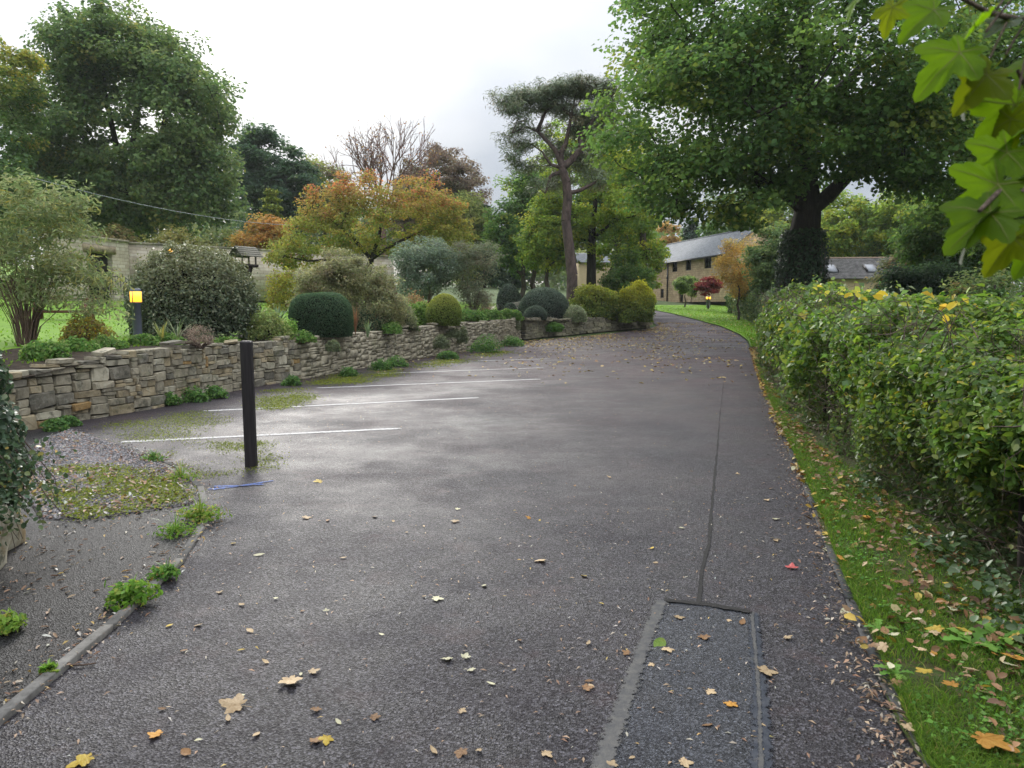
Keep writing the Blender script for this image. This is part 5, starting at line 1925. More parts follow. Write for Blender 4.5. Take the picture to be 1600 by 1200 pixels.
m33 = M(33)
lobes = [(P(px, py, 33)[0], 33 + rng.uniform(-.5, .5), P(px, py, 33)[2], rx * m33, 1.2, rz * m33, w) for px, py, rx, rz, w in ((660, 425, 45, 42, 3), (640, 405, 30, 25, 1), (690, 410, 35, 32, 1.4), (670, 385, 30, 14, .5), (640, 450, 26, 30, .8))]
loose('eucalyptus_shrub', 'silvery blue green shrub behind the box ball', q, lobes, 240, 19000, .095, SILV, nstem=14, spread=.8, aspect=.6, clump=.38, bark=TWIG)
q = gbase(740, 33.5)
lobes = [(P(px, py, 33.5)[0], 33.5, P(px, py, 33.5)[2], rx * m33, 1.0, rz * m33, w) for px, py, rx, rz, w in ((740, 430, 34, 48, 3), (760, 400, 26, 22, 1), (725, 395, 24, 20, 1), (745, 470, 26, 20, .7))]
loose('viburnum', 'twiggy dark grey shrub right of the silvery shrub', q, lobes, 200, 9000, .085, [((.07, .085, .06), 3), ((.10, .115, .08), 2), ((.09, .075, .06), 2)], nstem=22, spread=.8, aspect=.5, clump=.34, bark=TWIG, r_tip=.006)
DK = [((.036, .050, .040), 4), ((.055, .072, .058), 3), ((.09, .11, .09), .7)]
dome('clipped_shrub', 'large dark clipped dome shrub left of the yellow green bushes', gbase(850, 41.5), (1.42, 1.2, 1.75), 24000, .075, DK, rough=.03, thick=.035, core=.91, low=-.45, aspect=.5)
dome('clipped_shrub', 'small dark clipped dome shrub at the foot of the large one', gbase(836, 38.2), (.60, .5, .72), 8000, .06, DK, rough=.04, thick=.05, core=.88, low=-.45, aspect=.5)
dome('variegated_shrub', 'small cream variegated shrub on the end wall', gbase(899, 40.6, -.05), (.62, .5, .85), 7500, .075, [((.26, .28, .19), 3), ((.16, .2, .11), 3), ((.36, .37, .27), 1.4)], rough=.12, thick=.14, core=.7, low=-.4, shoots=.2)
EUO = [((.07, .105, .022), 3), ((.13, .17, .035), 3), ((.05, .08, .025), 2), ((.2, .2, .04), 1)]
EUO2 = [((.085, .115, .028), 3), ((.13, .16, .03), 2), ((.05, .075, .025), 2)]
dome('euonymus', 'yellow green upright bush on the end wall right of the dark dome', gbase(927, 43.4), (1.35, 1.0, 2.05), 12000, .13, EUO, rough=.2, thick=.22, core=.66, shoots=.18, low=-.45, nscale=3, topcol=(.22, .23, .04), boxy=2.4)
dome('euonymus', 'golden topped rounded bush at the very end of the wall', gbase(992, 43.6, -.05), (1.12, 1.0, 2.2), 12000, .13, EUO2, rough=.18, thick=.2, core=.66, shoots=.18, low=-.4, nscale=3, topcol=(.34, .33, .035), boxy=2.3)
dome('ground_cover', 'bright green low plant spilling over the corner of the end wall', P(850, 503, 38.6) - (0, 0, .5), (.95, .5, .62), 6000, .07, [((.04, .085, .02), 3), ((.07, .13, .03), 2)], rough=.2, thick=.2, core=.6, tmpl=T_OVAL)
loose('heather', 'dead brown heather on the crest of the wall', gbase(312, 12.9, .0), [(P(312, 536, 12.9)[0], 12.9, 1.10, .27, .2, .16, 1)], 70, 2600, .02, [((.17, .13, .12), 3), ((.22, .17, .15), 2), ((.1, .08, .07), 1)], nstem=14, spread=.3, aspect=.35, clump=.1, r_tip=.002, seg=.1)
dome('topiary_ball', 'small dark topiary ball on the lawn beyond the hoop fence', gbase(795, 52), (.85, .8, 1.9), 7000, .1, DK, rough=.05, thick=.06, core=.88, low=-.6)
dome('topiary_ball', 'smallest topiary ball low on the lawn beyond the hoop fence', gbase(797, 46.5), (.42, .4, .8), 3000, .09, DK, rough=.05, thick=.06, core=.88, low=-.6)
dome('lavender', 'mauve grey low mound beside the small topiary ball', gbase(812, 48), (.9, .6, .9), 3500, .09, [((.12, .12, .11), 3), ((.17, .15, .15), 2)], rough=.15, thick=.2, core=.6)
dome('sedum', 'tangle of reddish brown seed heads left of the box ball', gbase(648, 27.5), (.65, .4, .95), 3500, .06, [((.3, .2, .13), 3), ((.2, .1, .06), 2), ((.14, .15, .06), 1.5)], rough=.25, thick=.3, core=.4, shoots=.3)
dome('hebe', 'grey green soft shrub sprawling over the wall beside the sedum', gbase(618, 22.5), (.62, .5, .95), 6500, .05, [((.14, .15, .09), 3), ((.1, .115, .07), 2), ((.2, .2, .13), 1)], rough=.2, thick=.22, core=.6, shoots=.3)
dome('leafy_perennial', 'rounded green perennial between the soft shrub and the box ball', gbase(655, 25.4), (.5, .4, .8), 3500, .08, [((.07, .12, .03), 3), ((.11, .17, .04), 2)], rough=.2, thick=.25, core=.4, tmpl=T_OVAL)
dome('azalea', 'yellow autumn shrub in front of the garden wall', gbase(450, 33), (.9, .6, 1.9), 6500, .09, [((.3, .27, .04), 2), ((.17, .19, .04), 3), ((.2, .12, .05), .6)], rough=.25, thick=.3, core=.3, shoots=.3)
dome('euphorbia', 'soft yellow green growth left of the clipped yew', gbase(418, 16.3), (.45, .4, .62), 3200, .055, [((.11, .14, .05), 3), ((.16, .17, .07), 2), ((.08, .11, .04), 2)], rough=.3, thick=.3, core=.3, shoots=.4)
dome('herb_clump', 'bright green feathery plant just left of the clipped yew', gbase(442, 16.6, -.02), (.33, .3, .42), 2500, .05, [((.08, .15, .03), 3), ((.13, .2, .05), 2)], rough=.3, thick=.3, core=.3)


def spiky(name, label, base, n, length, wid, pal, spread=.6, cat='plant'):
    o = thing(name, label, cat, base)
    base = np.asarray(base)
    V, Q = [], []
    off = 0
    cols = []
    for k in range(n):
        a = rng.uniform(0, 2 * PI)
        d = np.array((math.cos(a), math.sin(a), 0))
        s = np.array((-d[1], d[0], 0)) * wid / 2
        l = length * rng.uniform(.6, 1.1)
        sp2 = spread * rng.uniform(.3, 1.2)
        p = [base + d * l * (sp2 * t ** 1.4) + np.array((0, 0, l * (t - .45 * sp2 * t ** 2.4))) for t in (0, .35, .7, 1.0)]
        ws = (1, 1.1, .8, .05)
        for q_, w_ in zip(p, ws):
            V += [q_ - s * w_, q_ + s * w_]
        for j in range(3):
            Q.append((off + 2 * j, off + 2 * j + 1, off + 2 * j + 3, off + 2 * j + 2))
        off += 8
        cols.append(np.tile(vary(pal_pick(pal, 1)), (8, 1)))
    mesh_np('leaves', np.array(V), np.array(Q), LEAF_GLOSS, o, col=np.concatenate(cols))
    return o


spiky('phormium', 'spiky grey green plant on the lawn edge left of the clipped yew', gbase(433, 20.5), 60, .75, .035, [((.09, .12, .08), 2), ((.06, .085, .055), 2)])
spiky('iris', 'upright strap leaved plant between the yew and the wall crest', gbase(574, 17.6), 12, .42, .04, [((.12, .17, .09), 2), ((.2, .22, .07), 1)], .35)
spiky('iris', 'yellowing strap leaved plant right of the bollard lamp', gbase(252, 13.8), 12, .5, .04, [((.16, .19, .07), 2), ((.35, .3, .08), 1)], .4)
spiky('sedge', 'thin leaved arching plant in front of the big round shrub', gbase(276, 14.4), 26, .6, .018, [((.12, .16, .08), 2), ((.16, .19, .1), 1)], .8)
spiky('crocosmia', 'dead orange brown stems between the yew and the dark shrub base', gbase(555, 18.6), 40, .75, .016, [((.25, .12, .06), 2), ((.17, .09, .05), 2)], .25)
spiky('dead_stems', 'reddish brown dead flower stems left of the hoop fence', gbase(760, 38.5), 150, 1.0, .03, [((.2, .12, .1), 3), ((.13, .085, .075), 2), ((.22, .18, .09), 1)], .8)
spiky('dead_stems', 'dark brown dead stems in front of the hoop fence', gbase(790, 38.0), 110, .6, .03, [((.12, .085, .07), 3), ((.08, .06, .05), 2)], .9)

# leafy edging along the crest of the wall
edge_specs = [(70, 11.0, .5, 'mound of grassy edging at the left end of the wall crest'), (120, 11.7, .45, 'green edging plant below the yellowing shrub'), (165, 12.2, .45, 'leafy green clump left of the lamp column'),
              (222, 13.3, .40, 'leafy green clump right at the foot of the lamp column'), (262, 13.9, .45, 'leafy clump between the lamp and the dead heather'), (352, 14.6, .35, 'small green clump right of the dead heather'),
              (470, 16.6, .4, 'green clump spilling forward below the clipped yew'), (735, 30.0, .8, 'broad leaved clump on the crest right of the box ball'), (765, 32.0, .8, 'broad leaved clump on the crest below the twiggy shrub'), (795, 34.0, .8, 'broad leaved clump on the crest below the hoop fence'),
              (610, 20.8, .5, 'trailing clump hanging over the wall below the soft shrub'), (640, 22.6, .4, 'purple green trailing clump on the wall face')]
for k, (px, D, w, lab) in enumerate(edge_specs):
    dome('edging_plant', lab, gbase(px, D, -.06), (w * .8, w * .5, w * .62), int(1100 * w / .4), .06 + .03 * (D > 25), [((.05, .10, .025), 3), ((.09, .15, .04), 2), ((.13, .17, .06), 1)] if k != 11 else [((.06, .05, .05), 2), ((.05, .07, .03), 2)],
         rough=.25, thick=.35, core=0.25, tmpl=T_OVAL, cat='plant', group='leafy edging on the wall crest')

# plants at the foot of and on the wall
foot = [(265, 633, .22, 'grassy tuft at the wall foot near the second bay line'), (305, 627, .25, 'dark green tuft at the wall foot left of the post'), (338, 622, .22, 'tuft of weeds at the wall foot just left of the post'), (455, 602, .2, 'small weed at the wall foot right of the post'),
        (545, 588, .22, 'weed tuft at the wall foot below the clipped yew'), (595, 578, .30, 'bright weed tuft at the wall foot below the soft shrub'), (620, 573, .32, 'broad weed tuft at the wall foot'), (700, 561, .35, 'weeds at the wall foot below the box ball'), (755, 551, .6, 'spreading green weeds at the wall foot near the wall joint'), (800, 541, .45, 'last weed tuft before the coursed wall'),
        (90, 672, .16, 'small bright green weed by the big corner stone'), (110, 665, .14, 'thin grassy weed by the big corner stone')]
for k, (px, py, w, lab) in enumerate(foot):
    b = G(px, py)
    b[1] -= .05
    dome('weed_tuft', lab, b, (w, w * .6, w * .9), int(500 + 900 * w), .05 + .02 * (b[1] > 20), [((.045, .09, .03), 3), ((.08, .14, .04), 2)], rough=.3, thick=.4, core=0, tmpl=T_OVAL, cat='weed', stems=False, group='weeds along the wall foot')
for px, py, D, w, h, lab in ((520, 541, 16.6, .16, .22, 'grey green tuft growing out of the wall face'), (708, 520, 24.8, .28, .35, 'matted plant on the wall below the box ball'), (722, 525, 26, .2, .5, 'hanging grey mat on the wall right of the box ball'), (690, 535, 23.6, .25, .4, 'green creeper patch on the wall left of the hanging mat'), (803, 507, 33.8, .3, .5, 'dark hanging plant at the joint of the two walls')):
    b = P(px, py, D)
    dome('wall_plant', lab, b - np.array((0, 0, h * .5)), (w, w * .6, h), 1600, .05, [((.07, .085, .05), 3), ((.1, .115, .07), 2)], rough=.3, thick=.35, core=0.3, cat='plant', stems=False, group='plants rooted in the wall')

# ------------------------------------------------------------------ hedges


def hedge_top(y):
    return np.interp(y, [-2, 4.2, 6, 9, 12.5, 17, 21, 25], [1.5, 1.54, 1.66, 1.86, 1.98, 2.02, 1.85, 1.5])


def hedge(name, label, y0, y1, front, top, n, lf0, lf1, depth, power, palf, ntwig, seed, group=None, stemcol=None):
    x0 = float(front(np.array([y0]))[0])
    o = thing(name, label, 'hedge', (x0, y0, R(y0)), group=group)
    u = rng.random(n)
    if power:
        y = (y0 + 6) * ((y1 + 6) / (y0 + 6)) ** u - 6 if power == 1 else y0 + (y1 - y0) * u
        yy0 = max(y0, 3.0)
        y = np.where(rng.random(n) < .88, yy0 * (y1 / yy0) ** u, y0 + (yy0 - y0) * u) if y0 < 3 else yy0 * (y1 / yy0) ** u
    else:
        y = y0 + (y1 - y0) * u
    H = top(y)
    # walk round the section: front face, then the top
    w = rng.random(n) * (H * 1.0 + depth * .9)
    onfront = w < H
    h = np.where(onfront, w, H)
    d = np.where(onfront, 0.0, w - H)
    # the lower face is thinner, the shoulder is rounded
    sh = np.clip((h / H - .72) / .28, 0, 1)
    d = d + np.where(onfront, .42 * sh ** 2, .42)
    h = np.where(onfront, h - .12 * sh ** 2 * H * .4, h - .06)
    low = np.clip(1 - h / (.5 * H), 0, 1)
    d = d + low * .18
    inn = np.abs(rng.exponential(.16, n))
    p = np.column_stack((front(y) + d, y, R(y) + h))
    bump = nz(p, 1.5, seed) * .17 + nz(p, 4.2, seed + 1) * .09 + (rng.random(n) < .03) * rng.random(n) * .22
    nx = np.where(onfront, -1 + .6 * sh, -.2)
    nzv = np.where(onfront, sh, 1.0)
    nn = unit(np.column_stack((nx, np.full(n, -.12), nzv)))
    p = p + nn * (bump - inn)[:, None]
    hole = nz(p, 2.6, seed + 2) + nz(p, 6.0, seed + 3) * .6
    keep = (hole > -.62 + .50 * low) & (rng.random(n) < 1 - .45 * low)
    p, nn, y, low, inn, hole = p[keep], nn[keep], y[keep], low[keep], inn[keep], hole[keep]
    p[:, 2] = np.maximum(p[:, 2], R(y) + .03)
    m = len(p)
    nrm = nn * .55 + unit(rng.normal(size=(m, 3))) * .8 + np.array((0, 0, .55))
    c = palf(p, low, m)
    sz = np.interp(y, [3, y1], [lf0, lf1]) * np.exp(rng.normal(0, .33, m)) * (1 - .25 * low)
    nearm = y < 7
    V1, Q1, k1 = leaf_geo(p[nearm], nrm[nearm], sz[nearm], T_OVAL, .62)
    V2, Q2, k2 = leaf_geo(p[~nearm], nrm[~nearm], sz[~nearm], T_DIAMOND, .75)
    c = vary(c, .3)
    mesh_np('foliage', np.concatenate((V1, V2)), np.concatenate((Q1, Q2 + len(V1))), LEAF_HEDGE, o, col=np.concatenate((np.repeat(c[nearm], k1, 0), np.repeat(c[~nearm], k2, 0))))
    # twigs and stems
    ty = y0 + (y1 - y0) * rng.random(ntwig) ** (1.6 if power else 1.0)
    th = rng.uniform(.05, .95, ntwig) * top(ty)
    td = rng.uniform(.05, .55, ntwig)
    A = np.column_stack((front(ty) + td, ty, R(ty) + th))
    dd = unit(np.column_stack((rng.normal(-.35, .5, ntwig), rng.normal(0, .6, ntwig), rng.normal(.5, .6, ntwig))))
    ln = rng.uniform(.12, .5, ntwig)
    Mid = A + dd * ln[:, None] * .5 + rng.normal(0, .02, (ntwig, 3))
    B = Mid + unit(dd + rng.normal(0, .35, (ntwig, 3))) * ln[:, None] * .5
    B[:, 2] = np.minimum(B[:, 2], R(B[:, 1]) + top(B[:, 1]) + .14)
    r0 = rng.uniform(.0015, .0055, ntwig)
    V1, Q1 = tubes(A, Mid, r0, r0 * .8, 4)
    V2, Q2 = tubes(Mid, B, r0 * .8, r0 * .4, 4)
    mesh_np('twigs', np.concatenate((V1, V2)), np.concatenate((Q1, Q2 + len(V1))), stemcol or TWIG, o, kind='stuff')
    ns_ = int((y1 - y0) * 4)
    sy = rng.uniform(y0, y1, ns_)
    A = np.column_stack((front(sy) + rng.uniform(.3, .6, ns_), sy, R(sy) - .03))
    B = A + np.column_stack((rng.normal(0, .12, ns_), rng.normal(0, .15, ns_), top(sy) * rng.uniform(.5, .8, ns_)))
    V, Q = tubes(A, B, rng.uniform(.012, .03, ns_), rng.uniform(.006, .012, ns_), 5)
    mesh_np('stem', V, Q, BARK_DARK, o, kind='stuff')
    return o


LEAF_HEDGE = leaf_material('hedge_leaf', .40, .45, .2, 1.7)


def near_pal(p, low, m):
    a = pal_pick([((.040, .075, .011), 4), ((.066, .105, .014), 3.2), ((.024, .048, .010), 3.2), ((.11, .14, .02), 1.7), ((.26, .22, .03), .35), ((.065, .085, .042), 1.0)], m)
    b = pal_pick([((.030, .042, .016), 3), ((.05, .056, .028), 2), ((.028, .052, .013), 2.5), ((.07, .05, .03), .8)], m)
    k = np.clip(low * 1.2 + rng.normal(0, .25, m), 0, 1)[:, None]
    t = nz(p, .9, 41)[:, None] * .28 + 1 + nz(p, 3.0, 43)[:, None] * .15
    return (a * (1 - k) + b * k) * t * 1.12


def far_pal(p, low, m):
    return pal_pick([((.035, .058, .026), 3), ((.055, .08, .034), 3), ((.08, .10, .045), 1.5), ((.15, .15, .04), .4)], m)


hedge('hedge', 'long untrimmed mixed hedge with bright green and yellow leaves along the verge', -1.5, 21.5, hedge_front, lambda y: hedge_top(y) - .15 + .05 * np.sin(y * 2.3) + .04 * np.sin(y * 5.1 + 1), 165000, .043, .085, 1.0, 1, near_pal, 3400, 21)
hedge('hedge', 'darker bushy far hedge running on towards the stone house', 21.8, 62, lambda y: np.interp(y, [21, 27, 32, 38, 47, 62], [7.6, 9.4, 11.0, 13.0, 15.1, 17.4]), lambda y: np.interp(y, [21, 30, 38, 48, 62], [1.6, 1.9, 2.2, 2.3, 1.7]) + .16 * np.sin(y * 1.1) + .1 * np.sin(y * 2.7), 70000, .07, .13, 1.4, 0, far_pal, 700, 31)

# bigger yellow leaves and a few dead stems on the hedge crest
hp = thing('bramble', 'yellow bramble leaves and bare stems along the hedge crest', 'bramble', (3.9, 7.5, 1.7))
for k in range(42):
    y = rng.uniform(5.5, 11)
    x = float(hedge_front(np.array([y]))[0]) + rng.uniform(.25, .7)
    z = float(hedge_top(y)) - .06 + rng.uniform(-.08, .06)
    V, Q, kk = leaf_geo(np.array([(x, y, z)]), np.array([(rng.normal(-.3, .4), rng.normal(-.5, .3), .8)]), rng.uniform(.07, .12), T_OVAL, .75)
    mesh_np('leaf', V, Q, LEAF, hp, col=np.repeat(vary(pal_pick([((.5, .36, .03), 2), ((.42, .4, .05), 2), ((.3, .35, .05), 1)], 1)), kk, 0))
for k in range(16):
    y = rng.uniform(4.6, 12)
    x = float(hedge_front(np.array([y]))[0]) + rng.uniform(.2, .6)
    z = float(hedge_top(y)) - .22
    a = np.array((x, y, z))
    d = np.array((rng.normal(0, .2), rng.normal(-.05, .2), rng.uniform(.1, .26)))
    MB().poly([a, a + d * .6, a + d + (rng.normal(0, .12), rng.normal(0, .1), -.02)], .005, .0025, 4).build('stem', TWIG, hp)

# ------------------------------------------------------------------ ivy covered wall end at the left edge
gpw = thing('rubble_wall_end', 'pale limewashed stone wall end under ivy at the left edge', 'wall', (-3.2, 4.2, 0))
blocks = [((-3.85, 3.45, -.05), (-2.80, 4.02, .36)), ((-3.9, 4.03, -.05), (-2.93, 4.55, .40)), ((-4.0, 4.56, -.05), (-3.12, 4.98, .34)), ((-3.95, 3.5, .37), (-3.05, 4.3, .7)), ((-3.95, 4.31, .41), (-3.15, 4.9, .72)), ((-4.0, 3.6, .73), (-3.2, 4.8, 1.1))]
for a, b in blocks:
    a, b = (a[0] - .2, a[1], a[2]), (b[0] - .16, b[1], b[2])
    o8 = np.array([(-.47, -.5), (.46, -.49), (.5, -.44), (.49, .46), (.45, .5), (-.46, .49), (-.5, .45), (-.49, -.46)]) + rng.uniform(-.015, .015, (8, 2))
    w, d_, h = b[1] - a[1], b[0] - a[0], b[2] - a[2]
    # rough dressed stone: a grid of the +x face, broken a little, with sides going back
    gu = np.linspace(-.5, .5, 7)
    GU, GV = np.meshgrid(gu, gu)
    edge = np.maximum(np.abs(GU), np.abs(GV)) > .45
    dep = rng.normal(0, .006, GU.shape) + np.where(edge, .03, 0) + .03 * nz(np.column_stack((GU.ravel() * w * 5 + a[1] * 7, GV.ravel() * h * 5, 0 * GU.ravel())), 1.0, 12).reshape(GU.shape)
    F0 = np.stack((b[0] - dep, (a[1] + b[1]) / 2 + GU * w * (1 + rng.normal(0, .01, GU.shape)), (a[2] + b[2]) / 2 + GV * h), 2).reshape(-1, 3)
    Q = [(i * 7 + j, i * 7 + j + 1, (i + 1) * 7 + j + 1, (i + 1) * 7 + j) for i in range(6) for j in range(6)]
    ring = [j for j in range(7)] + [7 * i + 6 for i in range(1, 7)] + [42 + j for j in range(5, -1, -1)] + [7 * i for i in range(5, 0, -1)]
    B0 = F0[ring].copy()
    B0[:, 0] = a[0]
    m_ = len(ring)
    Q += [(ring[(i + 1) % m_], ring[i], 49 + i, 49 + (i + 1) % m_) for i in range(m_)]
    mesh_np('stone', np.concatenate((F0, B0)), np.array(Q), WHITE_STONE, gpw)
iv2 = thing('ivy', 'glossy dark ivy hanging over the pale wall end at the left edge', 'climbing plant', (-3.1, 4.4, .5))
n = 14000
cen = np.array([(-3.46, 4.5, 1.14), (-3.48, 4.3, .90), (-3.42, 4.65, .80), (-3.38, 4.78, .52), (-3.35, 4.0, 1.15), (-3.34, 4.1, .78)])
rad = np.array([(.30, .5, .34), (.30, .55, .30), (.28, .38, .30), (.22, .3, .25), (.35, .4, .3), (.22, .5, .22)])
ci = rng.choice(6, n, p=[.25, .22, .18, .1, .12, .13])
d = unit(rng.normal(size=(n, 3)))
pos = cen[ci] + d * rad[ci] * (1 - np.abs(rng.normal(0, .12, (n, 1)))) * (1 + .16 * nz(d, 3, 9)[:, None])
nrm = d + unit(rng.normal(size=(n, 3))) * .8 + (.2, -.3, .3)
V, Q, k = leaf_geo(pos, nrm, .042 * rng.uniform(.6, 1.4, n), T_OVAL, .8)
mesh_np('foliage', V, Q, LEAF_GLOSS, iv2, col=np.repeat(vary(pal_pick([((.018, .032, .018), 4), ((.03, .05, .026), 3), ((.06, .08, .045), 1), ((.14, .15, .11), .25)], n)), k, 0))
mb = MB()
for k in range(16):
    a = np.array((-3.24 - rng.uniform(0, .15), rng.uniform(4.2, 4.9), rng.uniform(.6, 1.0)))
    mb.poly([a, a + (.08, .04, -.15), a + (.10 + rng.uniform(0, .12), .1, -.38), a + (.14 + rng.uniform(0, .15), .12, -.5 - rng.uniform(0, .08))], .005, .002, 4)
mb.build('hanging_stems', TWIG, iv2, kind='stuff')
n = 900
t = rng.random(n)
pos = np.column_stack((-3.13 + rng.normal(0, .07, n) + .08 * t, 4.45 + rng.normal(0, .28, n), .72 - .45 * t + rng.normal(0, .04, n)))
V, Q, k = leaf_geo(pos, rng.normal(size=(n, 3)) + (.5, -.3, .2), .035 * rng.uniform(.6, 1.4, n), T_OVAL, .8)
mesh_np('hanging_foliage', V, Q, LEAF_GLOSS, iv2, col=np.repeat(vary(pal_pick([((.03, .05, .026), 3), ((.07, .09, .04), 1), ((.2, .16, .05), .2)], n)), k, 0))

# ------------------------------------------------------------------ overhanging branch with big leaves


def maple_outline(r, lobed=1.0):
    tips = [(-128, .50), (-66, .82), (0, 1.0), (66, .82), (128, .50)]
    pts = [(180, .10)]
    for i, (a, l) in enumerate(tips):
        l = l * r.uniform(.92, 1.08)
        if i == 0:
            pts.append((-158, .34))
        pts += [(a - 25, l * .70), (a - 18, l * .80), (a - 14, l * .78), (a - 8, l * .93), (a, l), (a + 8, l * .93), (a + 14, l * .78), (a + 18, l * .80), (a + 25, l * .70)]
        if i < 4:
            nb = (a + tips[i + 1][0]) / 2
            pts.append((nb, (.52 if lobed else .6) * r.uniform(.92, 1.1)))
    pts.append((158, .34))
    return pts


def maple_leaf(seed, fold=.25, curl=.3, cup=.0, veins=True):
    r = np.random.default_rng(700 + seed)
    o = maple_outline(r)
    ang = np.radians([p[0] for p in o])
    rad = np.array([p[1] for p in o])
    P1 = np.column_stack((rad * np.cos(ang), rad * np.sin(ang)))
    V2 = np.concatenate(([(0, 0)], P1 * .5, P1))
    x, y = V2[:, 0], V2[:, 1]
    # creased along the veins, curled at the rim
    a = np.degrees(np.arctan2(y, x))
    dv = np.min(np.abs(a[:, None] - np.array([-128, -66, 0, 66, 128])[None]), axis=1)
    rr = np.hypot(x, y)
    z = -.05 * np.clip(dv / 33, 0, 1) * rr - curl * .35 * rr ** 2 + fold * np.abs(y) * .6 + cup * x ** 2 + r.normal(0, .012, len(x))
    z[0] = 0
    n = len(o)
    V = np.column_stack((x, y, z))
    T = [(0, 1 + i, 1 + (i + 1) % n) for i in range(n)]
    Q = [(1 + i, 1 + n + i, 1 + n + (i + 1) % n, 1 + (i + 1) % n) for i in range(n)]
    k = len(V)
    st = np.array([(0, -.012, 0), (0, .012, 0), (-.75, .01, -.1), (-.75, -.01, -.1)]) + (0, 0, .004)
    V = np.concatenate((V, st))
    Q.append((k, k + 1, k + 2, k + 3))
    if veins:
        # raised veins on both faces, running to the five tips
        for td_ in (-128, -66, 0, 66, 128):
            j = int(np.argmin(np.where(np.abs(np.array([p[0] for p in o]) - td_) < 1, -rad, 9)))
            line = np.array([V[0], V[1 + j], V[1 + n + j]])
            sd = np.array((-math.sin(math.radians(td_)), math.cos(math.radians(td_)), 0))
            for zo in (.006, -.006):
                k = len(V)
                wv = np.array([.013, .009, .002])[:, None]
                V = np.concatenate((V, line + sd * wv + (0, 0, zo), line - sd * wv + (0, 0, zo)))
                Q += [(k, k + 1, k + 4, k + 3), (k + 1, k + 2, k + 5, k + 4)]
    return V, np.array(T), np.array(Q)


def leafmat(name, a, b, trans, spots=0.0, rough=.5, boost=1.6):
    m = Mat(name, rough, .12)
    f = m.noise(9, 5, .6, m.coord('Object', (1, 1, 1)))
    oi = m.n('ShaderNodeObjectInfo')
    c = m.ramp(f, [(.35, a), (.65, b)])
    c = m.mix(1.0, c, m.ramp(oi.outputs['Random'], [(0, .75), (1, 1.2)]), 'MULTIPLY')
    if spots:
        c = m.mix(m.ramp(m.noise(3.2, 4, .6, m.coord('Object', (1, 1, 1), (3, 1, 0))), [(.56, 0), (.68, spots)]), c, (.16, .07, .015))
    m.base(c)
    tr = m.n('ShaderNodeBsdfTranslucent')
    m.l(m.mix(1.0, c, (boost, boost, boost * .6), 'MULTIPLY'), tr.inputs['Color'])
    mx = m.n('ShaderNodeMixShader')
    mx.inputs[0].default_value = trans
    m.l(m.b.outputs[0], mx.inputs[1])
    m.l(tr.outputs[0], mx.inputs[2])
    m.l(mx.outputs[0], m.o.inputs['Surface'])
    m.bump(m.noise(16, 4, .6, m.coord('Object')), .25, .02)
    return m.m


BIGLEAF = [leafmat('fresh_maple_leaf', (.050, .105, .002), (.078, .14, .004), .60, .25, .55, 2.5), leafmat('browning_maple_leaf', (.065, .105, .003), (.10, .125, .005), .58, .8, .55, 2.2), leafmat('maple_leaf_painted_shade', (.018, .040, .006), (.030, .056, .009), .35, 0, .5, 1.3)]  # last one is a darker copy, with shade put into the leaf colour

VEIN = leafmat('leaf_vein', (.10, .13, .02), (.14, .16, .03), .4)
br = thing('maple_branch', 'overhanging maple branch with large backlit yellow green leaves at top right', 'branch', P(1640, 120, 1.3))
mains = [[P(1760, -40, 1.5), P(1660, 20, 1.4), P(1590, 30, 1.32), P(1545, 20, 1.28), P(1490, -10, 1.25)],
         [P(1760, 160, 1.4), P(1680, 170, 1.32), P(1610, 150, 1.26), P(1590, 110, 1.24)],
         [P(1760, 300, 1.3), P(1680, 285, 1.25), P(1605, 280, 1.2), P(1560, 300, 1.16), P(1530, 330, 1.14)],
         [P(1660, 20, 1.4), P(1520, -60, 1.45), P(1400, -40, 1.5)],
         [P(1760, -40, 1.5), P(1790, 120, 1.4), P(1760, 300, 1.3)]]
for k, pl_ in enumerate(mains):
    MB().poly(pl_, .007, .003, 6).build('twig', TWIG, br, smooth=True)
# (px, py of the stalk end, size px, direction angle in the picture, tilt away, roll, material)
big = [(1395, -14, 75, 250, 40, 10, 1, 1.5), (1345, -18, 60, 230, 35, -20, 0, 1.5), (1480, -5, 105, 215, 50, 20, 0, 1.3), (1545, 15, 120, 225, 55, -25, 0, 1.28), (1528, 50, 140, 222, 62, 25, 0, 1.25), (1560, 85, 120, 232, 45, 30, 1, 1.24), (1535, 90, 110, 240, 70, -30, 2, 1.27),
       (1590, 20, 80, 210, 65, 10, 2, 1.3), (1580, 140, 130, 262, 40, -10, 1, 1.24), (1605, 120, 150, 238, 25, 15, 0, 1.26), (1600, 205, 140, 225, 42, 20, 0, 1.2), (1625, 190, 130, 205, 50, -20, 0, 1.22), (1590, 255, 150, 222, 60, 28, 0, 1.17), (1630, 250, 150, 215, 68, -15, 2, 1.2),
       (1585, 300, 165, 218, 62, 18, 0, 1.14), (1560, 325, 120, 222, 72, -30, 2, 1.15), (1600, 340, 120, 235, 66, 30, 1, 1.16), (1650, 60, 130, 230, 50, 0, 0, 1.34), (1670, 330, 150, 225, 55, 10, 0, 1.2)]
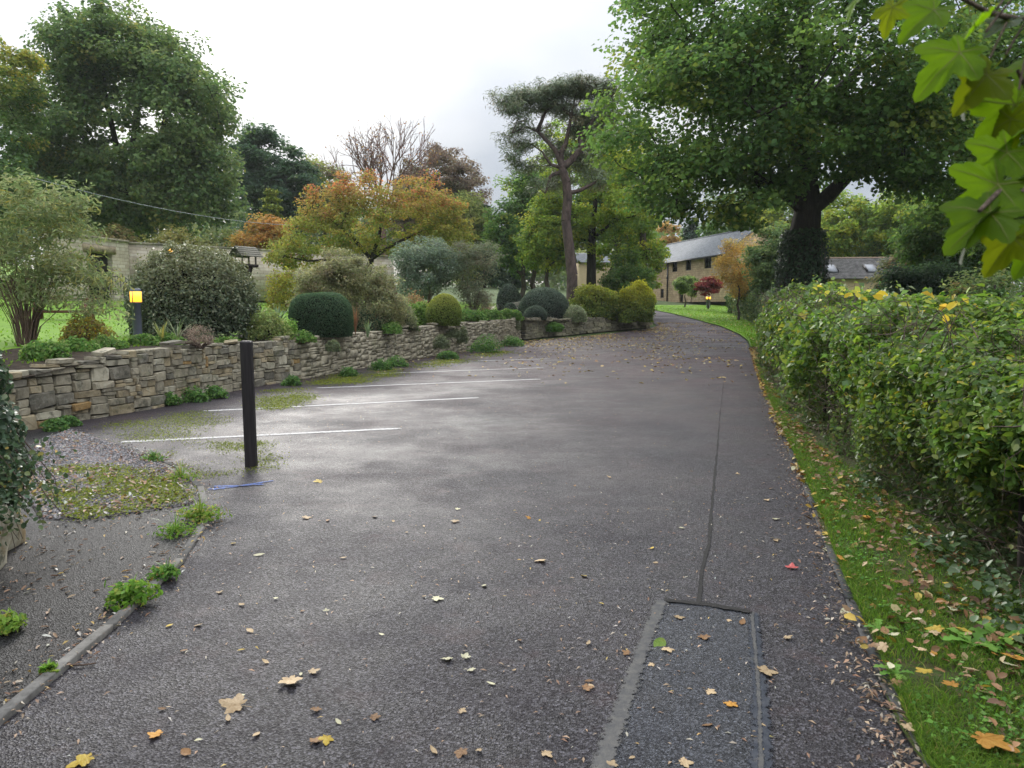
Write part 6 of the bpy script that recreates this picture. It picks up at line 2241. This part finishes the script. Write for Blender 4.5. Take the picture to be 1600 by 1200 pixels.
for k, (px, py, szp, ang, tilt, roll, mi, D) in enumerate(big):
    V, T, Q = maple_leaf(20 + k, fold=rng.uniform(.3, .9), curl=rng.uniform(.5, 1.3))
    s = szp * M(D) * .9
    base = P(px + 12, py, D)
    a = math.radians(ang)
    ri, up_, bk = np.array((1.0, 0, 0)), np.array((0, 0, 1.0)), np.array((0, 1.0, 0))
    t1 = ri * math.cos(a) + up_ * math.sin(a)
    tl = math.radians(tilt * .55 + 38)
    pn = np.cross(t1, bk)
    nrm = unit(-bk * math.cos(tl) + (pn if pn[2] > 0 else -pn) * math.sin(tl) + np.array((0, 0, .1)))
    ro = math.radians(roll * 1.3)
    t = unit(t1 - nrm * np.dot(t1, nrm))
    b2_ = np.cross(nrm, t)
    nrm2 = nrm * math.cos(ro) + t * 0 + b2_ * math.sin(ro)
    b2_ = np.cross(nrm2, t)
    W_ = base + s * .38 * t + s * .62 * (V[:, 0:1] * t + V[:, 1:2] * b2_ + V[:, 2:3] * nrm2)
    o = mesh_np('leaf', W_ - base, [Q, T], BIGLEAF[mi], None, smooth=True, origin=np.zeros(3))
    o.parent = br
    o.location = Vector(base) - br.location
    o.scale = (1, 1, 1)
    o.data.materials.append(VEIN)
    nq = len(Q)
    mi_ = np.zeros(len(o.data.polygons), dtype=np.int32)
    mi_[nq - 20:nq] = 1
    o.data.polygons.foreach_set('material_index', mi_)
    if mi == 1:
        o['label'] = 'leaf with browning edges'
    MB().poly([base, base * .5 + (base - t * s * .35) * .5 + (0, 0, .01), base - t * s * .4 + (0, 0, .02)], .0022, .0018, 4).build('leaf_stalk', TWIG, br)

# ------------------------------------------------------------------ fallen leaves
FALL = {'yellow': leafmat('yellow_fallen_leaf', (0.359, 0.234, 0.027), (0.452, 0.343, 0.070), .12, .35), 'tan': leafmat('tan_fallen_leaf', (0.281, 0.195, 0.109), (0.390, 0.296, 0.179), .08, .2),
        'brown': leafmat('brown_fallen_leaf', (0.125, 0.066, 0.031), (0.203, 0.117, 0.055), .08, .3), 'orange': leafmat('orange_fallen_leaf', (0.328, 0.148, 0.027), (0.390, 0.211, 0.047), .12, .4),
        'pale': leafmat('pale_fallen_leaf', (0.374, 0.351, 0.211), (0.468, 0.445, 0.312), .1, .15), 'red': leafmat('red_fallen_leaf', (0.265, 0.047, 0.047), (0.328, 0.078, 0.070), .08), 'green': leafmat('green_fallen_leaf', (0.101, 0.172, 0.023), (0.156, 0.234, 0.047), .15, .2)}


def to_mesh(V, T, Q, name, mat):
    me = bpy.data.meshes.new(name)
    me.from_pydata([tuple(v) for v in V], [], [tuple(t) for t in T] + [tuple(q) for q in Q])
    me.polygons.foreach_set('use_smooth', [True] * len(me.polygons))
    me.materials.append(mat)
    return me


def oval_leaf(seed, curl):
    r = np.random.default_rng(900 + seed)
    xs_ = np.array([0, .12, .3, .5, .7, .86, 1.0])
    w = np.array([.02, .2, .34, .37, .29, .16, .005]) * r.uniform(.7, 1.15)
    V, Q = [], []
    for x, ww in zip(xs_, w):
        zc = curl * .6 * (x - .5) ** 2
        ww = ww * .72
        V += [(x - .5, -ww, zc + abs(ww) * r.uniform(.05, .4)), (x - .5, 0, zc), (x - .5, ww, zc + abs(ww) * r.uniform(.05, .4))]
    for i in range(6):
        for j in range(2):
            Q.append((3 * i + j, 3 * i + j + 1, 3 * i + 4 + j, 3 * i + 3 + j))
    return np.array(V), np.zeros((0, 3), int), np.array(Q)


MAPLES = []
for i in range(10):
    V, T, Q = maple_leaf(i, fold=rng.uniform(-.1, .25), curl=rng.uniform(-.3, .6), cup=rng.uniform(-.1, .25))
    V = V * .5
    V[:, 2] -= V[:, 2].min()
    MAPLES.append(to_mesh(V, T, Q, 'fallen_leaf', FALL['tan']))
OVALS = []
for i in range(8):
    V, T, Q = oval_leaf(i, rng.uniform(-.2, .7))
    V[:, 2] -= V[:, 2].min()
    OVALS.append(to_mesh(V, T, Q, 'fallen_leaf', FALL['tan']))


def drop(x, y, z, size, kind, shape, label, group, rot=None, tilt=.12):
    me = (MAPLES if shape == 'maple' else OVALS)[int(rng.integers(10 if shape == 'maple' else 8))]
    o = bpy.data.objects.new('fallen_leaf', me)
    COL.objects.link(o)
    o.location = (x, y, z)
    o.rotation_euler = (rng.normal(0, tilt), rng.normal(0, tilt), rng.uniform(0, 2 * PI) if rot is None else rot)
    o.scale = (size, size, size * rng.uniform(.6, 1.3))
    o.material_slots[0].link = 'OBJECT'
    o.material_slots[0].material = FALL[kind]
    tag(o, label, 'leaf', group)
    return o


def at_px(px, py, z=.006):
    q = G(px, py)
    return q[0], q[1], z + R(q[1])


named = [(372, 1105, .13, 'tan', 'maple', 'largest tan maple leaf flat on the tarmac at lower left'), (452, 1066, .11, 'tan', 'maple', 'ragged tan maple leaf just above the largest one'), (136, 1190, .10, 'yellow', 'maple', 'yellow leaf on the tarmac at the bottom left edge'),
         (500, 753, .10, 'yellow', 'maple', 'pale yellow leaf on the tarmac near the blue paint'), (848, 877, .09, 'tan', 'maple', 'tan leaf alone in the middle of the drive'), (476, 810, .09, 'tan', 'maple', 'pale tan leaf left of the drive centre'),
         (1192, 1051, .105, 'tan', 'maple', 'curled tan leaf lying on the dark seal of the road patch'), (1030, 1009, .085, 'green', 'oval', 'green leaf on the road patch by its left seal'), (1042, 1016, .07, 'tan', 'maple', 'tan leaf tucked under the green one on the road patch'),
         (1236, 889, .085, 'red', 'maple', 'pinkish red leaf on the tarmac near the verge'), (1160, 974, .06, 'brown', 'oval', 'curled brown leaf at the top right corner of the patch'), (1058, 966, .07, 'tan', 'maple', 'flat tan leaf near the top of the road patch'),
         (1100, 997, .07, 'brown', 'maple', 'brown crumpled leaf in the middle of the road patch'), (1108, 1082, .055, 'tan', 'maple', 'small tan leaf low on the road patch'), (680, 937, .075, 'pale', 'maple', 'greyish pale leaf on the drive centre'), (712, 815, .08, 'tan', 'maple', 'tan leaf far up the drive centre'),
         (1322, 957, .09, 'pale', 'oval', 'long pale leaf resting on the verge kerb'), (1345, 1003, .07, 'brown', 'oval', 'dark curled leaf on the verge kerb'), (1375, 1033, .075, 'orange', 'oval', 'orange brown leaf beside the verge kerb'), (1292, 862, .09, 'pale', 'maple', 'cream maple leaf at the verge edge'), (1290, 836, .08, 'yellow', 'oval', 'bright yellow leaf at the verge edge'),
         (1535, 1180, .17, 'orange', 'maple', 'large orange maple leaf on the verge at the bottom right'), (1465, 1000, .10, 'yellow', 'maple', 'vivid yellow leaf among the verge grass'), (1508, 1003, .09, 'yellow', 'maple', 'yellow leaf beside the dandelion leaves'), (1445, 1070, .085, 'yellow', 'maple', 'golden leaf in the verge grass'),
         (1585, 1047, .09, 'orange', 'oval', 'orange leaf on the verge at the right edge'), (1488, 1090, .08, 'orange', 'maple', 'orange leaf right of the golden leaf on the verge'), (1365, 810, .09, 'orange', 'maple', 'yellow brown leaf on the verge below the hedge'), (1212, 843, .06, 'tan', 'oval', 'small tan leaf on the tarmac near the verge'),
         (1210, 812, .07, 'pale', 'maple', 'pale leaf on the tarmac further up near the verge'), (405, 868, .06, 'pale', 'oval', 'small pale leaf on the tarmac left of centre'), (912, 901, .04, 'yellow', 'oval', 'small yellow leaf right of the middle leaf')]
for px, py, s, kd, sh, lab in named:
    x, y, z = at_px(px, py)
    if x > road_right(y) + .05:
        z += .05
    drop(x, y, z, s * 1.25, kd, sh, lab, 'fallen leaves')

kinds_r = ['tan', 'pale', 'brown', 'yellow', 'orange']
words_ = {'tan': 'tan', 'pale': 'cream', 'brown': 'brown', 'yellow': 'yellow', 'orange': 'orange'}
for k in range(80):
    px, py = rng.uniform(230, 1240), 730 + 470 * rng.random()
    x, y, z = at_px(px, py)
    if x > road_right(y) - .05 or x < -2.1:
        continue
    kd = kinds_r[int(rng.choice(5, p=[.42, .22, .22, .10, .04]))]
    sh = 'maple' if rng.random() < .35 else 'oval'
    drop(x, y, z, rng.uniform(.03, .07) * (1.2 if sh == 'maple' else .8), kd, sh, f'{words_[kd]} {"lobed" if sh == "maple" else "oval"} leaf on the {"left part" if px < 520 else "middle" if px < 880 else "right part"} of the tarmac {"beyond" if py < 930 else "level with"} the road patch', 'leaves scattered on the tarmac')
for k in range(165):
    y = 2.6 * (15 / 2.6) ** rng.random()
    w = hedge_front(y) - road_right(y)
    x = road_right(y) + w * rng.random() ** 1.2 * 1.05 + rng.normal(0, .05)
    kd = kinds_r[int(rng.choice(5, p=[.2, .14, .24, .26, .16]))]
    sh = 'maple' if rng.random() < .6 else 'oval'
    drop(x, y, R(y) + rng.uniform(.04, .08), rng.uniform(.045, .10) * (1 if sh == 'maple' else .8), kd, sh, f'{words_[kd]} {"lobed" if sh == "maple" else "oval"} leaf on the {"nearest part" if y < 4.2 else "middle part" if y < 7.5 else "far part"} of the verge {"beside the kerb" if (x - road_right(y)) < .4 * w else "below the hedge"}', 'leaves fallen on the verge', tilt=.35)


def litter(name, pts, z, size, pal, aspect=.5, label=None, tilt=.2, mat=None):
    n = len(pts)
    p = np.column_stack((pts, z))
    nrm = np.column_stack((rng.normal(0, tilt, n), rng.normal(0, tilt, n), np.ones(n)))
    V, Q, k = leaf_geo(p, nrm, size, T_OVAL if np.mean(size) > .03 else T_DIAMOND, aspect)
    o = mesh_np(name, V, Q, mat or LEAF_DRY, col=np.repeat(vary(pal_pick(pal, n)), k, 0), kind='stuff')
    if label:
        o['label'] = label
    return o


LIT = [((0.2320, 0.1595, 0.1015), 3), ((0.3190, 0.2755, 0.2175), 1.6), ((0.1087, 0.0653, 0.0406), 3.4), ((0.2900, 0.2030, 0.0580), .9), ((0.4350, 0.4205, 0.3770), .5)]
# slivers and fragments over the tarmac
yy = 2.3 * (30 / 2.3) ** rng.random(15000)
xx = road_left(yy) + (road_right(yy) - road_left(yy)) * rng.random(len(yy))
dens = nz(np.column_stack((xx, yy * .6, yy * 0)), .7, 51)
k = (dens > rng.normal(.1, .6, len(yy))) & (yy > 2.2)
xx, yy = xx[k], yy[k]
litter('leaf_litter', np.column_stack((xx, yy)), R(yy) + .006, rng.uniform(.008, .034, len(yy)), LIT, .30, 'slivers of leaf litter over the tarmac')
# drift of yellow leaves towards the bend
n = 7500
yy = rng.uniform(15, 50, n)
f = rng.random(n)
xx = road_left(yy) + .2 + (road_right(yy) - road_left(yy) - .3) * np.where(rng.random(n) < .6, f ** 2.2, f)
d = nz(np.column_stack((xx, yy, yy * 0)), .45, 52)
k = (d > -.2 + rng.normal(0, .3, n)) & (rng.random(n) < np.clip((yy - 15) / 13, 0, 1)) & ((yy > 30) | (f > .55) | (rng.random(n) < .3))
litter('leaf_drift', np.column_stack((xx, yy))[k], R(yy[k]) + .012, rng.uniform(.06, .13, k.sum()), [((.38, .28, .07), 3), ((.34, .26, .12), 2), ((.17, .10, .05), 2), ((.38, .34, .2), .8)], .7, 'drift of yellow leaves across the bend')
# leaves along the verge edge, thick further on
n = 5200
yy = 3.2 * (29 / 3.2) ** (rng.random(n) ** .55)
w = hedge_front(yy) - road_right(yy)
xx = road_right(yy) - .04 + (w + .14) * rng.random(n)
kq = nz(np.column_stack((xx, yy, 0 * yy)), 1.9, 66) > rng.normal(0, .5, n) - .1
xx, yy = xx[kq], yy[kq]
n = len(xx)
litter('verge_leaves', np.column_stack((xx, yy)), R(yy) + rng.uniform(.02, .06, n), rng.uniform(.035, .085, n) * np.interp(yy, [3, 12], [.9, 1.25]), [((.30, .21, .035), 3.2), ((.25, .13, .035), 1.8), ((.11, .06, .03), 2.6), ((.27, .22, .10), 2.0)], .7, 'yellow and brown leaves lying thick on the verge', .45)
n = 1500
yy = 2.3 * (14 / 2.3) ** rng.random(n)
w = hedge_front(yy) - road_right(yy)
xx = road_right(yy) + w * (.28 + .85 * rng.random(n) ** .8)
litter('hedge_bottom_leaves', np.column_stack((xx, yy)), R(yy) + rng.uniform(.03, .07, n), rng.uniform(.025, .065, n), [((.12, .065, .03), 3), ((.14, .08, .04), 2), ((.06, .035, .022), 2), ((.19, .14, .075), 1)], .6, 'brown dead leaves along the hedge bottom', .5)
# debris gathered along both kerbs
n = 1500
yy = 2.3 * (14 / 2.3) ** rng.random(n)
xx = road_right(yy) + rng.normal(-.02, .075, n)
litter('kerb_litter', np.column_stack((xx, yy)), np.full(n, .016), rng.uniform(.010, .040, n), LIT[:3] + [((.03, .025, .02), 3)], .4, 'crumbled leaf debris along the verge kerb', .4)
ti = rng.integers(0, int(len(aps) * .78), 700)
q_ = aps[ti] + rng.normal(0, .07, (700, 2))
litter('kerb_litter', q_, np.full(700, .026), rng.uniform(.010, .040, 700), LIT, .36, 'small dead leaves gathered along the path kerb', .4)
# path and gravel litter
pts = np.column_stack((rng.uniform(-3.4, -1.95, 900), 2.6 * (6.5 / 2.6) ** rng.random(900)))
kx = np.interp(pts[:, 1], aps[:, 1], aps[:, 0])
k = (pts[:, 0] < kx) & ((np.abs(pts[:, 0] - kx) < .25) | (pts[:, 0] < -2.6) | (rng.random(900) < .25))
litter('path_litter', pts[k], np.full(k.sum(), .02), rng.uniform(.015, .05, k.sum()), LIT, .35, 'small dead leaves on the side path')
pts = scatter_in(gp, 900)
pts = pts[(pts[:, 1] < 7.2) | (rng.random(len(pts)) < .3)]
litter('gravel_litter', pts, np.full(len(pts), .045), rng.uniform(.02, .06, len(pts)), LIT, .5, 'dead leaves over the gravel corner', .4)
n = 500
yy = rng.uniform(34, 60, n)
xx = road_right(yy) + rng.uniform(.2, 6, n)
litter('lawn_leaves', np.column_stack((xx, yy)), R(yy) + .09, rng.uniform(.08, .14, n), [((.5, .38, .10), 3), ((.4, .3, .15), 2)], .7, 'scattered yellow leaves on the far lawn')

# twigs on the tarmac
for k, (px, py, ln, a, lab) in enumerate(((325, 1058, .16, -.6, 'forked black twig on the tarmac at lower left'), (122, 1043, .14, .2, 'thin pale twig lying across the path kerb'), (455, 925, .10, 2.9, 'short dark twig near the tarmac centre left'), (455, 978, .12, .4, 'dark curved twig left of the drive centre'), (600, 828, .16, .1, 'dark stick on the tarmac beyond the blue paint'),
                                          (550, 792, .2, .05, 'long dark stick right of the blue paint'), (970, 826, .12, 2.8, 'thin twig on the upper drive'), (1385, 1105, .16, 2.2, 'pale twig leaning on the verge kerb'))):
    x, y, z = at_px(px, py, .01)
    o = thing('twig', lab, 'twig', (x, y, z), group='twigs on the ground')
    d = np.array((math.cos(a), math.sin(a), 0)) * ln / 2
    s = np.array((-d[1], d[0], 0)) * .3
    b = np.array((x, y, z))
    MB().poly([b - d, b - d * .3 + s * .5, b + d * .3, b + d + s * .4], .005, .003, 5).build('stick', CRACK if k not in (1, 7) else STEM_PALE, o)
    if k in (0, 3):
        MB().poly([b - d * .3 + s * .5, b + s * 1.6 + d * .2, b + s * 2.2 + d * .5], .004, .002, 5).build('side_shoot', CRACK, o)

# ------------------------------------------------------------------ grass, moss, weeds


def blades(name, pts, z, h, w, pal, lean=.35, label=None, mat=None):
    n = len(pts)
    a = rng.uniform(0, 2 * PI, n)
    side = np.column_stack((np.cos(a), np.sin(a), np.zeros(n))) * (w / 2)[:, None]
    b = np.column_stack((pts, z))
    ld = np.column_stack((rng.normal(0, lean, n), rng.normal(0, lean, n), np.ones(n))) * h[:, None]
    mid = b + ld * .55
    tip = b + ld * 1.0 + np.column_stack((ld[:, 0] * .7, ld[:, 1] * .7, -.12 * h))
    V = np.stack((b - side, b + side, mid + side * .8, mid - side * .8, tip), 1).reshape(-1, 3)
    k = np.arange(n)[:, None] * 5
    Q = np.array([[0, 1, 2, 3]]) + k
    T = np.array([[3, 2, 4]]) + k
    o = mesh_np(name, V, [Q, T], mat or LEAF, col=np.repeat(vary(pal_pick(pal, n), .3), 5, 0), kind='stuff')
    if label:
        o['label'] = label
    return o


GR = [((0.0399, 0.0764, 0.0093), 4), ((0.0550, 0.0955, 0.0124), 3), ((0.0241, 0.0445, 0.0086), 2), ((0.1032, 0.1018, 0.0310), .6)]
n = 80000
yy = 2.2 * (22 / 2.2) ** (rng.random(n) ** 1.15)
w = hedge_front(yy) - road_right(yy)
xx = road_right(yy) + .05 + (w + .1) * rng.random(n) ** 1.4
d = nz(np.column_stack((xx, yy, 0 * yy)), 2.4, 61)
k = d > -.95 + rng.normal(0, .4, n) + .5 * (rng.random(n) < .3) + 1.6 * np.clip((xx - road_right(yy)) / w - .42, 0, 1)
xx, yy = xx[k], yy[k]
h = rng.uniform(.02, .055, len(xx)) * np.interp(yy, [2, 10], [1, 1.5]) * (1 + .8 * np.clip(nz(np.column_stack((xx, yy, 0 * yy)), 1.3, 62), 0, 1))
blades('verge_grass', np.column_stack((xx, yy)), R(yy) + .02, h, np.interp(yy, [2, 20], [.0035, .012]) * rng.uniform(.7, 1.3, len(xx)), GR, .4, 'short green grass on the verge')
# clover and small broad leaves in the verge
n = 9000
yy = 2.2 * (12 / 2.2) ** rng.random(n)
w = hedge_front(yy) - road_right(yy)
xx = road_right(yy) + .08 + w * rng.random(n)
k = nz(np.column_stack((xx, yy, 0 * yy)), 3.1, 63) > .05
litter('verge_clover', np.column_stack((xx, yy))[k], R(yy[k]) + rng.uniform(.03, .06, k.sum()), rng.uniform(.012, .03, k.sum()), [((.08, .17, .03), 3), ((.05, .11, .025), 3), ((.12, .2, .06), 1)], .8, 'clover and small leaves in the verge turf', .35, LEAF)
# trailing ivy under the hedge, near right
n = 2200
yy = 2.2 * (6.5 / 2.2) ** rng.random(n)
w = hedge_front(yy) - road_right(yy)
xx = road_right(yy) + w * np.clip(1.02 + rng.normal(0, .17, n), .55, 1.5)
k = nz(np.column_stack((xx, yy, 0 * yy)), 2.2, 64) > -.25
litter('ground_ivy', np.column_stack((xx, yy))[k], rng.uniform(.03, .16, k.sum()), rng.uniform(.025, .06, k.sum()), [((.018, .034, .012), 3), ((.032, .054, .02), 2), ((.06, .08, .04), .6)], .85, 'trailing ivy leaves under the hedge', .5, LEAF_GLOSS)

# lawns
fl = _flat[(_flat[:, 1] > 8)]
n = 52000
si = rng.integers(0, nr - 1, n)
u = rng.random(n)
od = .9 + 40 * rng.random(n) ** 1.5
p2 = fan_path[si] * (1 - u[:, None]) + fan_path[si + 1] * u[:, None]
n2 = _n[si] * (1 - u[:, None]) + _n[si + 1] * u[:, None]
q2 = p2 + n2 * od[:, None]
zz = np.maximum(wall_top(p2[:, 1]), R(p2[:, 1]) + .3) - .07 + np.interp(od, OFF, RISE)
k = (q2[:, 1] > 9) & (q2[:, 1] < 48) & (np.abs(q2[:, 0]) < .72 * q2[:, 1])
LG_PAL = [((.075, .145, .012), 3), ((.10, .18, .015), 3), ((.055, .11, .012), 1.5)]
blades('lawn_grass', q2[k], zz[k] - .01, rng.uniform(.035, .07, k.sum()), rng.uniform(.02, .04, k.sum()), LG_PAL, .4, 'bright mown grass of the raised lawn')
n = 17000
yy = rng.uniform(29, 72, n)
xx = road_right(yy) + .1 + np.interp(yy, [29, 40, 74], [1.9, 6.8, 11.8]) * rng.random(n)
blades('far_lawn_grass', np.column_stack((xx, yy)), R(yy) + .04, rng.uniform(.04, .09, n), rng.uniform(.03, .06, n), LG_PAL, .4, 'bright mown grass before the stone house')

# moss on the tarmac edges and the gravel
MOSS = [((.075, .092, .010), 3), ((.11, .125, .012), 2), ((.045, .058, .010), 2.5)]


def moss_patch(lab, poly_px, n, thr, seed, size=.014):
    size *= 1.05
    n = int(n * 2.0)
    poly = [G(*p)[:2] for p in poly_px]
    p = scatter_in(poly, n)
    f = nz(np.column_stack((p, 0 * p[:, 0])), 2.2, seed) + .6 * nz(np.column_stack((p, 0 * p[:, 0])), 7, seed + 1)
    c = np.array(poly).mean(0)
    p = p[f > thr + .22 + rng.normal(0, .35, len(p))]
    p = p + rng.normal(0, .10 * c[1] / 10, p.shape)
    p = p[(p[:, 0] > -9)]
    o = litter('moss', p, R(p[:, 1]) + .008 + (.026 if 'gravel' in lab else 0), size * rng.uniform(.6, 1.5, len(p)), MOSS, .9, lab, .35, LEAF)
    return o


moss_patch('moss on the tarmac below the wall left of the first bay line', [(120, 678), (200, 655), (330, 640), (360, 655), (300, 690), (200, 690)], 5000, .0, 71)
moss_patch('moss between the first bay line and the post', [(215, 712), (300, 690), (420, 690), (430, 735), (310, 748), (240, 730)], 6000, -.05, 72)
moss_patch('moss on the tarmac right of the post below the wall', [(400, 640), (420, 610), (480, 606), (490, 622), (440, 640)], 4000, -.4, 73, .02)
moss_patch('moss on the third parking bay by the wall', [(480, 600), (530, 585), (620, 575), (620, 588), (540, 603)], 4000, -.3, 74, .022)
moss_patch('moss at the wall foot on the far bays', [(610, 578), (680, 564), (780, 548), (800, 552), (740, 562), (660, 578)], 4000, -.1, 75, .03)
moss_patch('moss cushions on the gravel corner', [(60, 765), (70, 735), (140, 725), (260, 745), (300, 780), (240, 800), (120, 815)], 7000, .05, 76, .018)

# tufts along the path kerb, dandelions on the verge
for k, (px, py, w, n, lab) in enumerate(((275, 838, .15, 900, 'green weed clump on the path kerb, left half of the largest pair'), (312, 815, .17, 1100, 'largest green weed clump on the bend of the path kerb'), (262, 905, .10, 450, 'thin weed clump in the middle of the path kerb'),
                                         (205, 945, .13, 700, 'rounded weed clump on the path kerb nearest the camera'), (283, 752, .16, 700, 'weed clump by the kerb near the gravel corner'), (240, 722, .12, 400, 'small weeds at the tip of the gravel corner'), (75, 1056, .045, 120, 'tiny green seedling on the path kerb'), (8, 990, .09, 400, 'weed clump at the foot of the pale wall end'))):
    x, y, z = at_px(px, py, .02)
    wp = [[((.05, .105, .015), 3), ((.09, .16, .025), 3), ((.15, .18, .04), 1)], [((.07, .12, .02), 3), ((.12, .17, .03), 2), ((.2, .17, .05), .8)], [((.04, .085, .02), 3), ((.07, .13, .025), 2), ((.2, .13, .05), .4)]][k % 3]
    spiky('grass_tuft', 'grass blades growing through the ' + lab.split(',')[0][:60], (x, y, z), 14 + 3 * k, w * 1.3, .006, wp, .8, 'grass')
    dome('weed_clump', lab, (x, y, z), (w, w * .8, w * (.5 + .12 * (k % 4))), int(n * .55), .022 + .007 * (k % 4), wp, rough=.45, thick=.5, core=0, shoots=.5, tmpl=T_OVAL, cat='weed', stems=False, group='weeds on the path kerb', aspect=.5)


def rosette(label, x, y, z, n, l, pal):
    o = thing('dandelion', label, 'weed', (x, y, z), group='dandelions in the verge')
    for k in range(n):
        a = 2 * PI * k / n + rng.normal(0, .25)
        d = np.array((math.cos(a), math.sin(a), 0))
        s = np.array((-d[1], d[0], 0))
        ll = l * rng.uniform(.7, 1.15)
        rise = rng.uniform(.25, .8)
        V, Q = [], []
        for i, t in enumerate(np.linspace(0, 1, 9)):
            w = ll * (.05 + .17 * t ** .8 * (1 - t ** 5)) * (1.35 if i % 2 else .65)
            c = np.array((x, y, z)) + d * ll * t * .9 + np.array((0, 0, ll * (rise * t - .75 * rise * t * t)))
            V += [c - s * w + (0, 0, w * .25), c, c + s * w + (0, 0, w * .25)]
        for i in range(8):
            for j in range(2):
                Q.append((3 * i + j, 3 * i + j + 1, 3 * i + 4 + j, 3 * i + 3 + j))
        mesh_np('leaf', np.array(V), np.array(Q), LEAF, o, col=np.tile(vary(pal_pick(pal, 1)), (27, 1)))


DP = [((.08, .17, .03), 2), ((.11, .2, .04), 2)]
for px, py, n, l, lab in ((1520, 1020, 8, .15, 'dandelion with long notched leaves on the right of the verge'), (1372, 995, 8, .09, 'small dandelion by the verge kerb'), (1400, 1065, 7, .09, 'young dandelion in the middle of the verge'), (1560, 1010, 7, .16, 'upright dandelion leaves near the hedge bottom'), (1440, 860, 7, .12, 'dandelion further up the verge')):
    x, y, z = at_px(px, py, .035)
    rosette(lab, x, y, z, n, l, DP)
# long grass tuft under the hedge
for px, py, lab in ((1345, 735, 'tuft of long grass against the hedge bottom'), (1385, 740, 'second tuft of long grass against the hedge bottom')):
    x, y, z = at_px(px, py, .02)
    spiky('grass_tuft', lab, (x, y, z), 90, .35, .006, GR, .8, 'grass')

# ------------------------------------------------------------------ haze
hm = bpy.data.materials.new('damp_air')
hm.use_nodes = True
for nd in list(hm.node_tree.nodes):
    hm.node_tree.nodes.remove(nd)
ho = hm.node_tree.nodes.new('ShaderNodeOutputMaterial')
hv = hm.node_tree.nodes.new('ShaderNodeVolumePrincipled')
hv.inputs['Color'].default_value = (0.93, 0.96, 1.0, 1)
hv.inputs['Density'].default_value = 0.00028
hm.node_tree.links.new(hv.outputs[0], ho.inputs['Volume'])
MB().box((-275, -50, -4.5), (275, 340, 48)).build('haze', hm, kind='stuff', origin='local')
